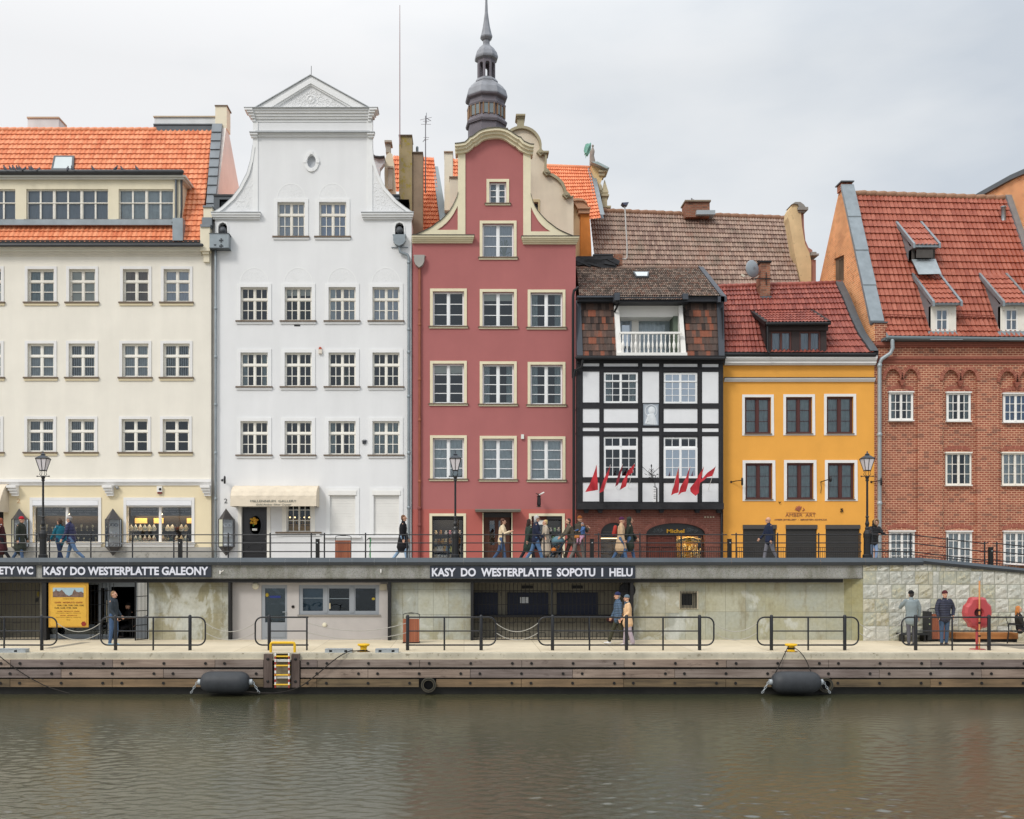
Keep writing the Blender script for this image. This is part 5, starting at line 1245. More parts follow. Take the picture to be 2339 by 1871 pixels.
pipe(h,[P(2038,777,YF-.4),P(2039,795,YF-.35),P(2034,807,YF-.3),P(2014,820,YF-.2),P(2009,830,YF-.15),P(2009,1289,YF-.15)],.085,M('#a3acb0',.45,metal=.3,var=.08),brackets=[P(2009,y,YF-.15) for y in (835,993,1150)])
# roof with kicked eaves
RB = tile_mat('deep_red_pantiles',['#8b4635','#964f3c','#a05945','#aa6450','#904a38'],.5,moss=None,var=.3)
Yr6 = YF+3.9
Le = [P(2026,769,YF-.35),P(2018.5,748,YF+.15),P(2011,722,YF+.45),P(1949,444,Yr6)]
Re = [V((26.0,q.y,q.z-d)) for q,d in zip(Le,(.06,.07,.08,.19))]
roof('roof',Le,Re,37,21,RB,h,au=.055,av=.06)
mb = MB();n = 16;a,b = P(1950,442.5,Yr6),P(2312,455,Yr6)
for i in range(n): mb.tube([a.lerp(b,i/n),a.lerp(b,(i+1)/n)+V((.04,0,.03))],[.13,.16],8)
mb.build('ridge_tiles',tile_mat('mossy_ridge',['#8b6a55','#9d7a62'],.8),h,smooth=True)
mb = MB();mb.quad(P(1949,444,Yr6),Re[-1],Re[-1]+V((0,4.4,-8)),P(1949,444,Yr6)+V((0,4.4,-8)));mb.build('rear_roof',RB,h)
# gable wall on the left, brick seen at a slant, zinc flashing up the slope
xg0,xg1 = X(1997,YF),X(1997,YF)+.32
gp = [(YF+.0,Z(779,YF)),(YF+.0,Z(739,YF)),(YF+.45,Z(730,YF)),(Yr6-.1,Z(433,Yr6)),(Yr6+.35,Z(433,Yr6)),(YF+7.2,Z(660,YF+7)),(YF+7.4,Z(779,YF+7))]
mb = MB();wz = 16.2
hy0,hy1 = 48.6,49.9
mb.plate(gp,[[(hy0,wz-.15),(hy1,wz+.02),(hy1,wz+1.25),(hy0,wz+1.08)]],xg0,xg0+.25,'x');mb.plate(gp,[],xg0+.25,xg0+.3,'x');mb.build('gable_wall',BRKY,h)
mb = MB();mb.plate([(hy0,wz-.15),(hy1,wz+.02),(hy1,wz+1.25),(hy0,wz+1.08)],[[(hy0+.1+k*.27,wz+.0),(hy0+.3+k*.27,wz+.03),(hy0+.3+k*.27,wz+1.05),(hy0+.1+k*.27,wz+1.0)] for k in range(3)],xg0+.08,xg0+.16,'x');w = mb.build('window',M('#6d5c4c',.8,var=.2),h)
mb = MB();mb.plate([(hy0,wz-.15),(hy1,wz+.02),(hy1,wz+1.25),(hy0,wz+1.08)],[],xg0+.17,xg0+.18,'x');mb.build('pane',M('#35383a',.3),w)
mb = MB();mb.fb(1998,2026,738.5,779,YF,-.02,.3);mb.build('gable_shoulder',BRK,h)
mb = MB();mb.box(X(1919,Yr6),X(1944,Yr6),Yr6-.15,Yr6+.4,Z(436,Yr6),Z(420,Yr6));pk = mb.build('gable_peak',BRK,h)
mb = MB();mb.box(X(1916,Yr6),X(1946,Yr6),Yr6-.3,Yr6+.5,Z(420,Yr6),Z(417.5,Yr6));mb.fb(1995,2026.5,735.5,738.5,YF,-.08,.4);mb.build('cap_slab',ZINC_D,pk)
mb = MB();n = 4;A0 = P(2000.5,740,YF+.25);B0 = V((X(1934,Yr6),Yr6-.15,Z(430,Yr6)))
hw = .30
for i in range(n):
    a,b = A0.lerp(B0,i/n),A0.lerp(B0,(i+1)/n);o = V((0,-.1,.1));w_ = V((hw,0,0));l_ = V((0,-.03,.02))
    a0 = V((xg0+.19,a.y,a.z));b0 = V((xg0+.19,b.y,b.z))
    mb.add([a0+o+l_-w_,a0+o+l_+w_,b0+o+w_,b0+o-w_,a0-w_,a0+w_-V((0,0,.4)),b0+w_-V((0,0,.4)),b0-w_],[(0,1,2,3),(0,4,7,3),(1,5,6,2),(0,1,5,4)])
mb.build('gable_flashing',ZINC,h)
mb = MB();mb.add([P(2024,758,YF-.4),P(2034,772,YF-.4),P(2024,779,YF-.4),P(2024,758,YF),P(2034,772,YF),P(2024,779,YF)],[(0,1,2),(3,4,5),(0,1,4,3),(1,2,5,4),(0,2,5,3)]);mb.build('gutter_end',ZINC,h)
def bslope(z):
    for p,q in zip(Le,Le[1:]):
        if z <= q.z: return p.y+(z-p.z)/(q.z-p.z)*(q.y-p.y)
    return Yr6
def wedge_dormer(x0,x1,ytop,ybot,yd,roof_top_py,roof_bot_py,win=True):
    """sloping-roofed dormer standing on the big roof"""
    a,b = X(x0,yd),X(x1,yd);zt,zb = Z(ytop,yd),Z(ybot,yd)
    mb = MB();yb = bslope(zt);ztt = Z(roof_top_py,yd+1.6);yt = bslope(ztt)
    for xx in (a,b): mb.add([(xx,yd,zb),(xx,yd,zt),(xx,yt,ztt),(xx,bslope(zb),zb)],[(0,1,2,3)])
    d = mb.build('dormer',ZINC,h)
    roof('dormer_roof',[V((a-.02,yd-.35,Z(roof_bot_py,yd-.35))),V((a-.02,yt,ztt))],[V((b+.02,yd-.35,Z(roof_bot_py,yd-.35))),V((b+.02,yt,ztt))],6,6 if win else 4,RB,d,au=.05,av=.05)
    mb = MB()
    for xx in (a-.05,b+.05): mb.add([(xx-.05,yd-.4,Z(roof_bot_py,yd-.35)+.1),(xx+.05,yd-.4,Z(roof_bot_py,yd-.35)+.1),(xx+.05,yt,ztt+.1),(xx-.05,yt,ztt+.1),(xx-.05,yd-.4,Z(roof_bot_py,yd-.35)-.12),(xx+.05,yd-.4,Z(roof_bot_py,yd-.35)-.12),(xx+.05,yt,ztt-.12),(xx-.05,yt,ztt-.12)],[(0,1,2,3),(0,4,7,3),(1,5,6,2),(0,1,5,4)])
    mb.fb(x0-2,x1+2,roof_bot_py+1,ytop+1,yd,-.36,.1)
    mb.build('dormer_edging',ZINC,d)
    return d,a,b,zt,zb
for x0,x1 in ((2126,2184),(2285,2343)):
    yd = YF-.14
    d,a,b,zt,zb = wedge_dormer(x0,x1,699,760,yd,627,694)
    mb = MB();mb.plate(xz([(x0,761),(x1,761),(x1,699),(x0,699)],yd),[hole(x0+11,x1-17,705,756,yd)],yd,yd+.2);mb.build('dormer_front',PEEL,d)
    window(d,yd,x0+11,x1-17,705,756,(1,1),(1,1),('B',),WHITE,GLASS_B,None,None,'grey',rev=.02,fr=.08,mu=.04,bar=.04)
    mb = MB();mb.fb(x0,x1,700,758,yd,.6,.62);mb.build('room_wall',ROOM,d)
    mb = MB();mb.add([P(x0-6,759,YF-.16),P(x1,759,YF-.16),P(x1+16,776,YF-.52),P(x0-1,776,YF-.52)],[(0,1,2,3)]);mb.fb(x0-6,x1,757,761,yd,-.03,.05);mb.build('flashing',ZINC,d)
d,a,b,zt,zb = wedge_dormer(2082,2135,569,592,YF+1.55,512,561,False)
yd = YF+1.55
mb = MB();mb.fb(2082,2089,569,592,yd,-.02,.3);mb.fb(2128,2135,569,592,yd,-.02,.3);mb.fb(2087,2125,574,593,yd,-.28,-.24);mb.build('hatch_shutter',M('#4e4a47',.8,var=.2),d)
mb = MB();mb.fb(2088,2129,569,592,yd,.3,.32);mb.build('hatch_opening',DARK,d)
mb = MB();q = [P(2082,593,yd-.04),P(2136,592,yd-.04),P(2150,626,YF+.95),P(2098,627,YF+.95)];mb.add(q,[(0,1,2,3)]);mb.add([p+V((0,-.04,0)) for p in q],[(0,1,2,3)]);mb.build('flashing',M('#a9b2b6',.4,metal=.3,var=.12,vs=4,streak=.15),d)
for x0,x1 in ((2018,2111),(2187,2270)):
    mb = MB();yy = YF+.3;mb.tube([P(x0,717.5,yy),P(x1,721.5,yy)],.018,5);mb.tube([P(x0,722,yy+.02),P(x1,726,yy+.02)],.018,5)
    for k in range(7): x = x0+(x1-x0)*k/6;y = 717+4*k/6;mb.tube([P(x,y,yy),P(x+3,y+13,yy-.05),P(x-3,y+4,yy+.15)],.015,4)
    mb.build('snow_guard',M('#7e3a2c',.6),h)
mb = MB();mb.lathe([(.1,-.6),(.1,.35),(.13,.36),(.13,.42)],tuple(P(2292,492,YF+3.2)),10);mb.build('vent_pipe',ZINC,h,smooth=True)
mb = MB();mb.quad((X(1997.5,YF),YF+.1,GZ),(X(1997.5,YF),YF+9,GZ),(X(1997.5,YF),YF+9,Z(780,YF)),(X(1997.5,YF),YF+.1,Z(780,YF)));  mb.build('side_wall',BRKY,h)
# taller brick house beyond it
h = thing('townhouse','tall orange brick house at the top right corner with dark sloping verge','house',(30,50,GZ))
Yb = 50.5
xs_ = X(2290,Yb)
prof = [(YF+2.0,Z(770,YF)),(Yr6-.2,Z(440,Yr6)),(Yr6-.2,Z(440,Yr6))]
x0_ = 26.0;pf = [(YF-.05,GZ-1),(YF-.05,20.45),(48.6,20.95),(51.9,21.2),(55,21.3),(55,GZ-1)]
mb = MB();mb.plate(pf,[],x0_,x0_+9,'x',back=True);mb.build('brick_wall',BRKY,h)
mb = MB();mb.box(x0_+.01,x0_+9,YF-.07,YF-.055,GZ-1,20.4);mb.build('front_wall',brick_mat('orange_brick_front','#dc8c54','#efa569','#ecc9a4',.23,.0975,.015,bump=.5),h)
mb = MB();n_ = len(pf)-2
for (a,b),(c,d) in zip(pf[1:-1],pf[2:-1]): mb.add([(x0_-.15,a,b-.12),(x0_-.15,a,b+.1),(x0_-.15,c,d+.1),(x0_-.15,c,d-.12),(x0_+9.2,a,b-.12),(x0_+9.2,a,b+.1),(x0_+9.2,c,d+.1),(x0_+9.2,c,d-.12)],[(0,1,2,3),(1,5,6,2),(0,4,7,3),(0,1,5,4)])
mb.build('verge_board',ZINC_D,h)
mb = MB();a,b = Re[-1]+V((-.12,-.15,.12)),Re[-2]+V((-.12,-.15,.12));w_ = V((.15,0,0));mb.add([a-w_,a+w_,b+w_,b-w_,a-w_+V((0,.4,-.1)),b-w_+V((0,.4,-.1))],[(0,1,2,3),(0,3,5,4)]);mb.build('flashing',ZINC,h)
# ================================================================ houses behind the row
# brown roofed house between timber and yellow house
h = thing('townhouse','house behind with long weathered brown tile roof and cream end gables','house',(X(1590,52),52,GZ))
BRT = tile_mat('brown_weathered_pantiles',['#7f675d','#8f776b','#9c8578','#a58d7e','#8f7264'],.85,moss='#6f6659',var=.4)
Y0,Y1 = 50.5,54.5
roof('roof',[P(1368,662,Y0),P(1357,585,Y0+1.7),P(1346,483,Y1)],[P(1829,662,Y0),P(1795.5,500,Y1)],74,16,BRT,h,au=.045,av=.06)
mb = MB();n = 24;a,b = P(1344,481,Y1),P(1796,499,Y1)
for i in range(n): mb.tube([a.lerp(b,i/n)+V((0,0,random.uniform(-.02,.02))),a.lerp(b,(i+1)/n)+V((.03,0,.02))],[.12,.15],8)
mb.build('ridge_tiles',tile_mat('mossy_ridge_b',['#7d6f55','#97735e'],.85),h,smooth=True)
CG = M('#d9bf94',.9,var=.08,vs=2,bump=.3,dirt='#8d8066',dirt_at=.6,streak=.15);OG = M('#cf7f3c',.9,var=.12,vs=2,streak=.12)
mb = MB();mb.quad((X(1346,Y0),Y0+.1,GZ),(X(1829,Y0),Y0+.1,GZ),(X(1829,Y0),Y0+.1,Z(662,Y0)),(X(1346,Y0),Y0+.1,Z(662,Y0)));mb.build('wall',CG,h)
mb = MB();yy = Y0+.8
mb.plate(xz([(1326,622),(1353,622),(1350.5,560),(1346.5,489),(1326,489)],yy),[],yy,yy+.5);g = mb.build('gable_wall',OG,h)
mb = MB();mb.plate(xz([(1285,622),(1325.8,622),(1325.8,500),(1321,478),(1312,464),(1303,463),(1296,472),(1290,500)],yy+.3),[],yy+.3,yy+.8);mb.build('gable_side',M('#e3c79f',.9,var=.06),g)
mb = MB();q = [(1285,513),(1288,500),(1291,488),(1294,474),(1299,462),(1307,456),(1318,455),(1330,456),(1338,462),(1344,476)]
mb.strip(xz(q,yy),xz([(x+(4 if i < 5 else 2),y+5) for i,(x,y) in enumerate(q)],yy),yy-.15,yy+.9)
mb.plate(xz([(1300,462),(1308,455.5),(1330,457),(1338,463),(1345.5,477),(1320,478),(1313,466)],yy),[],yy-.05,yy+.8)
mb.fb(1319,1347.5,476,480,yy,-.25,.5);mb.fb(1321,1346.5,480.2,489,yy,-.15,.5)
mb.build('gable_coping',M('#b98f72',.8,var=.1,dirt='#80604c'),g)
mb = MB();yy = Y0+1.2
o_ = [(1797,500),(1799,484),(1806,471),(1815,467),(1822,468),(1826,480),(1829,520),(1836,560),(1846,580),(1850,600),(1850,700),(1829,700),(1826,648),(1812,580),(1800,510)]
mb.plate(xz(o_,yy),[],yy-.2,yy+.5);g = mb.build('gable_wall',CG,h)
mb = MB();mb.plate(xz([(1820,486),(1835,486),(1836,520),(1839,550),(1846,566),(1855,572),(1855,578),(1848,580),(1838,565),(1829,520)],yy),[],yy-.05,yy+.4);mb.fb(1846,1863,594,700,yy,-.05,.4);mb.build('gable_return',M('#a3766a',.85,var=.1),g)
mb = MB();mb.fb(1818,1841,478,484.5,yy,-.35,.5);mb.fb(1820,1836,484.7,489,yy,-.25,.5);mb.fb(1848,1866,583,587,yy,-.3,.5);mb.fb(1850,1862,578,583,yy,-.2,.5);mb.plate(xz([(1803,472),(1812,466),(1824,466),(1832,472),(1837,479),(1822,479),(1818,471),(1810,470)],yy),[],yy-.3,yy+.6);mb.build('gable_coping',M('#8f8c86',.7,var=.12),g)
yc = Y1-.4;mb = MB();mb.fb(1563,1618,466,500,yc,-.3,.6);ch = mb.build('chimney',BRK_C,h)
mb = MB();mb.fb(1561,1620,462.5,466,yc,-.4,.7);mb.build('chimney_cap',M('#8a7d6c',.85),ch)
mb = MB();mb.fb(1586,1628,488,497.5,yc,-.55,.1);mb.build('flashing',M('#a2abb0',.5),ch)
# beige curved gable behind the red house
h = thing('townhouse','house behind with faded beige round-topped gable and stone scroll edging','house',(X(1230,49),49,GZ))
Yg_ = 49.0
BG = M('#ddd0ba',.9,var=.06,vs=1.2,streak=.14,dirt='#a59a86',dirt_at=.66);ST = M('#a39a80',.85,var=.1,vs=3,streak=.1)
arcp = [(1191+46*math.cos(a),336-46*math.sin(a)) for a in [math.pi-.35-(math.pi-.25)*k/16 for k in range(17)]]
edge = arcp+[(1237,345),(1240,352),(1249,352),(1248,390),(1252,398),(1262,399),(1275,407),(1286,418),(1292,432),(1294,445),(1297,450),(1310,449)]
out = [(1148,700)]+edge+[(1310,700)]
mb = MB();mb.plate(xz(out,Yg_),[hole(1215,1229,462,500,Yg_)],Yg_,Yg_+.4);mb.build('gable_wall',BG,h)
mb = MB();e2 = offs(edge,0);inn = [(x-(x-1191)*.09 if i < 17 else x-5,y+(6 if i < 17 else 4)) for i,(x,y) in enumerate(edge)]
mb.strip(xz(edge,Yg_),xz(inn,Yg_),Yg_-.16,Yg_+.5)
for cx,cy in ((1234,351),(1248,396),(1293,448)): mb.plate(xz([(cx-9,cy),(cx,cy+9),(cx+9,cy),(cx,cy-9)],Yg_),[],Yg_-.22,Yg_+.1);mb.lathe([(.07,-.3),(.07,-.22)],(X(cx,Yg_),Yg_,Z(cy,Yg_)),10,axis='y')
mb.fb(1240,1253,349,353,Yg_,-.25,.5);mb.build('gable_edging',ST,h)
mb = MB();mb.fb(1182,1197,270,291,Yg_,-.05,.5);mb.fb(1178,1199.5,264,268,Yg_,-.2,.65);mb.fb(1180,1198,268.2,271,Yg_,-.12,.6);mb.build('gable_finial',ST,h)
mb = MB();mb.fb(1215,1229,462,500,Yg_,.2,.22)
for x in (1221.5,): mb.fb(x,x+1.2,462,500,Yg_,.14,.2)
mb.fb(1215,1229,475,476.2,Yg_,.14,.2);w = mb.build('window',M('#3d4348',.4,var=.2),h)
mb = MB();mb.plate(xz([(1212,500),(1212,456),(1233,456),(1233,500),(1229,500),(1229,462),(1215,462),(1215,500)],Yg_),[],Yg_-.04,Yg_);mb.build('surround',M('#bfae86',.8),w)
mb = MB();mb.quad((X(1310,Yg_),Yg_+.02,GZ),(X(1310,Yg_),Yg_+8,GZ),(X(1310,Yg_),Yg_+8,Z(520,Yg_)),(X(1310,Yg_),Yg_+.02,Z(520,Yg_)));  mb.build('side_wall',BG,h)
# grey roof piece peeping over the red gable
mb = MB();yy = 47.6;mb.fb(1112,1160,297,330,yy,0,1.0);mb.plate(xz([(1108,303),(1113,296),(1160,298),(1160,303)],yy),[],yy-.3,yy+1.2);mb.build('attic_cap',M('#7d776c',.8,var=.1),h)
# orange roof with statue gable
h = thing('townhouse','house behind with bright orange tile roof and ornate sandstone gable end','house',(X(1300,53),53,GZ))
Y0,Y1 = 52,55.5
roof('roof',[P(1225,520,Y0),P(1235,379,Y1)],[P(1373,500,Y0),P(1347,385,Y1)],24,16,ORANGE,h,au=.05,av=.055)
mb = MB();mb.tube([P(1230,379,Y1),P(1347,384,Y1)],.13,8);mb.build('ridge_tiles',ORANGE,h,smooth=True)
mb = MB();a,b = P(1348,381,Y1),P(1372,490,Y0+.3);w_ = V((.2,0,0));mb.add([a-w_,a+w_,b+w_,b-w_],[(0,1,2,3)]);mb.add([p+V((0,.3,-.1)) for p in (a-w_,a+w_,b+w_,b-w_)],[(0,1,2,3)]);mb.build('flashing',ZINC,h)
SS = M('#d9bd8c',.9,var=.08,vs=3,bump=.3,dirt='#8f8468',dirt_at=.62);yy = 54.8
mb = MB();mb.plate(xz([(1349,378),(1364,383),(1388,392),(1378,402),(1371,420),(1370,445),(1376,470),(1382,500),(1386,700),(1372,700),(1371,490),(1353,392)],yy),[],yy-.1,yy+.6);g = mb.build('gable_wall',SS,h)
mb = MB();mb.plate(xz([(1348,378),(1362,377),(1389,391),(1383,393),(1368,386)],yy),[],yy-.5,yy+.9);mb.build('gable_flashing',M('#9fb0b0',.5),g)
mb = MB();mb.fb(1366,1385,393,397,yy,-.3,.5);mb.fb(1367,1380,397.2,404,yy,-.2,.5);mb.fb(1366,1374,425,444,yy,-.12,.3)
mb.fb(1374,1386,451,480,yy,-.15,.4);mb.fb(1372,1390,447,451,yy,-.25,.5);mb.fb(1371,1394,474,478,yy,-.3,.5)
c = P(1381,447,yy+.1);mb.lathe([(.2,0),(.27,.12),(.2,.3),(.02,.82),(.0,.85)],tuple(c),4,rot=math.pi/4);mb.lathe([(.05,0),(.12,.1),(.12,.35),(.04,.5)],tuple(P(1370,440,yy-.1)),8);mb.build('gable_ornament',M('#b5a98c',.9,var=.1,streak=.1),g)
# pieces of roof and stacks between white and red house
h = thing('townhouse','house behind with orange roof seen between white and red gables','house',(X(960,49),49,GZ))
Y0,Y1 = 46.8,50.5
roof('roof',[P(963,560,Y0),P(965,359,Y1)],[P(1016,560,Y0),P(991,361,Y1)],8,22,ORANGE,h,au=.05,av=.055)
roof('roof',[P(1019,430,Y1),P(1019,363,Y1+1.2)],[P(1052,430,Y1),P(1052,364,Y1+1.2)],5,8,ORANGE,h,au=.05,av=.055)
roof('roof',[P(896,440,Y1),P(898,356,Y1+1.2)],[P(925,440,Y1),P(925,357,Y1+1.2)],5,8,ORANGE,h,au=.05,av=.055)
mb = MB();a,b = P(994,380,Y1-.4),P(1016,520,Y0+.4);w_ = V((.14,0,0));mb.add([a-w_,a+w_,b+w_*1.3,b-w_*1.3],[(0,1,2,3)]);mb.mi = [0];mb.build('flashing',M('#8b979c',.5,metal=.2),h)
def stack(x0,x1,y0,y1,Y,dy,mat,capm,xl=None,name='chimney',capx=2,caph=3):
    mb = MB();mb.fb(x0,x1,y0+caph,y1,Y,0,dy);c = mb.build(name,mat,h)
    mb = MB();mb.fb(x0-capx,x1+capx,y0,y0+caph,Y,-.08,dy+.08);mb.build('chimney_cap',capm,c);return c
MOSSY = M('#a3926f',.9,var=.15,vs=1.5,bump=.3,dirt='#97852a',dirt_at=.52,streak=.2);BRNST = M('#94816d',.9,var=.12,vs=2,streak=.2,dirt='#6a5a4a',dirt_at=.62)
stack(911.5,941,309,600,46.4,.9,MOSSY,M('#71665c',.8),capx=.8,caph=2)
stack(941.3,965.5,348,600,46.5,.8,BRNST,M('#6a5f55',.8),capx=1,caph=2)
CRS = M('#e5dcc8',.9,var=.05,streak=.1)
stack(1015,1034,346.5,480,47.4,1.6,CRS,M('#a7937e',.8),capx=1,caph=2.5);stack(1027,1050,404,560,46.9,1.7,CRS,M('#8f7d6d',.8),capx=1,caph=2.5)
mb = MB();mb.tube([P(953,348,47),P(953,337,47)],.06,8);mb.build('flue_pipe',ZINC,h)
mb = MB();Yp = 49;mb.plate(xz([(876,560),(876,470),(879,430),(878,395),(879,365),(884,352),(890,348),(896,352),(899,368),(901,395),(904,440),(904,560)],Yp),[],Yp,Yp+.5);g = mb.build('gable_wall',M('#ded3bb',.9,var=.08,streak=.12),h)
mb = MB();mb.fb(881,891.5,326,347,Yp,.05,.5);mb.fb(878.5,895,322,326.5,Yp,-.1,.65);mb.fb(887,897,385,435,Yp,-.15,.1);mb.fb(886,899,383,387,Yp,-.2,.1);mb.build('gable_ornament',M('#a59d90',.85,var=.1),g)
mb = MB();A = [(849,354),(858,361),(868,362),(878,361)];mb.plate(xz(A+[(878,372),(868,385),(867,402),(872,415),(872,470),(849,470)],48.5),[],48.5,48.9);g = mb.build('gable_wall',M('#c9ccd0',.85,var=.05),h)
mb = MB();mb.strip(xz([(848,352),(858,359),(868,360),(879,359)],48.5),xz([(848,355),(858,362),(868,363),(879,362)],48.5),48.3,49);mb.build('gable_edging',GUT,g)
# masts and aerials
def mast(name,label,cat,px,y0,y1,Y,r0,r1,mat):
    p,q = P(px,y0,Y),P(px,y1,Y);t = thing(name,label,cat,tuple(p));mb = MB();mb.tube([p,p.lerp(q,.72),q],[r0,r0*.75,r1],6);mb.build('mast',mat,t);return t
t = mast('aerial','very tall thin reddish mast beside the mossy chimney','aerial',913.3,330,12,46.3,.024,.012,M('#9a7f80',.5));t.location = P(913.3,330,46.3)
t = mast('aerial','television aerial with crossed rods on the roof left of the red gable','aerial',972,440,265,47.5,.03,.02,M('#77757a',.4,metal=.5))
mb = MB()
for y,w,tl in ((272,22,4),(277,10,0),(284,18,0),(314,8,0),(320,6,2)):
    mb.tube([P(972-w*.55,y+tl*.5,47.5),P(972+w*.45+4,y-tl,47.3)],.010,4)
mb.tube([P(972,268,47.5),P(984,276,47.3)],.018,4);mb.tube([P(974,258,47.5),P(974,282,47.5)],.014,4);mb.tube([P(966,324,47.5),P(972,316,47.5)],.014,4);mb.build('aerial_rods',M('#8f8f94',.4,metal=.5),t)
t = thing('aerial','grey mast with a flat head rising before the brown roof','aerial',tuple(P(1420,593,48.6)))
mb = MB();mb.tube([P(1421,592,48.6),P(1430,592,48.6),P(1432.5,588,48.6),P(1432,560,48.6),P(1427,470,48.6)],[.035,.035,.035,.035,.03],8);mb.build('mast',M('#b9b7b3',.5,metal=.2),t,smooth=True)
mb = MB();mb.plate(xz([(1419,466),(1435,465),(1433,469),(1428,472),(1423,470)],48.6),[],48.4,48.8);mb.build('mast_head',M('#4c5266',.5),t)
# winged figure
t = thing('statue','weathered stone figure with green copper wings on the far gable','statue',tuple(P(1353,377,54.8)))
mb = MB();b0 = P(1354,377,54.8);s_ = 54.8/F
def q_(x,y): return P(1250+x*.2783,300+y*.2783,54.8)
mb.tube([q_(372,272),q_(370,235),q_(366,200),q_(370,165),q_(373,140)],[(.17,.14),(.15,.13),(.12,.11),(.13,.1),(.06,.06)],10,side=(1,0,0));mb.ell(q_(374,120),.065,.065,.075,10,8);mb.tube([q_(364,190),q_(358,225),q_(358,265)],[.05,.07,.06],6);mb.tube([q_(370,150),q_(384,155),q_(372,170)],.04,6)
mb.build('figure',M('#958b82',.9,var=.2,vs=3),t,smooth=True,remesh=.02)
mb = MB();w = [(358,85),(345,95),(330,92),(315,102),(307,125),(303,150),(310,165),(308,185),(318,180),(318,212),(327,190),(335,195),(342,180),(352,165),(360,140),(362,105)]
mb.plate([(q_(x,y).x,q_(x,y).z) for x,y in w],[],54.9,55.02,back=True)
for k in range(7): mb.tube([q_(355-3*k,100+4*k)+V((0,.05,0)),q_(335-3*k,130+8*k)+V((0,.05,0)),q_(318+2*k,190-2*k)+V((0,.05,0))],[.05,.06,.02],5)
mb.build('wing',M('#7fb3a3',.7,var=.15,vs=3),t)
# town hall spire far behind
Yt = 78.0
def hw(z): return z*.2783*Yt/F
t = thing('tower_spire','slender grey lead-covered octagonal spire with lantern stages rising behind the red gable','tower',(X(1110.8,Yt),Yt,GZ))
cx_ = X(1110.8,Yt)
def zz(y): return Z(y*.2783,Yt)
SPM = M('#8f9196',.5,metal=.35,var=.12,vs=1.5,streak=.2);SPD = M('#6f6a70',.6,metal=.2,var=.1,streak=.1)
def octo(name,prof,mat,par,n=8): 
    mb = MB();mb.lathe([(hw(r_),zz(y)) for r_,y in prof],(cx_,Yt,0),n,rot=math.pi/8+.12);return mb.build(name,mat,par)
K = 1.04
octo('drum',[(r_*K,y) for r_,y in ((150,1500),(150,1045),(168,1040),(170,1028),(152,1005),(148,992),(148,985),(165,1005) )][:6],SPD,t)
octo('lower_gallery',[(172,1048),(172,1038),(160,1012),(150,1010),(150,908),(162,905),(166,890),(152,872),(150,868),(150,845),(172,835),(176,828),(176,815),(165,770),(140,735),(110,705),(85,680)],SPD,t)
octo('lower_dome',[(178,822),(178,812),(166,765),(140,730),(110,702),(88,686),(82,678)],SPM,t)
octo('gallery_ledge',[(98,690),(98,682),(82,660),(76,656)],SPM,t)
mb = MB();r1 = hw(76)
for k in range(8):
    a0 = math.pi/8+.12+k*math.pi/4;a1 = a0+math.pi/4;p0 = V((cx_+r1*math.cos(a0),Yt+r1*math.sin(a0),0));p1 = V((cx_+r1*math.cos(a1),Yt+r1*math.sin(a1),0));m_ = MB()
    u = (p1-p0);L = u.length;u.normalize();zb_,zt_ = zz(660),zz(505);o = []
    w0,w1 = L*.2,L*.8;zs = zb_+(zt_-zb_)*.72;hh = [(w0,zb_+.05),(w1,zb_+.05)]+[( (w0+w1)/2+(w1-w0)/2*math.cos(math.pi*i/8),zs+(w1-w0)/2*math.sin(math.pi*i/8)) for i in range(9)]
    m_.plate([(0,zb_),(L,zb_),(L,zt_),(0,zt_)],[hh],0,.18,back=True)
    nrm = V((-u.y,u.x,0));mb.add([p0+u*v[0]+nrm*v[1]+V((0,0,v[2])) for v in m_.v],m_.f)
mb.build('arcade',SPD,t)
octo('upper_dome',[(76,505),(96,495),(99,485),(99,475),(88,440),(62,402),(36,378),(28,366)],SPM,t)
octo('spire_neck',[(28,370),(28,335),(36,332),(50,315),(52,305),(44,280),(32,230),(22,170),(13,100),(9,0),(6,-120),(0,-300)],SPM,t)
for k in range(8):
    a0 = math.pi/8+.12+k*math.pi/4;a1 = a0+math.pi/4;rr_ = hw(151);p0 = V((cx_+rr_*math.cos(a0),Yt+rr_*math.sin(a0),0));p1 = V((cx_+rr_*math.cos(a1),Yt+rr_*math.sin(a1),0));u = p1-p0;nrm = V((u.y,-u.x,0)).normalized()
    if nrm.y > .3: continue
    f = MB();g = MB()
    for s0,s1 in ((.14,.49),(.51,.86)):
        q = [p0+u*s0,p0+u*s1];g.quad(*(V((p.x,p.y,z))+nrm*.05 for p,z in ((q[0],zz(985)),(q[1],zz(985)),(q[1],zz(905)),(q[0],zz(905)))))
    for s0 in (.12,.5,.88):
        q = p0+u*s0;f.tube([V((q.x,q.y,zz(990)))+nrm*.06,V((q.x,q.y,zz(900)))+nrm*.06],.06,4)
    w = f.build('window',M('#8b6f55',.7),t);g.build('pane',M('#6f7a7c',.1,var=.1,spec=.9),w)

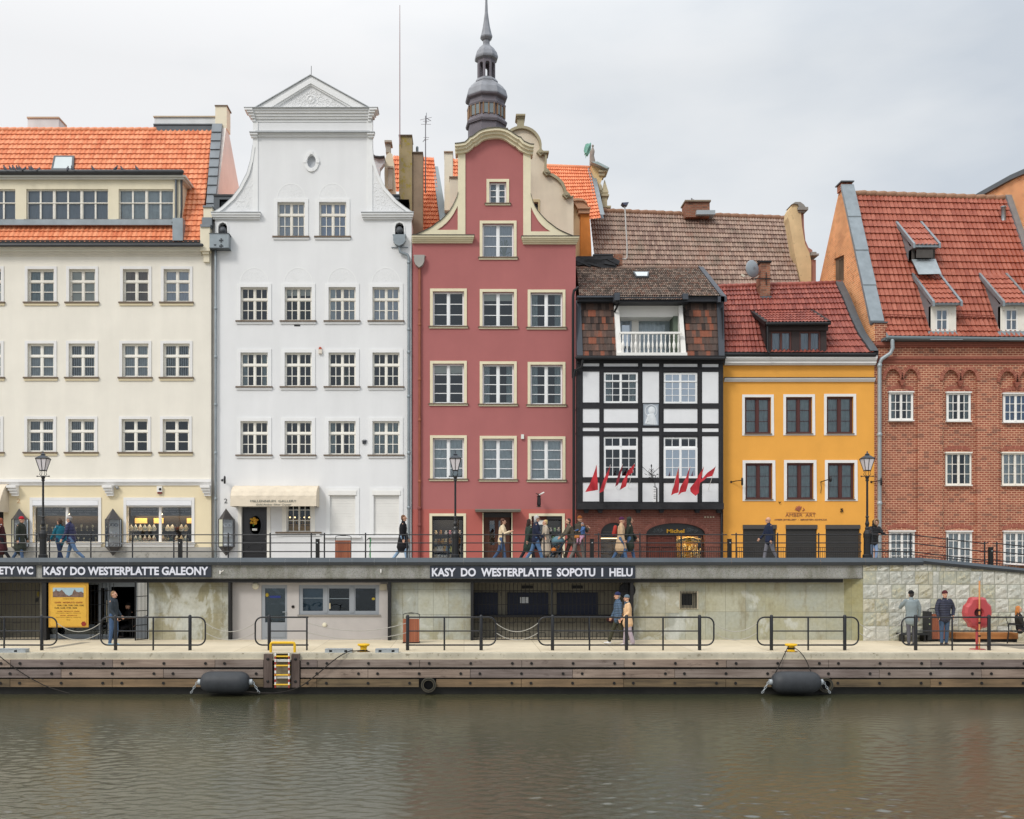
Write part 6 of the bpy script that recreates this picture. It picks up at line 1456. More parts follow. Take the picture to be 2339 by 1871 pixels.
# ================================================================ ground, water, quay
WSL = .036;WIOR = 2.2;WRO = .2
YE = 31.6;YW = 36.75;YC = 36.3;WZ = Z(1586,YE)
s = NT('canal_water');s.set(WRO,0,.5);s.b.inputs['IOR'].default_value = 1.65
s.col(s.ramp(s.noise(s.co,.12,3),[(.35,C('#363928')),(.65,C('#45422c'))]))
n1 = s.noise(s.map((.5,1.6,1)),1.0,3,.5);n2 = s.noise(s.map((.9,3.0,1)),2.4,5,.6);n3 = s.noise(s.co,.25,2)
hh = s.mix(.42,n1,n2);hh = s.mix(s.ramp(n3,[(.35,g3(.1)),(.65,g3(.45))]),hh,n2)
s.b.inputs['IOR'].default_value = WIOR
import numpy as np
def water_sheet(x0,x1,y0,y1,d,mat):
    """real wavelets: a sum of short-crested waves, calmer in drifting patches and near the wall"""
    rs = np.random.RandomState(3);nx,ny = int((x1-x0)/d),int((y1-y0)/d)
    gx,gy = np.meshgrid(np.linspace(x0,x1,nx),np.linspace(y0,y1,ny));h = np.zeros_like(gx)
    for i in range(44):
        lam = math.exp(rs.uniform(math.log(.10),math.log(.42)));th = rs.normal(0,.36)+math.pi/2;k = 2*math.pi/lam;sl = WSL*(.8 if lam < .3 else 1)
        ph = k*(gx*math.cos(th)+gy*math.sin(th))+rs.uniform(0,6.28)+.9*np.sin(gx*rs.uniform(.2,.7)+gy*rs.uniform(-.4,.4)+rs.uniform(0,6))
        h += sl/k*np.sin(ph)
    patch = .75+.35*np.sin(gx*.31+1.2*np.sin(gy*.23+1))*np.cos(gy*.41+.8*np.sin(gx*.17))
    near = np.clip((y1-gy)/15,0,1)
    h *= patch*(.16+1.15*near**1.1)
    ed = np.minimum(np.minimum(gx-x0,x1-gx),gy-y0);h *= np.clip(ed/1.5,0,1)
    v = np.stack([gx,gy,h+WZ],-1).reshape(-1,3)
    idx = np.arange(nx*ny).reshape(ny,nx);f = np.stack([idx[:-1,:-1],idx[:-1,1:],idx[1:,1:],idx[1:,:-1]],-1).reshape(-1,4)
    X0,X1,Y0,Y1 = -260,260,-80,YE+.5;n0 = len(v)
    ex = [(X0,Y0),(X1,Y0),(X1,Y1),(X0,Y1)];v = np.concatenate([v,np.array([(a,b,WZ) for a,b in ex]+[(x0,y0,WZ),(x1,y0,WZ),(x1,y1,WZ),(x0,y1,WZ)])])
    fl = f.tolist()+[[n0,n0+1,n0+5,n0+4],[n0+1,n0+2,n0+6,n0+5],[n0+2,n0+3,n0+7,n0+6],[n0+3,n0,n0+4,n0+7]]
    me = bpy.data.meshes.new('water');me.from_pydata(v.tolist(),[],fl);me.materials.append(mat);me.polygons.foreach_set('use_smooth',[True]*len(me.polygons));me.update()
    o = bpy.data.objects.new('water',me);COL.objects.link(o);return o
struct(water_sheet(-16.5,19.5,12,YE+.1,.042,s.m))
# paving of the lower quay
s = NT('quay_concrete');s.set(.88,0,.2)
b = s.n('ShaderNodeTexBrick');s.l(s.co,b.inputs['Vector']);b.inputs['Scale'].default_value = 1;b.inputs['Brick Width'].default_value = 2.4;b.inputs['Row Height'].default_value = 1.7;b.inputs['Mortar Size'].default_value = .008;b.offset = 0
b.inputs['Color1'].default_value = C('#d6c9b0');b.inputs['Color2'].default_value = C('#cdbfa4');b.inputs['Mortar'].default_value = C('#a99c84')
s.col(s.mix(1,b.outputs[0],s.ramp(s.noise(s.co,.9,6,.65),[(.3,g3(.88)),(.7,g3(1.06))]),'MULTIPLY'));s.bump(s.noise(s.co,60,3),.2,.005)
DECKM = s.m
mb = MB();mb.box(-45,45,YE+.35,YW+1.6,-.5,0);struct(mb.build('quay_pavement',DECKM))
DKST = M('#8f8778',.9,var=.08)
mb = MB();mb.add([(X(96,33.2),33.2,.004),(X(120,33.2),33.2,.004),(X(208,35.6),35.6,.004),(X(185,35.6),35.6,.004)],[(0,1,2,3)]);mb.add([(X(2330,33.0),33.0,.004),(X(2400,33.0),33.0,.004),(X(2250,36.0),36.0,.004),(X(2215,36.0),36.0,.004)],[(0,1,2,3)]);struct(mb.build('paving_strip',DKST))
# upper promenade with the ramp falling away on the right
XR0 = X(2105,YC)
def fz(x): return GZ if x < XR0 else GZ-(x-XR0)*.098
mb = MB();xs_ = [-60,XR0,26,60]
for y0,y1 in ((YC+.25,YF+.3),):
    for a,b in zip(xs_,xs_[1:]): mb.quad((a,y0,fz(a)),(b,y0,fz(b)),(b,y1,fz(b)),(a,y1,fz(a)))
struct(mb.build('promenade',M('#9b968c',.9,var=.1,vs=2,bump=.2)))
mb = MB();mb.quad((-700,YF+1.5,GZ-.6),(700,YF+1.5,GZ-.6),(700,1500,GZ-.6),(-700,1500,GZ-.6));struct(mb.build('ground',M('#77736a',.95,var=.1)))
# quay wall: concrete edge, timber fender planks, bolts
q = thing('quay_wall','long quay edge of pale concrete faced with three rows of bolted timber planks above the water','quay wall',(0,YE,WZ))
CONC = M('#bdb6a3',.85,var=.12,vs=2.2,bump=.2,streak=.2,dirt='#756b56',dirt_at=.57)
mb = MB();mb.box(-45,45,YE-.02,YE+.36,Z(1506,YE),-.03);mb.box(-45,45,YE+.01,YE+.36,-.03,.0);mb.build('concrete_edge',CONC,q)
mb = MB();mb.box(-45,45,YE-.05,YE+.1,Z(1508,YE),Z(1505.3,YE));mb.build('ledge',M('#d3c7ac',.85,var=.08),q)
WALL_DK = M('#1c1b17',.5,var=.4,vs=2,bump=.4,bs=6,streak=.3)
mb = MB();mb.box(-45,45,YE+.06,YE+.4,WZ-.6,Z(1507,YE));mb.build('dark_back_wall',WALL_DK,q)  # near-black wall set back behind and below the planks
PLK = [wood_mat('grey_brown_plank_%d' % i,a,b,'x',1.0+.15*i,.8) for i,(a,b) in enumerate((('#63554c','#968980'),('#6b5b50','#a18f81'),('#5a4e48','#8a7d77')))]
PLK2 = [wood_mat('wet_brown_plank_%d' % i,a,b,'x',1.0+.15*i,.7) for i,(a,b) in enumerate((('#4e4233','#8d7559'),('#463c2f','#7c6a50')))]
BOLT = M('#1e1c1b',.6)
YP = YE-.08
gaps = {2: [(962,996),(1868,1900)]}
def plank(x0,x1,y0,y1,row,bolts):
    mb = MB();j = random.uniform(-.006,.006)
    mb.box(X(x0+.5,YP),X(x1-.5,YP),YP+j,YP+.14,Z(y1,YP),Z(y0,YP))
    p = mb.build('plank',random.choice(PLK if row < 2 else PLK2),q)
    for bx in bolts:
        if x0+3 < bx < x1-3:
            mb = MB();mb.lathe([(.03,0),(.045,.0),(.045,.02),(.02,.03)][::-1],(X(bx,YP),YP+j-.025,Z((y0+y1)/2,YP)),8,axis='y');mb.build('bolt',BOLT,p)
for row,(y0,y1,off) in enumerate(((1506.5,1524,257.5),(1529.3,1548,139.6),(1551.5,1569.3,22.7))):
    x = off-233.6*3
    while x < 2700:
        a,b = x,x+233.6;bolts = [a+22,a+117,a+212]
        segs = [(a,b)]
        for g0,g1 in gaps.get(row,[]):
            ns = []
            for u,v in segs:
                if v <= g0 or u >= g1: ns.append((u,v))
                else:
                    if g0-u > 8: ns.append((u,g0))
                    if v-g1 > 8: ns.append((g1,v))
            segs = ns
        ns = []
        for u,v in segs:                 # interrupted by the ladder bay
            if v <= 602 or u >= 686: ns.append((u,v))
            else:
                if 602-u > 8: ns.append((u,602))
                if v-686 > 8: ns.append((686,v))
        for u,v in ns:
            if v > -420 and u < 2700: plank(max(u,-420),min(v,2700),y0,y1,row,bolts)
        x += 233.6
for x0,x1 in ((603,622),(666,684.5)):
    mb = MB();mb.box(X(x0,YP),X(x1,YP),YP-.05,YP+.14,Z(1570,YP),Z(1494,YP));p = mb.build('upright_timber',wood_mat('upright_plank','#453934','#6d5f58','z'),q)
    for by in (1505,1556): mb = MB();mb.lathe([(.02,-.03),(.045,-.02),(.045,0)],(X((x0+x1)/2,YP),YP-.05,Z(by,YP)),8,axis='y');mb.build('bolt',BOLT,p)
mb = MB();mb.box(X(626,YP),X(662,YP),YP+.06,YP+.14,Z(1571,YP),Z(1493,YP));mb.build('ladder_back_board',M('#8d8168',.85,var=.15,vs=3,streak=.2,dirt='#6b5a1e',dirt_at=.6),q)
for px,lab in ((979,1),(1884,2)):
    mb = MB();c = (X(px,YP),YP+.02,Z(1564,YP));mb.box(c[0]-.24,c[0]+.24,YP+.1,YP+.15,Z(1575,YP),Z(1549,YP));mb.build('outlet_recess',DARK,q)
    mb = MB();mb.lathe([(.225,.12),(.225,-.12),(.205,-.14),(.165,-.12),(.155,.1)],c,24,axis='y',cap=False);mb.build('outlet_pipe',M('#3b3934',.6,var=.2),q,smooth=True)
    mb = MB();mb.lathe([(.165,-.145),(.165,-.15),(.15,-.15),(.15,-.1)],c,24,axis='y',cap=False);mb.lathe([(.225,-.13),(.225,-.142),(.212,-.142)],c,24,axis='y',cap=False);mb.build('pipe_rim',M('#5d5747',.6,var=.2),q)
# ladder with red and white rails
l = thing('ladder','red and white striped boarding ladder with yellow rungs between two upright timbers','ladder',tuple(P(644,1571,YP-.1)))
yl_ = YP-.13;REDP = M('#a03a36',.5,var=.1)
YELP = M('#e3b412',.45,var=.08,spec=.5)
for px in (629,660):
    mb = MB();n = 12
    for k in range(n):
        y0 = 1492+k*6.6;f0 = len(mb.f);mb.tube([P(px,y0+6.6,yl_),P(px,y0,yl_)],.026,8,caps=False);mb.mi[f0:] = [k % 2]*(len(mb.f)-f0)
    mb.build('rail',[WHITE,REDP],l)
for y in (1499.5,1520.5,1542,1564): mb = MB();mb.tube([P(628,y,yl_),P(661,y,yl_)],.024,8);mb.build('rung',YELP,l)
for y in (1509.5,1547.5):
    mb = MB();mb.box(X(626.5,yl_),X(662.5,yl_),yl_+.03,yl_+.14,Z(y+2.5,yl_),Z(y-2.5,yl_));mb.build('fixing_plate',M('#c9c6bd',.6),l)
l = thing('grab_rail','yellow hoop rail standing on the quay edge above the ladder','rail',tuple(P(645,1489,YE+.2)))
mb = MB();y_ = YE+.22;mb.tube([P(618.5,1489,y_),P(618.5,1472,y_),P(620,1469,y_),P(624,1468.3,y_),P(668,1468.3,y_),P(671.5,1469,y_),P(673,1472,y_),P(673,1489,y_)],.042,10);mb.build('hoop',YELP,l,smooth=True)
# bollards
def bollard(px,lab):
    t = thing('mooring_bollard',lab,'bollard',(X(px,YE+.45),YE+.45,0))
    mb = MB();mb.lathe([(.13,0),(.13,.03),(.105,.05),(.10,.10),(.11,.16),(.17,.19),(.19,.205),(.19,.235),(.17,.25),(.0,.255)],tuple(t.location),20);mb.build('bollard_body',YELP,t,smooth=False)
    mb = MB();c = V(t.location);mb.lathe([(.20,.0),(.20,.012)],tuple(c),20);mb.build('base_plate',M('#6d5a4a',.8,var=.2),t)
    return t
bl1 = bollard(830.5,'yellow mooring bollard beside two galvanised plates, holding a dark rope that trails left into the water')
bl1['label'] = 'yellow mooring bollard between two galvanised boxes with a rope trailing to the left'
bl2 = bollard(1807,'yellow mooring bollard with two ropes hanging down to the right rubber fender')
ROPE = M('#2b2723',.9,var=.2);ROPEW = M('#a9a59b',.8,var=.15)
def rope(name,pts,r,mat,lab,grp=None):
    out = []
    for i in range(len(pts)-1):
        p0 = pts[max(0,i-1)];p1 = pts[i];p2 = pts[i+1];p3 = pts[min(len(pts)-1,i+2)]
        for k in range(6):
            t = k/6;out.append(.5*((2*p1)+(p2-p0)*t+(2*p0-5*p1+4*p2-p3)*t*t+(3*p1-p0-3*p2+p3)*t**3))
    out.append(pts[-1])
    mb = MB();mb.tube(out,r,6);o = mb.build(name,mat,None,smooth=True,loc=tuple(out[0]));return tag(o,lab,'rope',grp)
yr = YE-.22
rope('rope',[P(832,1485,YE+.3),P(812,1487,YE+.15),P(797,1488,YE+.0),P(767,1505,yr),P(727,1538,yr),P(690,1566,yr),P(660,1578,yr-.1),P(620,1583.5,yr-.3),P(560,1580,yr-.3)],.017,ROPE,'dark mooring rope sagging from the bollard past the ladder into the water')
rope('rope',[P(-40,1470,yr),P(0,1500,yr),P(50,1537,yr),P(100,1565,yr),P(140,1579,yr-.1),P(158,1584,yr-.2)],.015,ROPE,'dark rope slanting down to the water at the left edge of the picture')
rope('rope',[P(1801,1476,YE+.2),P(1793,1492,YE-.05),P(1780,1520,yr),P(1764,1550,yr-.2)],.013,ROPE,'left of the two ropes from the bollard down to the right fender')
rope('rope',[P(1813,1478,YE+.2),P(1830,1492,YE-.05),P(1842,1510,yr),P(1853,1537,yr-.2)],.013,ROPE,'right of the two ropes from the bollard down to the right fender')
mb = MB()
for k in range(3): mb.lathe([(.10,.08+.02*k),(.125,.09+.02*k),(.10,.10+.02*k)],(bl2.location.x,bl2.location.y,0),16,cap=False)
tag(mb.build('rope_turns',ROPE,None,loc=tuple(bl2.location)),'rope wound round the neck of the right yellow bollard','rope')
mb = MB()
for k in range(2): mb.lathe([(.11,.02+.02*k),(.145,.03+.02*k),(.11,.04+.02*k)],(bl1.location.x,bl1.location.y,0),16,cap=False)
tag(mb.build('rope_turns',ROPE,None,loc=tuple(bl1.location)),'rope wound round the foot of the left yellow bollard','rope')
# galvanised boxes let into the edge
GALV = M('#aab0b3',.45,metal=.4,var=.12,vs=6)
for x0,x1,lab in ((-40,58,'galvanised edge box at the left end of the quay edge'),(742,804,'galvanised edge box left of the rope bollard'),(857,910,'galvanised edge box right of the rope bollard')):
    Yb_ = YE+.12;t = thing('cleat_box',lab,'metal box',(X((x0+x1)/2,Yb_),Yb_,0),group='galvanised boxes on the quay edge')
    mb = MB();ww = [(x0+(x1-x0)*f-3.5,x0+(x1-x0)*f+3.5) for f in (.21,.77)]
    mb.plate([(X(x0,Yb_),.0),(X(x1,Yb_),.0),(X(x1,Yb_),.1),(X(x0,Yb_),.1)],[[(X(a,Yb_),.02),(X(b,Yb_),.02),(X(b,Yb_),.08),(X(a,Yb_),.08)] for a,b in ww],Yb_,Yb_+.3);mb.box(X(x0,Yb_),X(x1,Yb_),Yb_-.01,Yb_+.32,.1,.112);mb.build('box',GALV,t)
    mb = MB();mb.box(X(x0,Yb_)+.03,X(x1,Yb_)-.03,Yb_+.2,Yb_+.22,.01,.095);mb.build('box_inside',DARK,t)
# rubber fenders with chains
RUB = NT('rubber');RUB.set(.55,0,.4);RUB.col(RUB.mix(1,C('#34373b'),RUB.ramp(RUB.noise(RUB.co,2.5,6,.65),[(.3,g3(.75)),(.7,g3(1.25))]),'MULTIPLY'))
w_ = RUB.n('ShaderNodeTexWave');RUB.l(RUB.co,w_.inputs[0]);w_.inputs['Scale'].default_value = 7;w_.bands_direction = 'X';RUB.bump(w_.outputs[1],.12,.02);RUB = RUB.m
def fender(x0,x1,lab,yf,seed):
    cz = Z(1558,yf);r = (Z(1534,yf)-Z(1581,yf))/2*1.03;a,b = X(x0,yf),X(x1,yf);t = thing('rubber_fender',lab,'fender',((a+b)/2,yf,WZ))
    mb = MB();n = 10;prof = []
    for i in range(7): th = i/6*math.pi/2;prof.append((r*(.35+.65*math.sin(th)),a+.28*(1-math.sin(th)) if False else a+.26*(1-math.sin(th))))
    prof = [(r*(.30+.70*math.sin(i/6*math.pi/2)),a+.30*(1-math.cos(i/6*math.pi/2))) for i in range(7)]
    prof = [(rr,xx) for rr,xx in prof]+[(r*1.01,(a+b)/2)]+[(rr,a+b-xx) for rr,xx in prof[::-1]]
    mb.lathe([(p[0],p[1]) for p in prof],(0,yf,cz),32,axis='x');mb.build('fender_body',RUB,t,smooth=True)
    for sx,px in ((-1,a),(1,b)):
        mb = MB();mb.lathe([(.09,0),(.09,.08*sx),(.05,.10*sx)],(px,yf,cz),12,axis='x');mb.build('end_cap',GALV,t)
        for k in range(5):
            c = V((px+sx*(.12+.04*k),yf-.02,cz-.02-.07*k));mb = MB();d = V((sx*.5,0,-.5)).normalized();u = V((0,1,0)) if k % 2 else d.cross(V((0,1,0)))
            mb.tube([c+d*.05*math.cos(w)+u*.025*math.sin(w) for w in [i*math.pi/4 for i in range(8)]],.010,5,closed=True);mb.build('chain_link',GALV,t)
fender(459,570,'black rubber fender floating against the quay left of the ladder',YE-.42,1)
fender(1763,1873,'black rubber fender hung from the right yellow bollard',YE-.42,2)
# ================================================================ wall between the lower quay and the promenade
rw = thing('retaining_wall','long stone faced wall under the promenade with dark coping and concrete band','wall',(0,YC,0))
COP = M('#4f575e',.6,var=.1,vs=1.2,bump=.15,bs=25,spec=.4,streak=.1);COP_SHADED = M('#3b4046',.55,var=.1,vs=1.5,streak=.1,spec=.4)  # lower face gets a darker copy, shade under the bevel as colour
mb = MB();x = -420
yc0 = YC-.12
while x < 2110:
    w_ = 51;b = min(x+w_-.12,2110);i0 = len(mb.f)
    za,zb,zc = Z(1274,yc0),Z(1284,yc0),Z(1291.5,yc0)
    A,B = X(x,yc0),X(b,yc0)
    mb.add([(A,yc0-.02,zb),(B,yc0-.02,zb),(B,yc0+.05,za),(A,yc0+.05,za),(A,yc0+.5,za),(B,yc0+.5,za),(A,yc0+.03,zc),(B,yc0+.03,zc)],[(0,1,2,3),(3,2,5,4),(6,7,1,0)]);mb.mi[i0:] = [0,0,1]
    x += w_
mb.build('coping',[COP,COP_SHADED],rw)
mb = MB();xs = [(2110,1275.5,1284,1291)]
pl = [(2108,1274.5,1281,1288),(2125,1276,1283,1289.5),(2240,1287.5,1294,1300),(2339,1298,1303.5,1309),(2750,1338,1344,1349)]
for (a,y0,y1,y2),(b,v0,v1,v2) in zip(pl,pl[1:]):
    i0 = len(mb.f);A,B = X(a,yc0),X(b,yc0);q0 = [Z(v,yc0) for v in (y0,y1,y2)];q1 = [Z(v,yc0) for v in (v0,v1,v2)]
    mb.add([(A,yc0-.02,q0[1]),(B,yc0-.02,q1[1]),(B,yc0+.05,q1[0]),(A,yc0+.05,q0[0]),(A,yc0+.5,q0[0]),(B,yc0+.5,q1[0]),(A,yc0+.03,q0[2]),(B,yc0+.03,q1[2])],[(0,1,2,3),(3,2,5,4),(6,7,1,0)]);mb.mi[i0:] = [0,0,1]
mb.build('ramp_coping',[COP,COP_SHADED],rw)
s = NT('exposed_concrete');s.set(.9,0,.2)
b = s.n('ShaderNodeTexVoronoi');s.l(s.co,b.inputs[0]);b.inputs['Scale'].default_value = 42
c_ = s.mix(.55,C('#8f9089'),b.outputs['Color']);hsv = s.n('ShaderNodeHueSaturation');hsv.inputs['Saturation'].default_value = .12;hsv.inputs['Value'].default_value = .62;s.l(c_,hsv.inputs['Color'])
s.col(s.mix(1,s.mix(.5,hsv.outputs[0],C('#85857c')),s.ramp(s.noise(s.map((1,1,.4)),1.4,7,.68),[(.35,(.62,.61,.53)),(.55,g3(1)),(.7,g3(1.12))]),'MULTIPLY'));s.bump(s.noise(s.co,90,2),.4,.005);FAS = s.m
mb = MB();mb.box(X(-420,YC),X(1970,YC),YC-.0,YC+.6,Z(1320,YC),Z(1291,YC));mb.box(X(-420,YC),X(1970,YC),YC+.03,YC+.6,Z(1322.5,YC),Z(1320,YC));mb.build('concrete_band',FAS,rw)
mb = MB();mb.box(X(-420,YC),X(1928,YC),YC+.10,YC+.5,Z(1331,YC),Z(1322.5,YC));mb.build('steel_beam',M('#1b1b1c',.7,var=.2),rw)
def stone_mat(name,cs,w,h,mortar,wht=.58,bump=.2,ol=.5):
    s = NT(name);s.set(.85,0,.25)
    sp = s.n('ShaderNodeSeparateXYZ');s.l(s.co,sp.inputs[0]);cb = s.n('ShaderNodeCombineXYZ');s.l(sp.outputs[0],cb.inputs[0]);s.l(sp.outputs[2],cb.inputs[1])
    b = s.n('ShaderNodeTexBrick');s.l(cb.outputs[0],b.inputs['Vector']);b.offset = .0;b.inputs['Scale'].default_value = 1;b.inputs['Brick Width'].default_value = w;b.inputs['Row Height'].default_value = h;b.inputs['Mortar Size'].default_value = .006
    b.inputs['Color1'].default_value = C(cs[0]);b.inputs['Color2'].default_value = C(cs[1]);b.inputs['Mortar'].default_value = C(mortar)
    n = s.noise(s.co,.8,5,.6);o = s.mix(s.ramp(n,[(ol-.08,g3(0)),(ol+.12,g3(.75))]),b.outputs[0],C(cs[2]))
    d = s.n('ShaderNodeTexNoise');d.inputs['Scale'].default_value = 1.1;d.inputs['Detail'].default_value = 7;d.inputs['Roughness'].default_value = .62;d.inputs['Distortion'].default_value = .45;s.l(s.map((1,1,.75)),d.inputs[0])
    o = s.mix(s.ramp(d.outputs[0],[(wht,g3(0)),(wht+.05,g3(.55)),(wht+.14,g3(.8))]),o,C('#c4c6bf'))
    d2 = s.noise(s.map((1.4,1,.45)),1.5,7,.7);o = s.mix(s.ramp(d2,[(.53,g3(0)),(.70,g3(.55))]),o,C('#7d7150'))
    s.col(s.mix(1,o,s.ramp(s.noise(s.co,9,5),[(.3,g3(.9)),(.7,g3(1.08))]),'MULTIPLY'));s.bump(s.mix(.4,s.noise(s.co,6,5),s.ramp(b.outputs['Fac'],[(0,g3(1)),(1,g3(0))])),bump,.03);return s.m
ST1 = stone_mat('stone_cladding_clean',('#a3a69b','#b0ae99','#a39f82'),.72,1.0,'#7a7b6e',.57,.12)
ST2 = stone_mat('stone_cladding_stained',('#9ea199','#b0ab96','#8b8463'),.72,.95,'#76776b',.49,.2)
ST3 = stone_mat('stone_cladding_patchy',('#a4a8a1','#b2b3a5','#9c9678'),.55,.9,'#787a70',.55,.2)
zt = Z(1331,YW)+.15
for x0,x1,m_ in ((-420,-56,ST2),(340,521,ST2),(890,1076,ST3),(1447,1551,ST2),(1551,1928,ST1)):
    mb = MB();n0 = X(x0,YW);n1 = X(x1,YW)
    if x0 == 1551: mb.plate([(n0,0),(n1,0),(n1,zt),(n0,zt)],[hole(1556,1590,1354,1388,YW)],YW,YW+.3)
    else: mb.box(n0,n1,YW,YW+.2,0,zt)
    mb.build('stone_cladding',m_,rw)
mb = MB();a,b = X(1928,YW),X(1971,YC);mb.quad((a,YW,0),(b,YC,0),(b,YC,Z(1322,YC)),(a,YW,Z(1322,YC)));mb.box(a-.1,a+.2,YW+.02,YW+.1,0,zt);mb.build('stone_cladding',stone_mat('stone_cladding_corner',('#8f927f','#9f9c7d','#8f875d'),.6,1.0,'#77776a',.62,.2),rw)
# rough ashlar blocks on the right
RBM = [M(c,.9,var=.14,vs=2.4,bump=.5,bs=9,dirt=d,dirt_at=.50) for c,d in (('#aeafa6','#cfcec5'),('#b5b19f','#9d9576'),('#a6a799','#c7c1a6'),('#b9b8ae','#d4d2c8'))]
def topz(px):
    if px < 2108: return 1291 if px < 1975 else 1284
    for (a,y0,y1,y2),(b,v0,v1,v2) in zip(pl,pl[1:]):
        if px <= b: return y2+(v2-y2)*(px-a)/(b-a)-1
    return 1310
ysr = [1272,1305,1335.5,1367.6,1399,1430,1464]
rg = random.Random(11)
mbk = [MB() for _ in RBM]
mort = MB()
for r_ in range(6):
    x = 1971;k = 0
    while x < 2690:
        w_ = 30 if r_ % 1 == 0 else 30
        w_ = rg.choice((28,30,31,33));
        if 2118 < x < 2150: w_ = rg.choice((10,14));smooth = True
        else: smooth = rg.random() < .12
        b = x+w_;y0 = max(ysr[r_],topz((x+b)/2)) if r_ == 0 else ysr[r_]
        if r_ == 1: y0 = max(y0,topz(b))
        y1 = ysr[r_+1]
        if y1-y0 > 4:
            nx,ny = 9,8;A,B = X(x+.6,YC),X(b-.6,YC);za,zb = max(Z(y1-.6,YC),0.0),Z(y0+.6,YC);vs = [];amp = .006 if smooth else .022;ph = [rg.uniform(0,6) for _ in range(6)]
            for j in range(ny+1):
                for i in range(nx+1):
                    u,v = i/nx,j/ny;ed = min(u,1-u,v,1-v)*5;ed = min(1,ed)
                    h_ = ed*amp*(1+.6*math.sin(7*u+3*v+ph[0])+.5*math.sin(11*v-5*u+ph[1])+.5*rg.uniform(-1,1))
                    vs.append((A+(B-A)*u,YC-.0-h_,za+(zb-za)*v))
            m_ = rg.choice(mbk);m_.add(vs,[(j*(nx+1)+i,j*(nx+1)+i+1,(j+1)*(nx+1)+i+1,(j+1)*(nx+1)+i) for j in range(ny) for i in range(nx)])
        x = b
for m_,mt in zip(mbk,RBM): m_.build('ashlar_blocks',mt,rw,smooth=False)
tops = [(1971,1288),(2106,1288)]+[(a,y2-1.5) for a,y0,y1,y2 in pl[1:]]
mb = MB();mb.plate(xz([(1971,1464)],YC)+[(X(1971,YC),0)]+[(X(2745,YC),0)]+[(X(a,YC),Z(b,YC)) for a,b in tops[::-1]],[],YC+.004,YC+.5);mb.build('mortar_backing',M('#8b8c80',.9,var=.1),rw)
# posts
for x0,x1,yb in ((-58,-50,1464),(92,102.5,1464),(519.5,524.5,1459),(885,892,1462),(1075,1081.5,1462),(1441,1448.5,1460)):
    mb = MB();mb.box(X(x0,YC),X(x1,YC),YC+.12,YW+.02,0,Z(1330,YC));mb.build('post',M('#1d1d1e',.55,var=.1),rw)
# bays behind: back wall sheets
PLG = M('#b5b0ad',.85,var=.05,vs=1.5,bump=.1,streak=.05,dirt='#9a9a9c',dirt_at=.66)
GY = M('#8b9096',.45,var=.05,spec=.5);
mb = MB();mb.plate([(X(524,YW),0),(X(886,YW),0),(X(886,YW),zt),(X(524,YW),zt)],[[(X(597,YW),0.01),(X(656,YW),.01),(X(656,YW),Z(1336,YW)),(X(597,YW),Z(1336,YW))],hole(683,866,1336,1404,YW)],YW,YW+.2);mb.build('rendered_wall',PLG,rw)
mb = MB();mb.box(X(597,YW)-.1,X(866,YW)+.1,YW+.9,YW+.95,0,zt);mb.box(X(524,YW),X(890,YW),YW+.25,YW+1,zt,zt+.05);mb.build('room_wall',ROOM,rw)
w = window(rw,YW,683,866,1336,1404,(1,1,1),(1,),(),GY,GLASS,None,None,None,rev=.03,fr=.13,mu=.22,name='window')
mb = MB();mb.fb(680,869,1404,1406.5,YW,-.06,.05);mb.build('sill',M('#8a8680',.8),w)
mb = MB();mb.fb(690,740,1366,1367,YW,.05,.055);mb.fb(752,800,1367,1368,YW,.05,.055);mb.fb(752.5,754.5,1378,1391,YW,.0,.03);mb.mi = [0]*12+[1]*6;mb.build('window_fittings',[M('#8b979f',.5),M('#d8c9a8',.4)],w)
mb = MB();mb.fb(690,740,1340,1397,YW,.2,.21);mb.build('blind',M('#4d6577',.8,var=.15),w)
mb = MB()
for px,py in ((706,1373),(853,1368)): 
    if px > 800: mb.ell(P(px,py,YW+.07),.07,.01,.05,8,5)
mb.build('yellow_sticker',M('#a8912a',.7),w)
mb = MB();mb.plate([(X(597,YW),0.01),(X(656,YW),.01),(X(656,YW),Z(1336,YW)),(X(597,YW),Z(1336,YW))],[hole(605,651,1344,1422,YW)],YW+.03,YW+.1);mb.fb(605,651,1427,1456,YW,.015,.03);do = mb.build('door',GY,rw)
mb = MB();mb.fb(604,652,1343,1423,YW,.07,.075);mb.build('pane',GLASS,do)
mb = MB();mb.fb(603,654,1345,1422,YW,.3,.31);mb.build('door_blind',M('#3d4640',.8,var=.2),do)
mb = MB();mb.fb(615.5,640,1361,1366,YW,.055,.065);mb.build('blue_door_sign',M('#27357a',.5),do)
mb = MB();mb.ell(P(610,1359,YW+.06),.06,.01,.07,8,5);mb.build('yellow_sticker',M('#a8912a',.7),do)
mb = MB();mb.tube([P(653.5,1398,YW+.02),P(653.5,1398,YW-.06),P(646,1398,YW-.06)],.014,6);mb.build('handle',GALV,do)
for px,py,r_ in ((584,1338.5,.12),(741.7,1427,.08)):
    mb = MB();mb.lathe([(r_,0),(r_,-.04),(r_*.7,-.07),(0,-.08)],(X(px,YW),YW,Z(py,YW)),20,axis='y');mb.build('round_lamp',M('#d9d3bd',.4,var=.05),rw,smooth=False)
mb = MB();mb.lathe([(.06,0),(.06,-.02),(.045,-.02),(.045,0)],(X(669.5,YW),YW,Z(1386,YW)),16,axis='y');mb.build('conduit_ring',M('#77706c',.6),rw)
mb = MB();mb.fb(868,884,1334,1348,YW,-.05,0);mb.build('junction_box',M('#b8b09c',.8),rw)
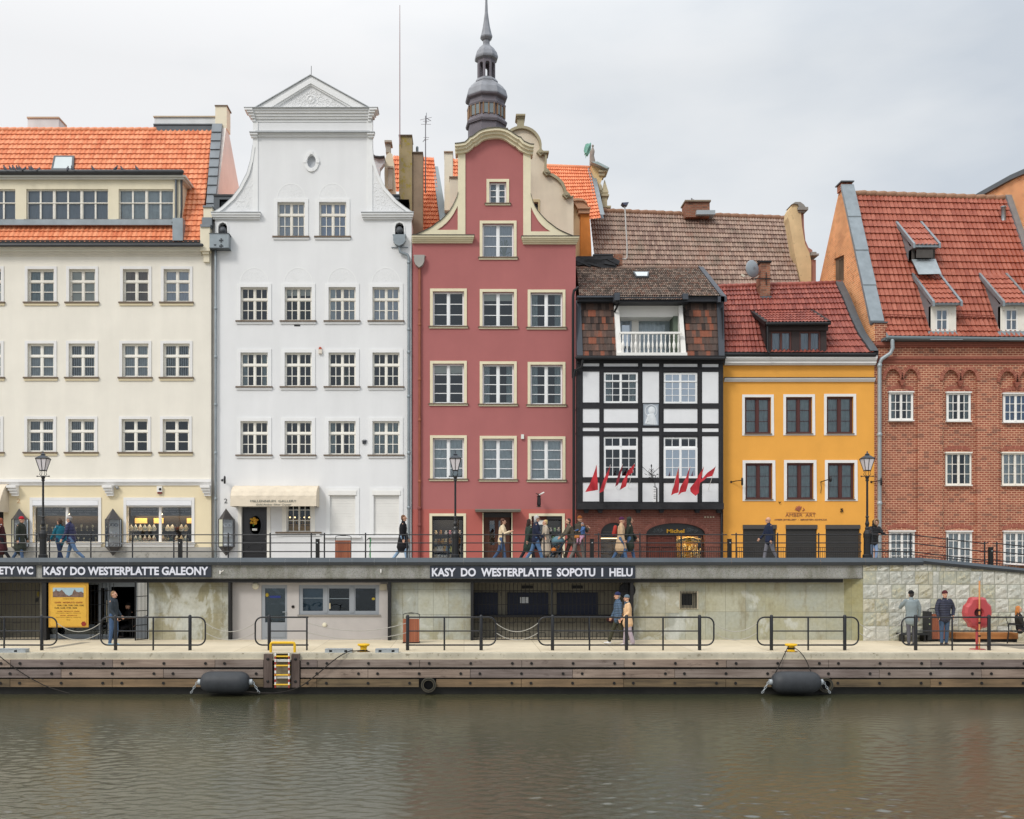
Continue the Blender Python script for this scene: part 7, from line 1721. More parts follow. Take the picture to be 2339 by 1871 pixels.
# small barred window
mb = MB();mb.plate(xz([(1551.5,1391.5),(1595,1391.5),(1595,1350),(1551.5,1350)],YW),[xz([(1556,1388),(1590,1388),(1590,1354),(1556,1354)],YW)],YW-.03,YW+.02);w = mb.build('vent_frame',M('#b7ad97',.8,var=.08),rw)
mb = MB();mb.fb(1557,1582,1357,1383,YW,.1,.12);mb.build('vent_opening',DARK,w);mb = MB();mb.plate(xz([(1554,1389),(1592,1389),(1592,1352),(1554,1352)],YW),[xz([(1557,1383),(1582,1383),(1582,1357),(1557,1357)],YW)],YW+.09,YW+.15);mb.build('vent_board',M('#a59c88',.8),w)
for k in range(12): mb = MB();x = 1554.5+k*3.3;mb.tube([P(x,1351,YW-.05),P(x,1390,YW-.05)],.012,5);mb.build('bar',IRON,w)
# grille bays
def grille(x0,x1,Y,lab,step=8.6,ydet=True,parent=None):
    t = thing('security_grille',lab,'grille',(X((x0+x1)/2,Y),Y,0))
    mb = MB();x = x0+2
    while x < x1: mb.tube([P(x,1332,Y),P(x,1461,Y)],.010,4,caps=False);x += step
    g = mb.build('upright_bars',IRON,t);g['kind'] = 'stuff'
    mb = MB()
    for y in (1349,1381,1421,1440,1455): mb.tube([P(x0,y,Y-.01),P(x1,y,Y-.01)],.010,4,caps=False)
    mb.tube([P(x0,1461,Y),P(x1,1461,Y)],.022,4,caps=False)
    g = mb.build('cross_bars',IRON,t);g['kind'] = 'stuff'
    mb = MB();x = x0+20
    while x < x1-20:
        for y,s_ in ((1352,1),(1423,-1),(1445,1)):
            mb.tube([P(x-9,y+9*s_,Y-.02),P(x-9,y+2*s_,Y-.02),P(x-6,y,Y-.02),P(x+6,y,Y-.02),P(x+9,y+2*s_,Y-.02),P(x+9,y+9*s_,Y-.02)],.009,4,caps=False)
        x += 34
    g = mb.build('bent_bars',IRON,t);g['kind'] = 'stuff'
    return t
BW = M('#787468',.9,var=.06,vs=1.2,streak=.06)
mb = MB();yb_ = YW+1.3;mb.box(X(-60,YW),X(92,YW),yb_,yb_+.1,0,zt+.3);mb.box(X(1075,YW),X(1448,YW),yb_-.3,yb_-.2,0,zt+.3)
for x in (92,1077,1446): mb.box(X(x,YW)-.04,X(x,YW)+.04,YW+.05,yb_,0,zt+.3)
mb.build('bay_back_wall',BW,rw)
mb = MB();mb.box(X(-60,YW),X(92,YW),YC+.5,yb_,zt+.0,zt+.2);mb.box(X(92,YW),X(345,YW),YC+.5,yb_+4,zt+.0,zt+.2);mb.box(X(1075,YW),X(1448,YW),YC+.5,yb_,zt+.0,zt+.2);mb.build('bay_ceiling',M('#4c4a47',.9),rw)
for x0,x1,lab in ((1083,1137,'left of the three navy roller shutters behind the grille'),(1159,1252,'middle navy roller shutter with a white paper notice on it'),(1272,1365,'right of the three navy roller shutters behind the grille')):
    Ys = yb_-.35;mb = MB()
    for k in range(13): mb.fb(x0,x1,1355+k*3.9,1355+(k+1)*3.9-.4,Ys,-.04,.04)
    mb.fb(x0,x1,1354,1406,Ys,-.02,.04);o = mb.build('roller_shutter',M('#1d2438',.6,var=.1),None,loc=tuple(P((x0+x1)/2,1380,Ys)));tag(o,lab,'shutter','navy roller shutters in the ticket bay')
mb = MB();Ys = yb_-.35;mb.fb(1081,1441,1404,1409,Ys,-.35,.05);tag(mb.build('counter_shelf',M('#191a1d',.6),None,loc=tuple(P(1260,1406,Ys))),'long dark counter shelf under the navy shutters','counter')
mb = MB();mb.fb(1188,1206.5,1364,1377.5,Ys,-.06,-.05);o = mb.build('paper_notice',M('#c9cdd2',.7),None,loc=tuple(P(1197,1371,Ys-.05)));tag(o,'white printed notice taped to the middle navy shutter','notice')
for k in range(5): mb = MB();mb.fb(1190,1203-3*(k % 2),1366+k*2.3,1366.8+k*2.3,Ys,-.066,-.06);mb.build('text_line',M('#8a9099',.7),o)
for x0,lab in ((1192,'left dark vent slot above the navy shutters'),(1306,'right dark vent slot above the navy shutters')):
    mb = MB();mb.fb(x0,x0+25,1338,1344.5,yb_-.3,-.04,0);tag(mb.build('vent_grating',DARK,None,loc=tuple(P(x0+12,1341,yb_-.3))),lab,'vent')
g1 = grille(-50,92,YC+.35,'black barred grille over the grey bay at the left edge');g2 = grille(1081,1441,YC+.35,'wide black barred grille closing the bay with navy shutters',9.0)
mb = MB();mb.box(X(1260,YC+.35)-.03,X(1260,YC+.35)+.03,YC+.3,YC+.38,0,Z(1332,YC));mb.build('grille_post',IRON,g2)
mb = MB();mb.lathe([(.28,-.03),(.3,0),(.28,.03)],(X(1434,YC+.3),YC+.42,Z(1349,YC)),20,axis='y');mb.build('round_plate',DARK,g2)
mb = MB();mb.ell(P(1399,1416,YW+.3),.22,.15,.12,12,8);tag(mb.build('bag',M('#471f22',.8),None,loc=tuple(P(1399,1416,YW+.3))),'dark red bundle hanging below the counter behind the grille','bag')
text_mesh('W',X(81,yb_),X(89,yb_),Z(1376,yb_),Z(1366,yb_),yb_-.02,.01).build('lettering',M('#2c3646',.7),rw)
mb = MB();mb.ell(P(88,1357,yb_-.01),.06,.02,.10,8,6);mb.build('wall_pictogram',M('#9a8a3a',.7),rw)
# ticket office bay: glazed front, open doorway, dark room
yo = YC+.9
AL = M('#8a929b',.4,metal=.2,var=.06)
mb = MB();mb.plate([(X(102,yo),0),(X(345,yo),0),(X(345,yo),zt+.1),(X(102,yo),zt+.1)],[hole(104,224,1336,1449,yo),hole(230,246,1343,1449,yo),[(X(253.5,yo),.0+.005),(X(309,yo),.005),(X(309,yo),Z(1340.5,yo)),(X(253.5,yo),Z(1340.5,yo))]],yo,yo+.08);fr_ = mb.build('shop_frame',AL,rw)
mb = MB();mb.fb(104,246,1336,1449,yo,.04,.05);mb.build('pane',glass_mat('dark_glass',.06,(.25,.27,.28)),fr_)
mb = MB();mb.fb(243.5,245.5,1371,1420,yo,-.06,-.02);mb.build('door_handle',M('#b0a48a',.4,metal=.5),fr_)
mb = MB()
for a,b,c,d in (((X(102,YW),yo+.08),(X(102,YW),yo+4),0,1),((X(345,YW),yo+.08),(X(345,YW),yo+4),0,1),((X(102,YW),yo+4),(X(345,YW),yo+4),0,1)): mb.quad((a[0],a[1],0),(b[0],b[1],0),(b[0],b[1],zt+.2),(a[0],a[1],zt+.2))
mb.build('room_wall',ROOM,rw)
mb = MB();mb.quad((X(102,YW),yo+.1,.006),(X(345,YW),yo+.1,.006),(X(345,YW),yo+4,.006),(X(102,YW),yo+4,.006));struct(mb.build('room_floor',M('#3d3a36',.8)))
g3_ = grille(206,262,YC+.5,'black barred panel beside the yellow poster',8.6)
# open grille leaf with white boards
lf = thing('grille_gate','open black barred gate leaf backed with white boards beside the ticket office door','gate',(X(338,YC+.3),YC+.3,0))
a = V((X(337,YC+.2),YC+.2,0));b = V((X(309,YC-.35),YC-.35,0));u = b-a;z0,z1 = .05,Z(1329,YC)
mb = MB();
for p in (a,b): mb.tube([p+V((0,0,z0)),p+V((0,0,z1))],.022,6)
for f in (0,.25,.5,.75,1): mb.tube([a+V((0,0,z0+(z1-z0)*f)),b+V((0,0,z0+(z1-z0)*f))],.016,5)
mb.build('gate_frame',IRON,lf)
for k in range(9): mb = MB();p = a+u*(k+.5)/9;mb.tube([p+V((0,0,z0)),p+V((0,0,z1))],.012,4);mb.build('bar',IRON,lf)
mb = MB();o = V((.02,.03,0));mb.quad(a+u*.08+o+V((0,0,z0+.85)),a+u*.92+o+V((0,0,z0+.75)),a+u*.92+o+V((0,0,z1-.03)),a+u*.08+o+V((0,0,z1-.03)));mb.build('white_board',WHITE,lf)
# table inside the doorway
tb = thing('table','small dark table with papers inside the ticket office doorway','table',(X(290,yo+.5),yo+.5,0))
mb = MB();c = tb.location;mb.box(c.x-.42,c.x+.35,c.y-.3,c.y+.3,.72,.76);mb.build('tabletop',wood_mat('table_brown','#4a3028','#6b473a'),tb)
for dx in (-.38,.3):
    for dy in (-.26,.26): mb = MB();mb.tube([(c.x+dx,c.y+dy,0),(c.x+dx,c.y+dy,.72)],.018,6);mb.build('leg',IRON,tb)
for dx,lab in ((-.25,'open leaflet lying on the left of the ticket table'),(.1,'open leaflet lying on the right of the ticket table')):
    mb = MB();mb.obox((c.x+dx,c.y-.1,.775),.2,.14,.02,.2);tag(mb.build('leaflet',WHITE,None,loc=(c.x+dx,c.y-.1,.77)),lab,'leaflet')
# poster
PY = M('#d2a43e',.55,var=.06,vs=2);po = thing('poster_board','yellow poster with boat departure times, harbour picture and red seal','poster',tuple(P(157,1433,YC+.15)))
yp = YC+.15
mb = MB();mb.fb(111,202,1329,1433,yp,0,.03);mb.build('board',M('#bf9034',.6,var=.08),po)
rgp = random.Random(5);e = []
for k in range(12): e.append((115+rgp.uniform(-1,1),1340+k*7.5))
e2_ = [(197+rgp.uniform(-1,1.3),1340+k*7.5) for k in range(12)][::-1]
mb = MB();mb.plate(xz(e+[(117,1430),(194,1430)]+e2_+[(194,1337),(118,1337)],yp),[],yp-.008,yp);mb.build('parchment',PY,po)
mb = MB();mb.fb(121,191,1342.5,1364,yp,-.012,-.008);mb.build('picture_sky',M('#9db4bf',.6,var=.1),po)
mb = MB();mb.plate(xz([(121,1364),(121,1352),(126,1350),(128,1344.5),(131,1350),(137,1351),(141,1347),(146,1352),(151,1358),(158,1361),(165,1358),(168,1350),(171,1346),(174,1351),(180,1353),(186,1351),(191,1355),(191,1364)],yp),[],yp-.015,yp-.012);mb.build('picture_harbour',M('#6f5a50',.7,var=.4,vs=9),po)
PR = M('#8c2f24',.7);PB = M('#7a5a1f',.7)
for tx,x0,x1,y0,y1,mt in (('NASZE REJSY',144,170,1367,1369.5,PB),('GDAŃSK · WESTERPLATTE · GDAŃSK',125,189,1373.5,1378,PR),('10:00, 11:00, 12:00, 13:00, 14:00,',131,192,1381,1385,DARK),('15:00, 16:00, 17:00, 18:00',125,176,1387,1391,DARK),('GDAŃSK · WESTERPLATTE · GDAŃSK',131,182,1395,1397.3,PR),('normalny ulgowy rodzinny',128,185,1399.5,1401.5,PB),('GDAŃSK · WESTERPLATTE',138,176,1404.5,1406.8,PR),('normalny ulgowy rodzinny',128,185,1409,1411,PB),('bilety',152,161,1415,1417,PB)):
    text_mesh(tx,X(x0,yp),X(x1,yp),Z(y1,yp),Z(y0,yp),yp-.012,.004).build('lettering',mt,po)
mb = MB();c = P(191,1425,yp-.012);mb.add([(c.x+.085*(1+.1*math.sin(k*2.3))*math.cos(k*math.pi/9),c.y,c.z+.085*(1+.1*math.sin(k*2.3))*math.sin(k*math.pi/9)) for k in range(18)],[tuple(range(18))]);mb.build('wax_seal',M('#8a2f22',.5),po)
# long name boards
SGN = M('#2c323d',.5,var=.06,vs=2,spec=.4);LET = M('#d9dbe6',.5,var=.03)
def board(x0,x1,y0,y1,tx,t0,t1,u0,u1,lab):
    Ys = YC-.05;t = thing('sign_board',lab,'sign',tuple(P((x0+x1)/2,y1,Ys)))
    mb = MB();mb.fb(x0,x1,y0,y1,Ys,0,.05);mb.build('panel',SGN,t)
    words = tx
    text_mesh(words,X(t0,Ys),X(t1,Ys),Z(u1,Ys),Z(u0,Ys),Ys-.012,.012,.034).build('lettering',LET,t)
board(-70,81,1290,1317.5,'TOALETY WC',-57,76,1294,1312.5,'dark sign board at the left edge ending in ETY WC')
board(96,482.5,1289.5,1318.5,'KASY DO WESTERPLATTE GALEONY',100,476,1294.5,1314,'dark sign board reading KASY DO WESTERPLATTE GALEONY')
board(982,1451,1293,1321.5,'KASY  DO  WESTERPLATTE  SOPOTU  I  HELU',986.5,1445,1297.5,1317,'dark sign board reading KASY DO WESTERPLATTE SOPOTU I HELU')
for x0,y0 in ((502,1303),(869,1300)):
    mb = MB();mb.fb(x0,x0+2.3,y0,y0+8,YC,-.05,0);mb.tube([P(x0+1,y0+5,YC-.03),P(x0+8,y0,YC-.15)],.015,5) if x0 < 600 else None;mb.build('cable_stub',WHITE,rw)

# ================================================================ lower quay: barriers, ropes between them, bins
YB = 32.55
BARM = M('#1b1d22',.4,var=.08,spec=.5)
def barrier(x0,x1,lr,rr,posts,lab):
    t = thing('quay_barrier',lab,'barrier',(X((x0+x1)/2,YB),YB,0),group='black tube barriers along the quay')
    yt,yb = 1410,1473.5;c = 16;pts = []
    k = 5
    def arc(cx,cy,a0,a1): return [(cx+c*math.cos(a0+(a1-a0)*i/k),cy-c*math.sin(a0+(a1-a0)*i/k)) for i in range(k+1)]
    if lr: pts += [(x0+60,yb)]+arc(x0+c,yb-c,-math.pi/2,-math.pi)+arc(x0+c,yt+c,math.pi,math.pi/2)
    else: pts += [(x0,yb),(x0,yt)]
    mb = MB()
    if lr and rr: loop = arc(x0+c,yb-c,-math.pi/2,-math.pi)+arc(x0+c,yt+c,math.pi,math.pi/2)+arc(x1-c,yt+c,math.pi/2,0)+arc(x1-c,yb-c,0,-math.pi/2);mb.tube([P(a,b,YB) for a,b in loop],.026,8,closed=True)
    elif lr: loop = [(x1,yb)]+arc(x0+c,yb-c,-math.pi/2,-math.pi)+arc(x0+c,yt+c,math.pi,math.pi/2)+[(x1,yt)];mb.tube([P(a,b,YB) for a,b in loop],.026,8)
    elif rr: loop = [(x0,yt)]+arc(x1-c,yt+c,math.pi/2,0)+arc(x1-c,yb-c,0,-math.pi/2)+[(x0,yb)];mb.tube([P(a,b,YB) for a,b in loop],.026,8)
    else:
        for y in (yt,yb): mb.tube([P(x0,y,YB),P(x1,y,YB)],.026,8)
    mb.build('frame',BARM,t,smooth=True)
    for px,th in posts:
        mb = MB();r = .055 if th else .028;Yp = YB+(.02 if th else 0)
        mb.tube([(X(px,Yp),Yp,0),(X(px,Yp),Yp,Z(yt,Yp)+(.03 if th else 0))],r,10);mb.build('post',BARM,t,smooth=True)
    ps = [p for p,_ in posts];mb = MB();mb.tube([P(min(ps),1441.5,YB),P(max(ps),1441.5,YB)],.02,6);mb.build('middle_rail',BARM,t)
    return t
barrier(-140,130,0,1,((9.5,0),(95.5,1),(-80,0)),'black tube barrier at the left edge in front of the yellow poster')
barrier(230,469,1,1,((264,1),(350,0),(434,1)),'black tube barrier in front of the open ticket office gate')
barrier(583,703,1,0,((615,1),(701,0)),'short black tube barrier behind the yellow hoop rail')
barrier(928,1132.5,0,1,((931,1),(1015,0),(1099,1)),'black tube barrier beside the wooden bin on the quay')
barrier(1230,1630.5,1,1,((1262,1),(1346.5,0),(1431,1),(1514.5,0),(1598,1)),'longest black tube barrier, in front of the walking couple')
barrier(1730,1961,1,1,((1762,1),(1846,0),(1929.5,1)),'black tube barrier behind the right yellow bollard')
barrier(2059.5,2480,1,1,((2091.5,1),(2175,0),(2259,1),(2346,0)),'black tube barrier in front of the two standing men at the right')
for a,b,lab in ((130,230,'below the yellow poster'),(469,583,'left of the grey door'),(704,930,'below the grey framed window'),(1132,1230,'in front of the navy shutters'),(1630,1730,'under the small barred window'),(1961,2059,'in front of the rough stone corner')):
    for y0,sag,ud in ((1423,20,'upper'),(1445,17,'lower')):
        mb = MB();n = 14;mb.tube([P(a+(b-a)*i/n,y0+sag*4*(i/n)*(1-i/n)*(1 if a != 704 else .9),YB) for i in range(n+1)],.012,5)
        o = mb.build('barrier_rope',ROPEW,None,smooth=True,loc=tuple(P(a,y0,YB)));tag(o,'%s thin pale rope strung between two barriers %s' % (ud,lab),'rope','pale ropes between the barriers')
BIN = wood_mat('bin_slats','#7b4534','#a5674c','z',.8,.55)
def bin_(px,py,Y,w,hgt,lab,hood=True):
    t = thing('litter_bin',lab,'bin',(X(px,Y),Y,Z(py,Y)));c = t.location
    n = 9
    for k in range(n):
        x = c.x-w/2+w*(k+.5)/n;mb = MB();mb.box(x-w/n*.44,x+w/n*.44,c.y-.02,c.y+.02,c.z+.04,c.z+hgt);mb.build('slat',BIN,t)
    mb = MB();mb.box(c.x-w/2+.01,c.x+w/2-.01,c.y+.025,c.y+.38,c.z+.03,c.z+hgt-.02);mb.build('bin_body',M('#3a2620',.7),t)
    mb = MB();mb.box(c.x-w/2-.01,c.x+w/2+.01,c.y-.03,c.y+.4,c.z,c.z+.04);mb.build('base',DARK,t)
    if hood:
        mb = MB();mb.tube([(c.x-w/2,c.y+.18,c.z+hgt),(c.x-w/2,c.y+.18,c.z+hgt+.14),(c.x-w/2+.06,c.y+.18,c.z+hgt+.17),(c.x,c.y+.18,c.z+hgt+.2),(c.x+w/2-.06,c.y+.18,c.z+hgt+.17),(c.x+w/2,c.y+.18,c.z+hgt+.14),(c.x+w/2,c.y+.18,c.z+hgt)],.012,6);mb.box(c.x-.1,c.x+.1,c.y+.1,c.y+.26,c.z+hgt+.17,c.z+hgt+.2);mb.build('hood',IRON,t)
    return t
bin_(939,1469.5,35.2,.56,.84,'wood slatted litter bin against the black barrier on the lower quay')
bin_(2143,1462.5,35.9,.56,.92,'wood slatted litter bin between the two standing men')
bin_(783,1284.8,39.5,.60,.85,'wood slatted litter bin in front of the white shutters on the promenade')
mb = MB();Yc_ = 35.9;mb.fb(2116,2125.5,1397,1462,Yc_,-.1,.3);t = mb.build('control_post',M('#2b2c2d',.6,var=.1),None,loc=tuple(P(2121,1462,Yc_)));tag(t,'black metal post with stickers beside the bin at the right','post')
for k,(y,w_) in enumerate(((1410,2),(1424,3),(1440,2))): mb = MB();mb.fb(2119,2119+w_,y,y+2.5,Yc_,-.106,-.1);mb.build('sticker',M('#a9b48a',.6),t)
# benches by the wall
def bench(x0,x1,ys,yb,Y,lab,mat):
    t = thing('bench',lab,'bench',(X((x0+x1)/2,Y),Y,0));mb = MB();mb.box(X(x0,Y),X(x1,Y),Y-.2,Y+.25,Z(ys+4,Y),Z(ys,Y));mb.build('seat',mat,t)
    for f in (.12,.88): mb = MB();x = X(x0+(x1-x0)*f,Y);mb.box(x-.03,x+.03,Y-.15,Y+.2,0,Z(ys+4,Y));mb.build('leg',IRON,t)
    return t
bench(2053,2116,1446,1460,35.95,'dark low bench behind the man in the grey jacket',M('#2f3133',.6))
t = thing('bench','long low bench of orange brown boards against the stone wall','bench',(X(2245,35.9),35.9,0))
for k in range(3): mb = MB();Y_ = 35.85;mb.box(X(2176,Y_),X(2318,Y_),Y_-.22+.001*k,Y_+.25,Z(1458.5-k*4.7,Y_),Z(1454.2-k*4.7,Y_));mb.build('board',wood_mat('orange_brown_board','#8d5a33','#b57b4a','x',.8,.6),t)
mb = MB();mb.box(X(2176,35.85),X(2318,35.85),35.7,36.0,0,Z(1458.6,35.85));mb.build('base',DARK,t)
# life ring housing on a pole
lb = thing('lifebuoy_housing','red plastic lifebuoy housing on a red pole at the right','lifebuoy',(X(2233,32.9),32.9,0));Yl = 32.9
RP = M('#b2474a',.35,var=.05,spec=.5)
sh = [(2217,1366),(2223,1364),(2243,1364),(2249,1366),(2254,1376),(2262,1384),(2264,1400),(2261,1414),(2256,1424),(2254,1432),(2248,1434.5),(2243,1434),(2238,1438),(2228,1438),(2222,1434),(2215,1433),(2212,1424),(2204,1414),(2201.5,1400),(2204,1385),(2212,1377)]
cxp,cyp = 2232.5,1400
mb = MB()
S1 = xz(sh,Yl);S2 = xz([(cxp+(x-cxp)*.86,cyp+(y-cyp)*.86) for x,y in sh],Yl);ringo = xz([(cxp+14*math.cos(i*2*math.pi/21+2.2),cyp+1+14*math.sin(-i*2*math.pi/21-2.2)*-1) for i in range(21)],Yl)
n = 21
ang = lambda p: math.atan2(-(p[1]-cyp),p[0]-cxp)
ringo = xz([(cxp+12*math.cos(ang(p)),cyp-12*math.sin(ang(p))) for p in sh],Yl);ringi = xz([(cxp+8.5*math.cos(ang(p)),cyp-8.5*math.sin(ang(p))) for p in sh],Yl)
L4 = [(S1,.14),(S1,-.05),(S2,-.13),(ringo,-.13),(ringi,-.04)]
vs = []
for s_,d in L4: vs += [(x,Yl+d,z) for x,z in s_]
mb.add(vs,[(l*n+i,l*n+(i+1) % n,(l+1)*n+(i+1) % n,(l+1)*n+i) for l in range(4) for i in range(n)]+[tuple(range(n))])
mb.build('housing',RP,lb,smooth=False)
mb = MB();mb.add([(x,Yl-.03,z) for x,z in ringi],[tuple(range(n))]);mb.build('recess',M('#4b1f22',.6),lb)
mb = MB();mb.tube([(X(2232,Yl),Yl+.02,0),(X(2232,Yl),Yl+.02,Z(1436,Yl))],.04,10);mb.lathe([(.24,0),(.24,.015)],(X(2233,Yl),Yl,0),16);mb.build('pole',RP,lb,smooth=True)
bh = thing('boat_hook','long pale wooden boat hook standing in front of the red lifebuoy housing','boat hook',(X(2237,Yl-.2),Yl-.2,0));yh = Yl-.2
mb = MB();mb.tube([(X(2237,yh),yh,0),P(2237.3,1328,yh)],.026,8);mb.build('pole',M('#cf8f5a',.5,var=.06),bh,smooth=True)
mb = MB();mb.tube([P(2237.3,1328,yh),P(2237.5,1318,yh)],[.02,.012],6);mb.tube([P(2237.5,1320,yh),P(2239,1316,yh),P(2238,1314,yh)],.008,5);mb.build('hook',GALV,bh)
for y in (1394,1407,1423,1453): mb = MB();mb.tube([P(2236,y,yh-.02),P(2238.5,y,yh-.02)],.03,6);mb.build('strap',IRON,bh)
# ================================================================ promenade railing, bollard posts, street lamps
YR_ = YC+.08
def hz(px,py):               # height on the railing line; it follows the ramp on the right
    if px <= 2079: return py
    if px <= 2249: return py+(px-2079)*.118
    return py+(2249-2079)*.118+(px-2277)*.105
def railing(x0,x1,posts,lab,rmat=BARM):
    t = thing('railing',lab,'railing',(X((x0+x1)/2,YR_),YR_,GZ),group='black three-bar railing sections on the promenade')
    for y in (1221.5,1240.3,1260):
        xs = sorted({x0,x1}|{p for p in posts if x0 < p < x1}) if x1 > 2079 else [x0,x1]
        mb = MB();mb.tube([P(x,hz(x,y),YR_) for x in xs],.019,8);mb.build('rail',rmat,t)
    for px in posts:
        mb = MB();mb.tube([P(px,hz(px,1276),YR_+.01),P(px,hz(px,1218.5),YR_+.01)],.026,8);mb.build('post',rmat,t)
railing(-400,-80,(-390,-295,-200,-105),'railing section furthest to the left beyond the frame')
railing(-70,87,(-12,83),'railing section left of the left lamp post')
railing(109,406,(113,207.5,302.6,397),'railing section in front of the cream house shop windows')
railing(417,721,(427.4,521.4,617,711),'railing section in front of the black shop door')
railing(731,1024.5,(741,835,929.6,1023.6),'railing section in front of the white house bin')
railing(1053.7,1347,(1053.7,1148.6,1242.7,1337),'railing section in front of the brown door of the red house')
railing(1358,1660,(1367.5,1461.7,1556,1650),'railing section in front of the half-timbered house')
railing(1671,1967,(1681.6,1776,1870,1964.5),'railing section in front of the yellow house shutters')
railing(1991,2257,(1992,2079.5,2164,2249),'bent railing section following the start of the ramp')
railing(2268,2460,(2277,2362,2450),'sloping railing section at the right edge')
for px,lab in ((411.6,'black post between the railings before the cream house'),(725.5,'black post between the railings before the white house'),(1352,'black post between the railings at the left of the half-timbered house'),(1666.3,'black post between the railings at the left of the yellow house'),(2263,'black post between the sloping railings at the right')):
    t = thing('bollard_post',lab,'post',tuple(P(px,hz(px,1275),YR_-.03)),group='short black posts between the railings')
    mb = MB();mb.fb(px-4.2,px+4.2,hz(px,1232),hz(px,1276),YR_-.03,-.06,.07);mb.build('post_body',M('#1a1a1b',.5,var=.15,vs=8),t)
    mb = MB();mb.fb(px-4.5,px+4.5,hz(px,1231),hz(px,1232),YR_-.03,-.07,.08);mb.build('cap',BARM,t)
    mb = MB();mb.lathe([(.02,-.01),(.0,-.02)],(X(px,YR_),YR_-.09,Z(hz(px,1240),YR_)),8,axis='y');mb.build('bolt',GALV,t)
# street lamp, built once and copied
lamp = thing('street_lamp','black cast iron street lamp in front of the cream house','street lamp',(X(98.5,YC+.15),YC+.15,Z(1273,YC)),group='cast iron lamps along the promenade')
L = lambda py: (1273-py)*(YC+.15)/F
mb = MB();mb.lathe([(.16,L(1274)),(.16,L(1268)),(.125,L(1266)),(.12,L(1230)),(.135,L(1228)),(.14,L(1219)),(.12,L(1216)),(.11,L(1214)),(.07,L(1210)),(.08,L(1207)),(.055,L(1203)),(.07,L(1198)),(.075,L(1196)),(.05,L(1190)),(.042,L(1183)),(.065,L(1181)),(.038,L(1178)),(.036,L(1100)),(.06,L(1098)),(.05,L(1094)),(.075,L(1090)),(.04,L(1087))],(0,0,0),12);mb.build('column',IRON,lamp,local=True,smooth=False)
mb = MB();mb.tube([(-.2,0,L(1088)),(.2,0,L(1088))],.014,6);mb.ell((-.21,0,L(1088)),.028,.028,.028,8,6);mb.ell((.21,0,L(1088)),.028,.028,.028,8,6);mb.build('ladder_bar',IRON,lamp,local=True)
for k in range(4):
    a = math.pi/4+k*math.pi/2;u = V((math.cos(a),math.sin(a),0));mb = MB();mb.tube([u*.05+V((0,0,L(1088))),u*.13+V((0,0,L(1084))),u*.10+V((0,0,L(1079))),u*.13+V((0,0,L(1075)))],.010,5);mb.build('scroll_arm',IRON,lamp,local=True)
b0,t0 = .09,.195;z0,z1 = L(1075),L(1048)
cor = lambda r,z: [V((sx*r,sy*r,z)) for sx,sy in ((-1,-1),(1,-1),(1,1),(-1,1))]
B_,T_ = cor(b0,z0),cor(t0,z1)
mb = MB()
for i in range(4):
    mb.tube([B_[i],T_[i]],.012,5);mb.tube([B_[i],B_[(i+1) % 4]],.016,5);mb.tube([T_[i],T_[(i+1) % 4]],.018,5)
mb.tube([(0,-b0,z0),(0,-t0,z1)],.012,5)
lf_ = mb.build('lantern_frame',IRON,lamp,local=True)
FROST = M('#d9d3d6',.35,var=.04,spec=.5)
mb = MB()
for i in range(4): j = (i+1) % 4;mb.quad(B_[i]*.97+V((0,0,.03*z0)),B_[j]*.97+V((0,0,.03*z0)),T_[j]*.97+V((0,0,.03*z1)),T_[i]*.97+V((0,0,.03*z1)))
mb.build('lantern_glass',FROST,lf_,local=True)
mb = MB();mb.lathe([(t0*1.45,z1+.0),(t0*1.40,z1+.025),(.09,L(1040)),(.07,L(1039)),(.10,L(1038)),(.05,L(1036)),(.02,L(1034)),(.03,L(1032.5)),(.0,L(1030))],(0,0,0),4,rot=math.pi/4);mb.build('lantern_roof',M('#3a3f46',.4,var=.1),lf_,local=True)
for px,lab in ((1040,'black cast iron street lamp in front of the red house'),(1980.8,'black cast iron street lamp between the yellow and the brick house')):
    c = copy_tree(lamp);c.location.x = X(px,YC+.15);c['label'] = lab
    c.scale = (1,1,1)
# ================================================================ low baluster fences before the right hand houses
def fence(x0,x1,Y,y0,y1,slope,lab,step=5.0):
    t = thing('iron_fence',lab,'fence',(X((x0+x1)/2,Y),Y,GZ));s_ = lambda x: (x-x0)*slope
    for y in (y0,y1): mb = MB();mb.tube([P(x0,y+s_(x0),Y),P(x1,y+s_(x1),Y)],.014,5);mb.build('rail',IRON,t)
    x = x0;
    while x <= x1: mb = MB();mb.tube([P(x,y0+s_(x),Y),P(x,y1+s_(x),Y)],.009,4,caps=False);mb.build('baluster',IRON,t);x += step
    return t
fence(1461,1650,42.0,1249.5,1276,0,'low black baluster fence before the half-timbered house',5)
fence(1684,1964,42.0,1250.5,1276,0,'low black baluster fence before the yellow shutters',5)
t = fence(1998,2075,41.0,1253,1276,.12,'low black baluster fence stepping down behind the right lamp',6)
fence(2080,2420,36.95,1267,1282,.103,'low black baluster fence along the ramp at the right',7)
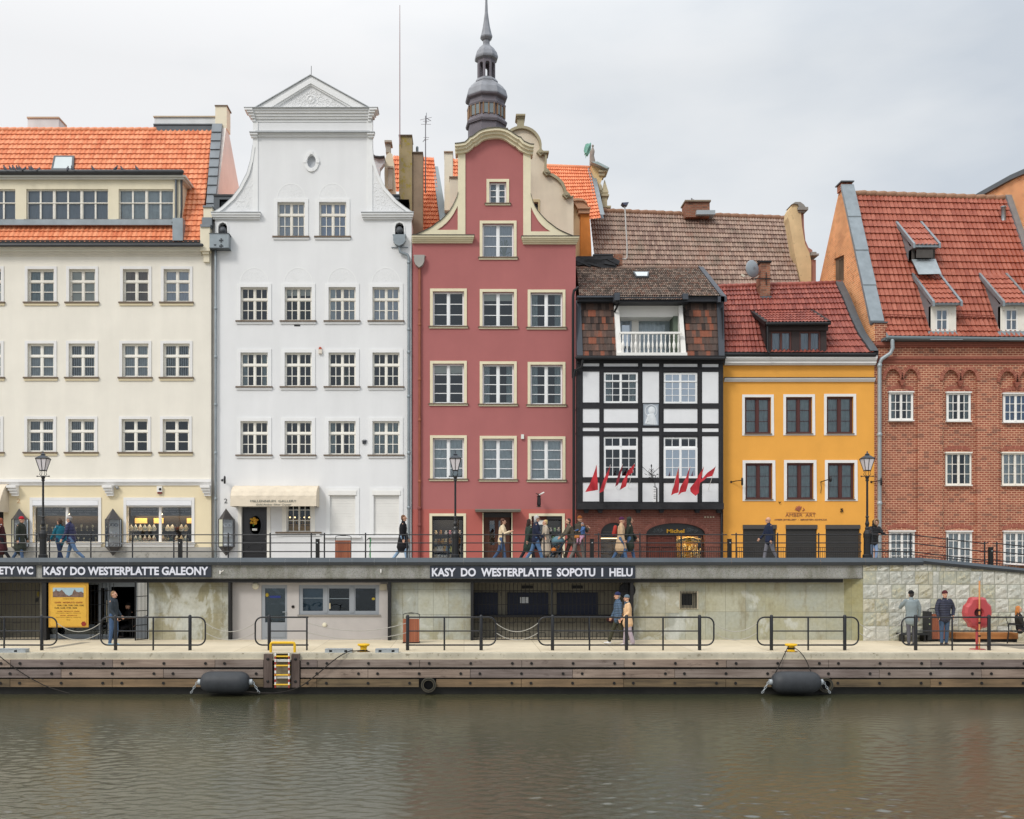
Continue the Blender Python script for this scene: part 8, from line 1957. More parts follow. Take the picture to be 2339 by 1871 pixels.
# ================================================================ glass show cases on the walls
def showcase(px,lab,items):
    Y = YF-.42;t = thing('showcase',lab,'show case',tuple(P(px,1270,Y)),group='pointed glass show cases on the house walls')
    w = 16.6*Y/F;d = .30;ang = [V((-w,0,0)),V((-w*.0,-d,0)),V((w,0,0)),V((0,d,0))]
    hexa = [(-w,.08),(-w*.12,-d),(w,.08),(w,d),(-w,d)]
    c0 = P(px,0,Y);zt_,z1_,z2_,z3_ = Z(1161,Y),Z(1186,Y),Z(1249,Y),Z(1270,Y)
    ring = lambda s_,z: [V((c0.x+a*s_,Y+b*s_,z)) for a,b in hexa]
    mb = MB();A,B,T,Bt = ring(1.0,z1_),ring(1.0,z2_),V((c0.x,Y+.1,zt_)),V((c0.x,Y+.1,z3_))
    n = 5
    mb.add(A+[T],[(i,(i+1) % n,n) for i in range(n)]);mb.add(B+[Bt],[(i,(i+1) % n,n) for i in range(n)]);mb.add(A+B,[(3,4,9,8)]);mb.add(A,[tuple(range(5))]);mb.add(B,[tuple(range(5))])
    for p,q in zip(A,B): mb.tube([p,q],.022,5)
    for R_ in (A,B):
        for i in range(n): mb.tube([R_[i],R_[(i+1) % n]],.022,5)
    mb.build('case_frame',M('#4b4848',.45,var=.08,spec=.5),t)
    mb = MB()
    for i in (0,1,2,4): mb.quad(A[i],A[(i+1) % n],B[(i+1) % n],B[i])
    mb.build('pane',GLASS_SHOP,t)
    mb = MB();mb.quad(V((c0.x-w+.02,Y+d-.02,z2_)),V((c0.x+w-.02,Y+d-.02,z2_)),V((c0.x+w-.02,Y+d-.02,z1_)),V((c0.x-w+.02,Y+d-.02,z1_)));mb.build('back_board',M('#c9cbcd',.7),t)
    for y in (1203,1225): mb = MB();z = Z(y,Y);mb.add([(c0.x+a*.93,Y+b*.9,z) for a,b in hexa],[tuple(range(5))]);mb.build('shelf',M('#d5d8da',.3),t)
    mb = MB()
    for y in (1202,1224,1247.5):
        for k in (-1,0,1):
            c = V((c0.x+k*w*.5,Y+.08,Z(y-3,Y)))
            if items == 'dark' and y == 1224: mb.ell(c,.07,.05,.10,8,6)
            elif y == 1247.5: mb.ell(c,.08,.06,.05,8,5)
            else: mb.lathe([(.085,-.01),(.085,.02),(.05,.02),(.05,-.01)],tuple(c),14,axis='y',cap=False)
    mb.build('jewellery',M('#e3e4e6' if items != 'dark' else '#8a8a8c',.4,var=.2,vs=20),t)
showcase(41.5,'pointed glass show case behind the person in the red beanie','pale');showcase(255.7,'pointed glass show case between the two cream house shop windows','dark');showcase(515,'pointed glass show case left of the black shop door','pale')
# ================================================================ goods in the shop windows
TOYC = ['#e8e4dc','#d9c7a4','#b98a5a','#d99aa8','#8fb3cf','#d7d067','#7a5a44','#cfcfd4','#e2b36a','#9ec79b']
TOYM = [M(c,.9,var=.1) for c in TOYC]
tproto = MB();tproto.ell((0,0,.07),.065,.05,.075,8,6);tproto.ell((0,-.01,.17),.055,.05,.052,8,6);tproto.ell((-.04,0,.215),.022,.018,.022,6,4);tproto.ell((.04,0,.215),.022,.018,.022,6,4)
for sx in (-1,1): tproto.ell((sx*.07,-.02,.10),.022,.022,.045,6,4);tproto.ell((sx*.045,-.06,.02),.025,.045,.022,6,4)
tm = {}
def toy(p,s_,k,lab,grp):
    if k not in tm:
        o = tproto.build('plush_toy',TOYM[k],None,smooth=True);tm[k] = o.data
    else: o = bpy.data.objects.new('plush_toy',tm[k]);COL.objects.link(o)
    o.location = p;o.scale = (s_,s_,s_);o.rotation_euler = (0,0,random.uniform(-.6,.6));tag(o,lab,'toy',grp)
for yy,nn,s_ in ((1221,6,.8),(1243,8,1.1),(1262,9,1.25),(1281,9,1.2)):
    for i in range(nn): toy(P(991+65*(i+.5)/nn+random.uniform(-1,1),yy,YF+.38),s_*random.uniform(.85,1.1),random.choice((0,0,0,1,1,2,3,4,5,8,7)),'small soft toy on the shelves of the left shop window of the red house','soft toys in the left toy window')
for yy,nn,s_ in ((1214,3,.8),(1236,4,1.0),(1258,4,1.1),(1280,4,1.2)):
    for i in range(nn): toy(P(1253+28*(i+.5)/nn,yy,YF+.38),s_*random.uniform(.85,1.1),random.choice((0,2,7,9,6)),'small souvenir figure on the shelves of the right shop window of the red house','souvenirs in the right toy window')
bust = MB();bust.tube([(0,.02,0),(0,0,.10),(0,-.0,.17),(0,.02,.25)],[(.10,.03),(.11,.035),(.075,.03),(.028,.025)],10,side=(1,0,0))
neck = MB()
for r_,d in ((.06,.0),(.085,.04)): neck.tube([(r_*math.sin(a),-.035-.005,.16-d-r_*math.cos(a)*.9*(1 if math.cos(a) > 0 else .5)) for a in [(-1.9+3.8*i/12) for i in range(13)]],.009,4)
BM = [M('#e6e0d2',.7),M('#3b3733',.7),M('#c9b79a',.7)];NM = [M('#b8862b',.35,metal=.4),M('#4b6b5c',.4),M('#7d3425',.4),M('#d9c9a0',.4)]
bd = [bust.build('necklace_bust',m,None,smooth=True) for m in BM];
def jb(p,k,j,first=[True,True,True]):
    if first[k]: o = bd[k];first[k] = False
    else: o = bpy.data.objects.new('necklace_bust',bd[k].data);COL.objects.link(o)
    o.location = p;tag(o,'jewellery bust with a necklace in the right shop window of the cream house','display bust','necklace busts in the cream house window')
    if ('n',j) not in tm: q = neck.build('necklace',NM[j],o,local=True);tm[('n',j)] = q.data
    else: q = bpy.data.objects.new('necklace',tm[('n',j)]);COL.objects.link(q);q.parent = o
for yy in (1212,1236.5):
    for i in range(13):
        if i == 6: continue
        jb(P(296+136*(i+.3)/13,yy,YF+.5),0 if i < 6 else random.choice((1,1,0,2)),random.randint(0,3))
LITP = NT('lit_panel');LITP.b.inputs['Emission Color'].default_value = (.9,.55,.2,1);LITP.b.inputs['Emission Strength'].default_value = .55;LITP.col(C('#d9a94a'));LITP = LITP.m
for x0,x1 in ((294,322),(338,360),(415,436)):
    mb = MB();mb.fb(x0,x1,1182,1194,YF,.84,.88);o = mb.build('lit_panel',LITP,None,loc=tuple(P(x0,1188,YF+.85)));tag(o,{294: 'left',338: 'middle',415: 'right'}[x0]+' warm lit panel at the back of the cream house right shop window','display panel')
glp = MB();glp.lathe([(.03,0),(.008,.01),(.008,.06),(.035,.1),(.035,.15)],(0,0,0),8,cap=False)
gl0 = None
for i in range(22):
    x = 80+i*6.6+random.uniform(-1,1);yy = (1212,1236.5)[i % 2]
    if i == 0: gl0 = glp.build('glass_ware',M('#a9a48f',.2,metal=.3,var=.3),None);o = gl0
    else: o = bpy.data.objects.new('glass_ware',gl0.data);COL.objects.link(o)
    o.location = P(x,yy,YF+.45);o.scale = (1.3,1.3,random.uniform(.8,1.8));tag(o,'small crystal goblet in the left shop window of the cream house','goblet','goblets in the cream house window')
# ================================================================ flags and the hanging sign of the half-timbered house
FLG = M('#b8323b',.8,var=.1,vs=3)
flags = [([(370,1268),(378,1400),(388,1521),(330,1534),(258,1544),(300,1460),(340,1370)],'red flag furthest to the left on the half-timbered front, hanging wide'),
 ([(513,1272),(500,1360),(470,1440),(448,1534),(397,1556),(425,1470),(465,1370)],'second red flag from the left, hanging narrow'),
 ([(638,1264),(632,1330),(612,1400),(590,1470),(563,1490),(575,1420),(605,1340)],'third red flag from the left, darkest and smallest'),
 ([(759,1258),(742,1345),(690,1385),(672,1488),(610,1524),(640,1430),(700,1320)],'fourth red flag from the left, folded over its pole'),
 ([(1216,1288),(1216,1400),(1212,1550),(1170,1562),(1132,1582),(1165,1490),(1190,1370)],'fifth red flag from the left, just right of the hanging sign'),
 ([(1334,1286),(1318,1400),(1290,1540),(1245,1550),(1205,1580),(1235,1490),(1290,1390)],'sixth red flag from the left, before the lower right window'),
 ([(1468,1288),(1450,1390),(1425,1500),(1420,1550),(1388,1586),(1340,1540),(1334,1505),(1380,1440),(1425,1370)],'seventh red flag from the left, bunched behind the last one'),
 ([(1594,1283),(1556,1382),(1510,1392),(1450,1440),(1410,1466),(1400,1455),(1450,1410),(1520,1340)],'red flag furthest to the right, blown sideways')]
for fi,(pts,lab) in enumerate(flags):
    Yf = YT-.9;pp = [t7(x,y) for x,y in pts];top = P(pp[0][0],pp[0][1],Yf)
    t = thing('flag',lab,'flag',(top.x,YT,top.z-.9),group='red flags on the half-timbered front')
    mb = MB();bm = bmesh.new();vs = [bm.verts.new((X(a,Yf),Yf,Z(b,Yf))) for a,b in pp];bm.faces.new(vs)
    bmesh.ops.triangulate(bm,faces=bm.faces[:]);bmesh.ops.subdivide_edges(bm,edges=bm.edges[:],cuts=4,use_grid_fill=True)
    for v in bm.verts: v.co.y += .07*math.sin(v.co.x*14+v.co.z*3+fi)+.03*math.sin(v.co.z*9)
    bm.verts.index_update();mb.add([tuple(v.co) for v in bm.verts],[tuple(v.index for v in f.verts) for f in bm.faces]);bm.free()
    mb.build('cloth',FLG if fi != 2 else M('#7e2430',.8),t,smooth=True)
    dx = -.18 if fi not in (0,1,5) else -.1
    mb = MB();mb.tube([top+V((0,-.01,.02)),V((top.x-.12,YT-.02,top.z-.95))],.012,5);mb.build('pole',WHITE,t)
    if fi in (3,4,6,7):
        mb = MB();c = top+V((-.07,-.09,-.30));mb.tube([c+V((-.03,0,.04)),c+V((.02,0,.02)),c+V((0,0,-.04)),c+V((.03,0,-.06))],.008,4);mb.build('flag_emblem',M('#d0913a' if fi in (4,6) else '#dcc9c9',.6),t)
sg = thing('hanging_sign','wrought iron scroll bracket with a narrow white and black hanging sign','sign',tuple(P(1490,1090,YT)))
Ys = YT-.8;mb = MB()
c = P(1488,1092,Ys)
mb.tube([P(1464,1063,YT),P(1487,1085,Ys),P(1511,1063,YT)],.012,5);mb.tube([P(1490,1095,YT),c,c+V((0,-.3,0))],.018,5)
mb.tube([P(1488,1096,Ys),P(1488,1064,Ys)],.014,5);mb.ell(P(1488,1064,Ys),.03,.03,.07,6,5)
for sx in (-1,1):
    for r_,yy in ((.085,1076),(.06,1083)): spiral(mb,(c.x+sx*.09,Z(yy,Ys)),r_,1.1,math.pi/2,sx,Ys,.012)
rgs = random.Random(2)
for k in range(22):
    a = P(1488+rgs.uniform(-12,18),1090+rgs.uniform(-10,7),Ys+rgs.uniform(-.1,.1));mb.tube([a,a+V((rgs.uniform(-.14,.14),rgs.uniform(-.05,.05),rgs.uniform(-.12,.12)))],[.014,.005],4)
mb.tube([P(1495,1094,Ys),P(1496,1104,Ys),P(1496,1116,Ys)],.016,5)
for k in range(8): a = P(1496,1112,Ys);mb.tube([a,a+V((rgs.uniform(-.1,.1),0,rgs.uniform(-.08,.12)))],[.014,.004],4)
mb.build('scroll_bracket',IRON,sg)
mb = MB();A,B,D = P(1490,1115,Ys-.15),P(1496,1115,Ys-.0),P(1503,1115,Ys+.15)
z0,z1 = Z(1147,Ys),Z(1115,Ys);q = [V((X(1490.5,Ys),Ys-.1,0)),V((X(1496,Ys),Ys-.25,0)),V((X(1502.5,Ys),Ys+.05,0)),V((X(1497,Ys),Ys+.15,0))]
mb.add([p+V((0,0,z0)) for p in q]+[p+V((0,0,z1)) for p in q],[(0,1,5,4),(1,2,6,5),(2,3,7,6),(3,0,4,7),(4,5,6,7),(0,1,2,3)]);mb.mi = [0,1,1,1,1,1]
mb.build('sign_box',[M('#d5d6d8',.6,var=.1),M('#26272a',.6)],sg)
mb = MB()
for k,yy in enumerate((1119,1124,1131,1135,1139)): a = q[0].lerp(q[1],.25)+V((0,-.012,Z(yy,Ys)));b = q[0].lerp(q[1],.8)+V((0,-.012,Z(yy,Ys)));mb.tube([a,b],.012,4)
mb.build('sign_marks',M('#6d6f74',.6),sg)
# electric scooter by the white wall
sc = thing('electric_scooter','green and white electric scooter parked before the right white shutter','scooter',(X(842,40),40,GZ));yk = 40
mb = MB();mb.tube([P(846,1284,yk),P(845,1250,yk),P(846.5,1234,yk),P(845,1229,yk)],.028,8);mb.build('stem',M('#4e8f5f',.5),sc)
mb = MB();mb.tube([P(838,1234,yk-.1),P(842,1230,yk-.05),P(847,1229,yk),P(847,1229,yk+.25)],.018,6);mb.build('handlebar',IRON,sc)
mb = MB();mb.tube([P(845,1250,yk-.01),P(843.5,1262,yk-.01),P(841,1276,yk)],.02,6);mb.build('column',M('#dfe3e2',.5),sc)
mb = MB();mb.box(X(842,yk)-.05,X(842,yk)+.65,yk-.07,yk+.07,GZ+.1,GZ+.14);mb.build('deck',M('#dfe3e2',.5),sc)
for dx in (0,.75): mb = MB();mb.lathe([(.06,-.02),(.1,-.02),(.1,.02),(.06,.02)],(X(842,yk)+dx,yk,GZ+.1),14,axis='y');mb.build('wheel',DARK,sc)
# pigeons along the dormer gutter
pg = thing('pigeon','x','pigeon',(0,0,0),group='pigeons sitting on the dormer gutter')
mb = MB();m2 = Matrix.Rotation(R(55),4,'Y');mb.tube([(-.10,0,.05),(-.04,0,.10),(.02,0,.17),(.045,0,.22)],[(.02,.03),(.055,.05),(.05,.045),(.025,.025)],10,side=(0,1,0));mb.ell((.055,0,.25),.03,.025,.027,8,6);mb.tube([(.08,0,.25),(.10,0,.245)],[.01,.003],5);mb.tube([(-.10,0,.06),(-.2,0,.0)],[(.03,.012),(.035,.006)],6,side=(0,1,0));
pb = mb.build('pigeon_body',M('#4a4c54',.8,var=.25,vs=14),pg,local=True,smooth=True)
for sy in (-1,1): mb = MB();mb.tube([(0,sy*.02,.08),(.01,sy*.02,.0)],.006,4);mb.build('leg',M('#8c4a44',.7),pg,local=True)
pgs = [(40,0),(86,1),(112,0),(144,1),(165,1),(200,2),(245,0),(264,1),(318,2),(556,3),(595,0),(762,0),(950,4),(1000,0),(1122,0)]
names = ['furthest left on the gutter','second from the left on the gutter','third from the left on the gutter','fourth from the left on the gutter','fifth from the left on the gutter','sixth from the left, head down on the gutter','seventh from the left, the left of a close pair','eighth from the left, the right of a close pair','just left of the skylight','in front of the skylight pane','at the right edge of the skylight','first to the right of the skylight','pale pigeon','right beside the pale one','furthest right on the gutter']
for i,((zx,k),nm_) in enumerate(zip(pgs,names)):
    o = pg if i == 0 else copy_tree(pg);o.location = P(zx*.2783,393.5,YD-.28);o.rotation_euler = (0,0,[2.6,2.9,1.2,1.7,.4][k]);s_ = 1.15*random.uniform(.9,1.05);o.scale = (s_,s_,s_*(.8 if k == 2 else 1));o['label'] = ('grey pigeon '+nm_) if not nm_.startswith('pale') else 'pale grey pigeon standing sideways right of the skylight'
mb = MB();c = P(1582.5,461.5,54.1);mb.ell(c+V((0,0,.08)),.1,.06,.07,8,6);mb.ell(c+V((-.06,0,.17)),.045,.04,.045,8,6);tag(mb.build('pigeon',M('#8a8c90',.8),None,loc=tuple(c),smooth=True),'single pigeon on the brick chimney of the brown roof','pigeon')

# ================================================================ people
SKIN = M('#c99a80',.6,var=.04,spec=.4);SKIN2 = M('#b98468',.6,var=.04)
def person(label,px,Y,z0,face,H=1.75,legs=((22,8),(-20,14)),arms=((-22,12),(22,18)),lean=2,coat=None,trousers='#2f4668',shoes='#2a2522',hair=('short','#5a4636'),hat=None,hood=None,hem=.08,puff=0,scarf=None,head_turn=0,cname='jacket',abd=6,skin=None,sit=False,wide=1.0,flare=0,fem=False,hands=True,x=None,sleeve_band=None,head_tilt=0):
    """one figure: continuous body with face and five-fingered hands; hair and clothes over it. face = heading in degrees (0 = towards the camera, 90 = to the right)"""
    s = H/1.75;skin = skin or SKIN
    t = thing('person',label,'person',(x if x is not None else X(px,Y),Y,z0),R(face))
    fw = lambda a: V((0,-math.sin(a),-math.cos(a)))           # direction of a hanging limb swung forward by a
    TH,SH = .44*s,.43*s
    ft = .075*s
    if sit: hz_ = sit
    else: hz_ = max(TH*math.cos(R(a))+SH*math.cos(R(a-b)) for a,b in legs)+ft
    hip = V((0,0,hz_));ln = R(lean);up = V((0,-math.sin(ln),math.cos(ln)))
    sw = (.165 if fem else .185)*s*wide;hw_ = .095*s
    chest = hip+up*.34*s;shl = hip+up*.50*s;nb = hip+up*.54*s;hc = nb+up*.055*s+V((0,-.02*s,.105*s))
    B = MB();J = MB();T = MB();S = MB()
    sd = (1,0,0)
    # torso and head
    B.tube([hip-up*.04*s,hip+up*.10*s,chest,shl-up*.03*s,nb],[(.15*s,.10*s),(.13*s,.09*s),(.155*s,.105*s),(.14*s,.085*s),(.055*s,.055*s)],12,side=sd)
    B.tube([nb-up*.05*s,hc-V((0,0,.06*s))],[.056*s,.052*s],10)
    ht = Matrix.Rotation(R(head_turn),4,'Z') @ Matrix.Rotation(R(head_tilt),4,'X')
    def hd(v): return hc+ht @ V(v)*s
    B.ell(hc+V((0,.008*s,.02*s)),.075*s,.092*s,.098*s,14,10,ht);B.ell(hd((0,-.018,-.045)),.056*s,.066*s,.062*s,12,8,ht)
    B.tube([hd((0,-.083,.015)),hd((0,-.112,-.025))],[.010*s,.016*s],6);B.ell(hd((0,-.078,-.082)),.026*s,.018*s,.018*s,8,6)
    for sx in (-1,1): B.ell(hd((sx*.077,.008,-.005)),.010*s,.020*s,.030*s,8,6)
    B.tube([hd((-.04,-.078,.028)),hd((0,-.088,.03)),hd((.04,-.078,.028))],.011*s,6)
    E = MB()
    for sx in (-1,1): E.ell(hd((sx*.031,-.079,.008)),.011*s,.008*s,.008*s,8,6)
    L_ = MB();L_.tube([hd((-.024,-.086,-.052)),hd((0,-.092,-.053)),hd((.024,-.086,-.052))],.0055*s,5)
    pf = .016*s+puff*.012
    # legs
    feet = []
    for sx,(a,b) in zip((-1,1),legs):
        h0 = hip+V((sx*hw_,0,-.02*s));k = h0+fw(R(a))*TH;an = k+fw(R(a-b))*SH
        if sit: an = V((an.x,an.y,max(an.z,ft)))
        B.tube([h0,h0.lerp(k,.5),k,k.lerp(an,.35),an],[.082*s,.070*s,.052*s,.052*s,.036*s],10)
        tw = .012*s+flare*.5
        T.tube([h0+V((0,0,.05*s)),h0.lerp(k,.5),k,k.lerp(an,.4),an+V((0,0,.015))],[.098*s,.086*s,.068*s+flare*.3,.062*s+flare*.6,.054*s+flare],10)
        pitch = R(a-b)*.7 if (a-b) < 0 else R(a-b)*.4
        fd = V((0,-math.cos(pitch),-math.sin(-pitch)*1));fd = V((0,-math.cos(pitch),math.sin(pitch))) if a-b > 0 else V((0,-math.cos(pitch),math.sin(pitch)))
        B.tube([an+V((0,.03*s,-.035*s)),an+fd*.13*s+V((0,0,-.045*s))],[(.032*s,.03*s),(.036*s,.018*s)],8)
        S.tube([an+V((0,0,.03*s)),an+V((0,.0,-.03*s))],[.048*s,.048*s],8);S.tube([an+V((0,.045*s,-.042*s)),an+fd*.06*s+V((0,0,-.038*s)),an+fd*.165*s+V((0,0,-.052*s))],[(.040*s,.038*s),(.045*s,.038*s),(.043*s,.024*s)],8,side=sd)
        feet.append(an)
    T.tube([hip-V((0,0,.07*s)),hip+up*.10*s],[(.155*s,.115*s),(.145*s,.105*s)],12,side=sd)
    # arms and hands
    hp = []
    for sx,ar in zip((-1,1),arms):
        a,b = ar[0],ar[1];ab = ar[2] if len(ar) > 2 else abd
        s0 = shl+V((sx*sw,0,-.015*s));out = V((sx*math.sin(R(ab)),0,0))
        d1 = (fw(R(a)+ln*0)+out).normalized();e = s0+d1*.285*s
        inw = ar[3] if len(ar) > 3 else 0
        d2 = (fw(R(a+b))+V((-sx*math.sin(R(inw)),0,0))).normalized();wr = e+d2*.25*s
        B.tube([s0,e,wr],[.050*s,.038*s,.027*s],8)
        J.tube([s0+V((-sx*.03*s,0,.005)),s0.lerp(e,.5),e,wr-d2*.01*s],[.066*s+pf*.6,.056*s+pf*.8,.050*s+pf*.7,.038*s+pf*.5],9)
        # palm, four unequal curled fingers, thumb from its side
        pd = d2;side = V((0,-1,0))-pd*V((0,-1,0)).dot(pd)
        side = side.normalized() if side.length > .2 else V((1,0,0));nn = pd.cross(side);pc = wr+pd*.045*s
        B.tube([wr,wr+pd*.085*s],[(.034*s,.016*s),(.040*s,.016*s)],8,side=side)
        for q,(o,ln_) in enumerate(((-.030,.060),(-.010,.072),(.010,.076),(.029,.066))):
            f0 = wr+pd*.085*s+side*o*s;cu = -sx*nn*.5
            f1 = f0+(pd+cu*.35).normalized()*ln_*.5*s;f2 = f1+(pd*.6+cu*1.2).normalized()*ln_*.5*s
            B.tube([f0,f1,f2],[.0095*s,.0088*s,.0075*s],6)
        t0 = wr+pd*.03*s+side*.032*s;B.tube([t0,t0+(side*.6+pd).normalized()*.035*s,t0+(side*.35+pd*1.1).normalized()*.065*s],[.0125*s,.011*s,.009*s],6)
        hp.append((wr,pd,pc))
    # jacket or coat
    hem_z = hem*s
    w_ = wide
    rings = [(hip-up*0+V((0,0,-hem_z)),((.165+.10*hem)*s*w_+pf,(.120+.26*hem)*s+pf)),(hip+V((0,0,-hem_z*.4)),((.163+.03*hem)*s*w_+pf,(.126+.13*hem)*s+pf)),(hip+up*.12*s,(.148*s*w_+pf,.118*s+pf)),(chest,((.175 if not fem else .162)*s*w_+pf,.130*s+pf)),(shl-up*.02*s,((.165 if not fem else .148)*s*w_+pf,.105*s+pf)),(nb-up*.005*s,(.075*s,.072*s))]
    J.tube([r[0] for r in rings],[r[1] for r in rings],14,side=sd,caps=True)
    J.tube([nb-up*.02*s,nb+up*.035*s],[(.078*s,.078*s),(.070*s,.072*s)],10,side=sd)
    bo = B.build('body',skin,t,local=True,remesh=.0105);bo['label'] = 'body with face and hands'
    E.build('eyes',DARK,t,local=True);L_.build('lips',M('#9a5c50',.6),t,local=True)
    T.build('trousers',M(trousers,.9,var=.12,vs=7,bump=.2,bs=60),t,local=True,remesh=.014)
    S.build('shoes',M(shoes,.6,var=.1),t,local=True,remesh=.012)
    if puff:
        key = 'puffer'+coat
        if key not in _mats:
            m = NT('quilted_jacket');m.set(.5,0,.4);m.col(m.mix(1,C(coat),m.ramp(m.noise(m.co,8,4),[(.3,g3(.8)),(.7,g3(1.2))]),'MULTIPLY'));w = m.n('ShaderNodeTexWave');w.bands_direction = 'Z';w.inputs['Scale'].default_value = 5.5;m.l(m.co,w.inputs[0]);m.bump(w.outputs[1],.7,.03);_mats[key] = m.m
        cm = _mats[key]
    else: cm = M(coat,.9,var=.1,vs=6,bump=.3,bs=30)
    J.build(cname,cm,t,local=True,remesh=.014)
    # hair
    k,hcx = hair;hm = M(hcx,.75,var=.25,vs=25,bump=.5,bs=60) if hcx else None
    Hm = MB();hr = Matrix(ht)
    if k in ('short','long','bun','curly'):
        g = 1.0 if k != 'curly' else 1.12
        Hm.ell(hd((0,.022,.045)),.080*s*g,.088*s*g,.082*s*g,14,10,ht);Hm.ell(hd((0,.05,-.01)),.074*s*g,.056*s*g,.075*s*g,12,8,ht)
        if k == 'long': Hm.tube([hd((0,.05,.02)),hd((0,.075,-.10)),hd((.0,.085,-.26))],[(.085*s,.05*s),(.09*s,.05*s),(.06*s,.03*s)],10,side=sd);[Hm.tube([hd((q*.07,.0,.03)),hd((q*.078,.01,-.10)),hd((q*.07,.0,-.2))],[.026*s,.03*s,.015*s],7) for q in (-1,1)]
        if k == 'curly':
            rc = random.Random(int(px))
            for _ in range(26): a = rc.uniform(.4,math.pi*2-.4)-math.pi/2+math.pi;Hm.ell(hd((.08*math.cos(a+math.pi/2),.085*abs(math.sin(a))*.9,rc.uniform(-.13,.05))),.034*s,.034*s,.036*s,7,5)
        if k == 'bun': Hm.ell(hd((0,.075,.09)),.038*s,.038*s,.036*s,10,7)
        Hm.build('hair',hm,t,local=True,remesh=.011)
    if k == 'beard' or k == 'short_beard':
        Hm.ell(hd((0,.022,.045)),.080*s,.088*s,.082*s,14,10,ht);Hm.ell(hd((0,.05,-.01)),.074*s,.056*s,.075*s,12,8,ht);Hm.build('hair',hm,t,local=True,remesh=.011)
        b_ = MB();b_.ell(hd((0,-.045,-.088)),.046*s,.045*s,.036*s,10,8,ht);b_.build('beard',hm,t,local=True,smooth=True)
    if hat:
        K_ = MB();K_.ell(hd((0,.008,.062)),.087*s,.100*s,.088*s,16,10,ht);K_.lathe([(.084*s,0),(.094*s,.01*s),(.094*s,.045*s),(.084*s,.055*s)],(0,0,0),16)
        n0 = len(K_.v)-64;K_.v[n0:] = [tuple(hd((v[0]/s,v[1]/s*1.12+.008,v[2]/s+.03))) for v in K_.v[n0:]]
        # keep the face clear: cap starts above the brow
        K_.v = [v if V(v).z > hd((0,0,.028)).z or V(v).y > hc.y+.02 else (v[0],v[1],hd((0,0,.028)).z) for v in K_.v]
        K_.build('hat',M(hat,.95,var=.08,vs=20,bump=.4,bs=80),t,local=True,remesh=.012)
    if hood:
        K_ = MB();K_.ell(hd((0,.035,.035)),.105*s,.105*s,.112*s,14,10,ht);K_.tube([hd((0,.05,-.02)),nb+V((0,.03*s,.0))],[(.10*s,.08*s),(.11*s,.09*s)],12,side=sd);K_.build('hood',cm,t,local=True,remesh=.014)
    if scarf:
        K_ = MB();K_.tube([nb+V((.075*s*math.cos(a),.075*s*math.sin(a)-.01,.02*s+.01*math.sin(3*a))) for a in [i*math.pi/5 for i in range(10)]],.034*s,7,closed=True);K_.tube([nb+V((.02,-.09*s,.0)),nb+V((.03,-.12*s,-.16*s))],[.035*s,.03*s],7);K_.build('scarf',M(scarf,.95,var=.15,vs=12),t,local=True,remesh=.012)
    return t,dict(hip=hip,shl=shl,nb=nb,hc=hc,hd=hd,hands=hp,s=s,feet=feet)
WALK = ((18,5),(-17,14));WALK2 = ((-16,15),(17,5));STAND = ((2,2),(-2,3));YP1,YP2,YP3 = 38.0,39.5,41.0
def add(t,name,mb,mat,smooth=True,remesh=None): return mb.build(name,mat,t,local=True,smooth=smooth,remesh=remesh)
person('woman at left edge in a maroon coat and white scarf, cut off by the frame',3,YP1,GZ,-70,1.70,WALK,coat='#4a2426',hair=('long','#8a4a32'),scarf='#d9d5d0',hem=.38,fem=True,cname='coat',trousers='#222226')
person('person in a long dark green parka and bright red knitted hat before the show case',46,YP1,GZ,82,1.73,((14,6),(-20,14)),arms=((-6,10),(6,12)),coat='#33372f',hat='#b0182a',hair=('none',None),hem=.36,cname='parka',trousers='#4a5f7c',lean=4)
person('woman with brown hair in a teal hooded jacket, walking beside the man in navy',137,YP2,GZ,-118,1.72,((18,8),(-12,14)),coat='#1c6478',hair=('curly','#4a3a30'),trousers='#22304a',fem=True)
person('man in a navy quilted jacket and grey cap striding left beside the woman in teal',163,YP1,GZ,-95,1.76,((18,6),(-27,20)),arms=((-14,34),(10,22)),coat='#2c2f55',hat='#9a9490',hair=('short','#8a8580'),trousers='#58708f',puff=1,lean=6)
person('man in a black knee length coat and light jeans walking right past the downpipe',920,YP1,GZ,88,1.80,((14,6),(-17,18)),arms=((-4,12),(8,16)),coat='#17171b',hair=('short','#6b4d38'),trousers='#86a0ba',hem=.34,cname='coat')
person('woman with dark curly hair in a cream fleece jacket before the brown door',1146,YP1,GZ,78,1.66,((14,6),(-17,18)),arms=((20,95,10,30),(24,90,10,30)),coat='#dcc7a6',hair=('curly','#5a3a2c'),trousers='#44597a',fem=True,lean=4)
person('woman with long dark hair in a dark green coat behind the grey haired man',1207,YP2,GZ,110,1.72,WALK,coat='#2c3a33',hair=('long','#2f211c'),trousers='#22242a',fem=True,hem=.30,cname='coat')
t,J = person('grey haired man with sunglasses in a navy jacket and blue jeans',1224,YP1,GZ,85,1.80,((20,6),(-20,12)),arms=((10,40),(-6,18)),coat='#20263c',hair=('curly','#b5b3b0'),trousers='#526f93',wide=1.1)
g = MB();hd = J['hd']
for sx in (-1,1): g.ell(hd((sx*.034,-.092,.01)),.024,.008,.018,8,6)
g.tube([hd((-.08,.0,.012)),hd((-.05,-.085,.012)),hd((.05,-.085,.012)),hd((.08,0,.012))],.004,4);add(t,'sunglasses',g,DARK)
g = MB();w_ = J['hands'][1][0];g.ell(w_+V((0,0,-.18)),.07,.17,.2,10,8);tb_ = tag(g.build('bag',M('#1c1c22',.8),None,smooth=True,loc=(0,0,0)),'black bag carried low by the grey haired man','bag');tb_.location = t.location;tb_.rotation_euler = t.rotation_euler
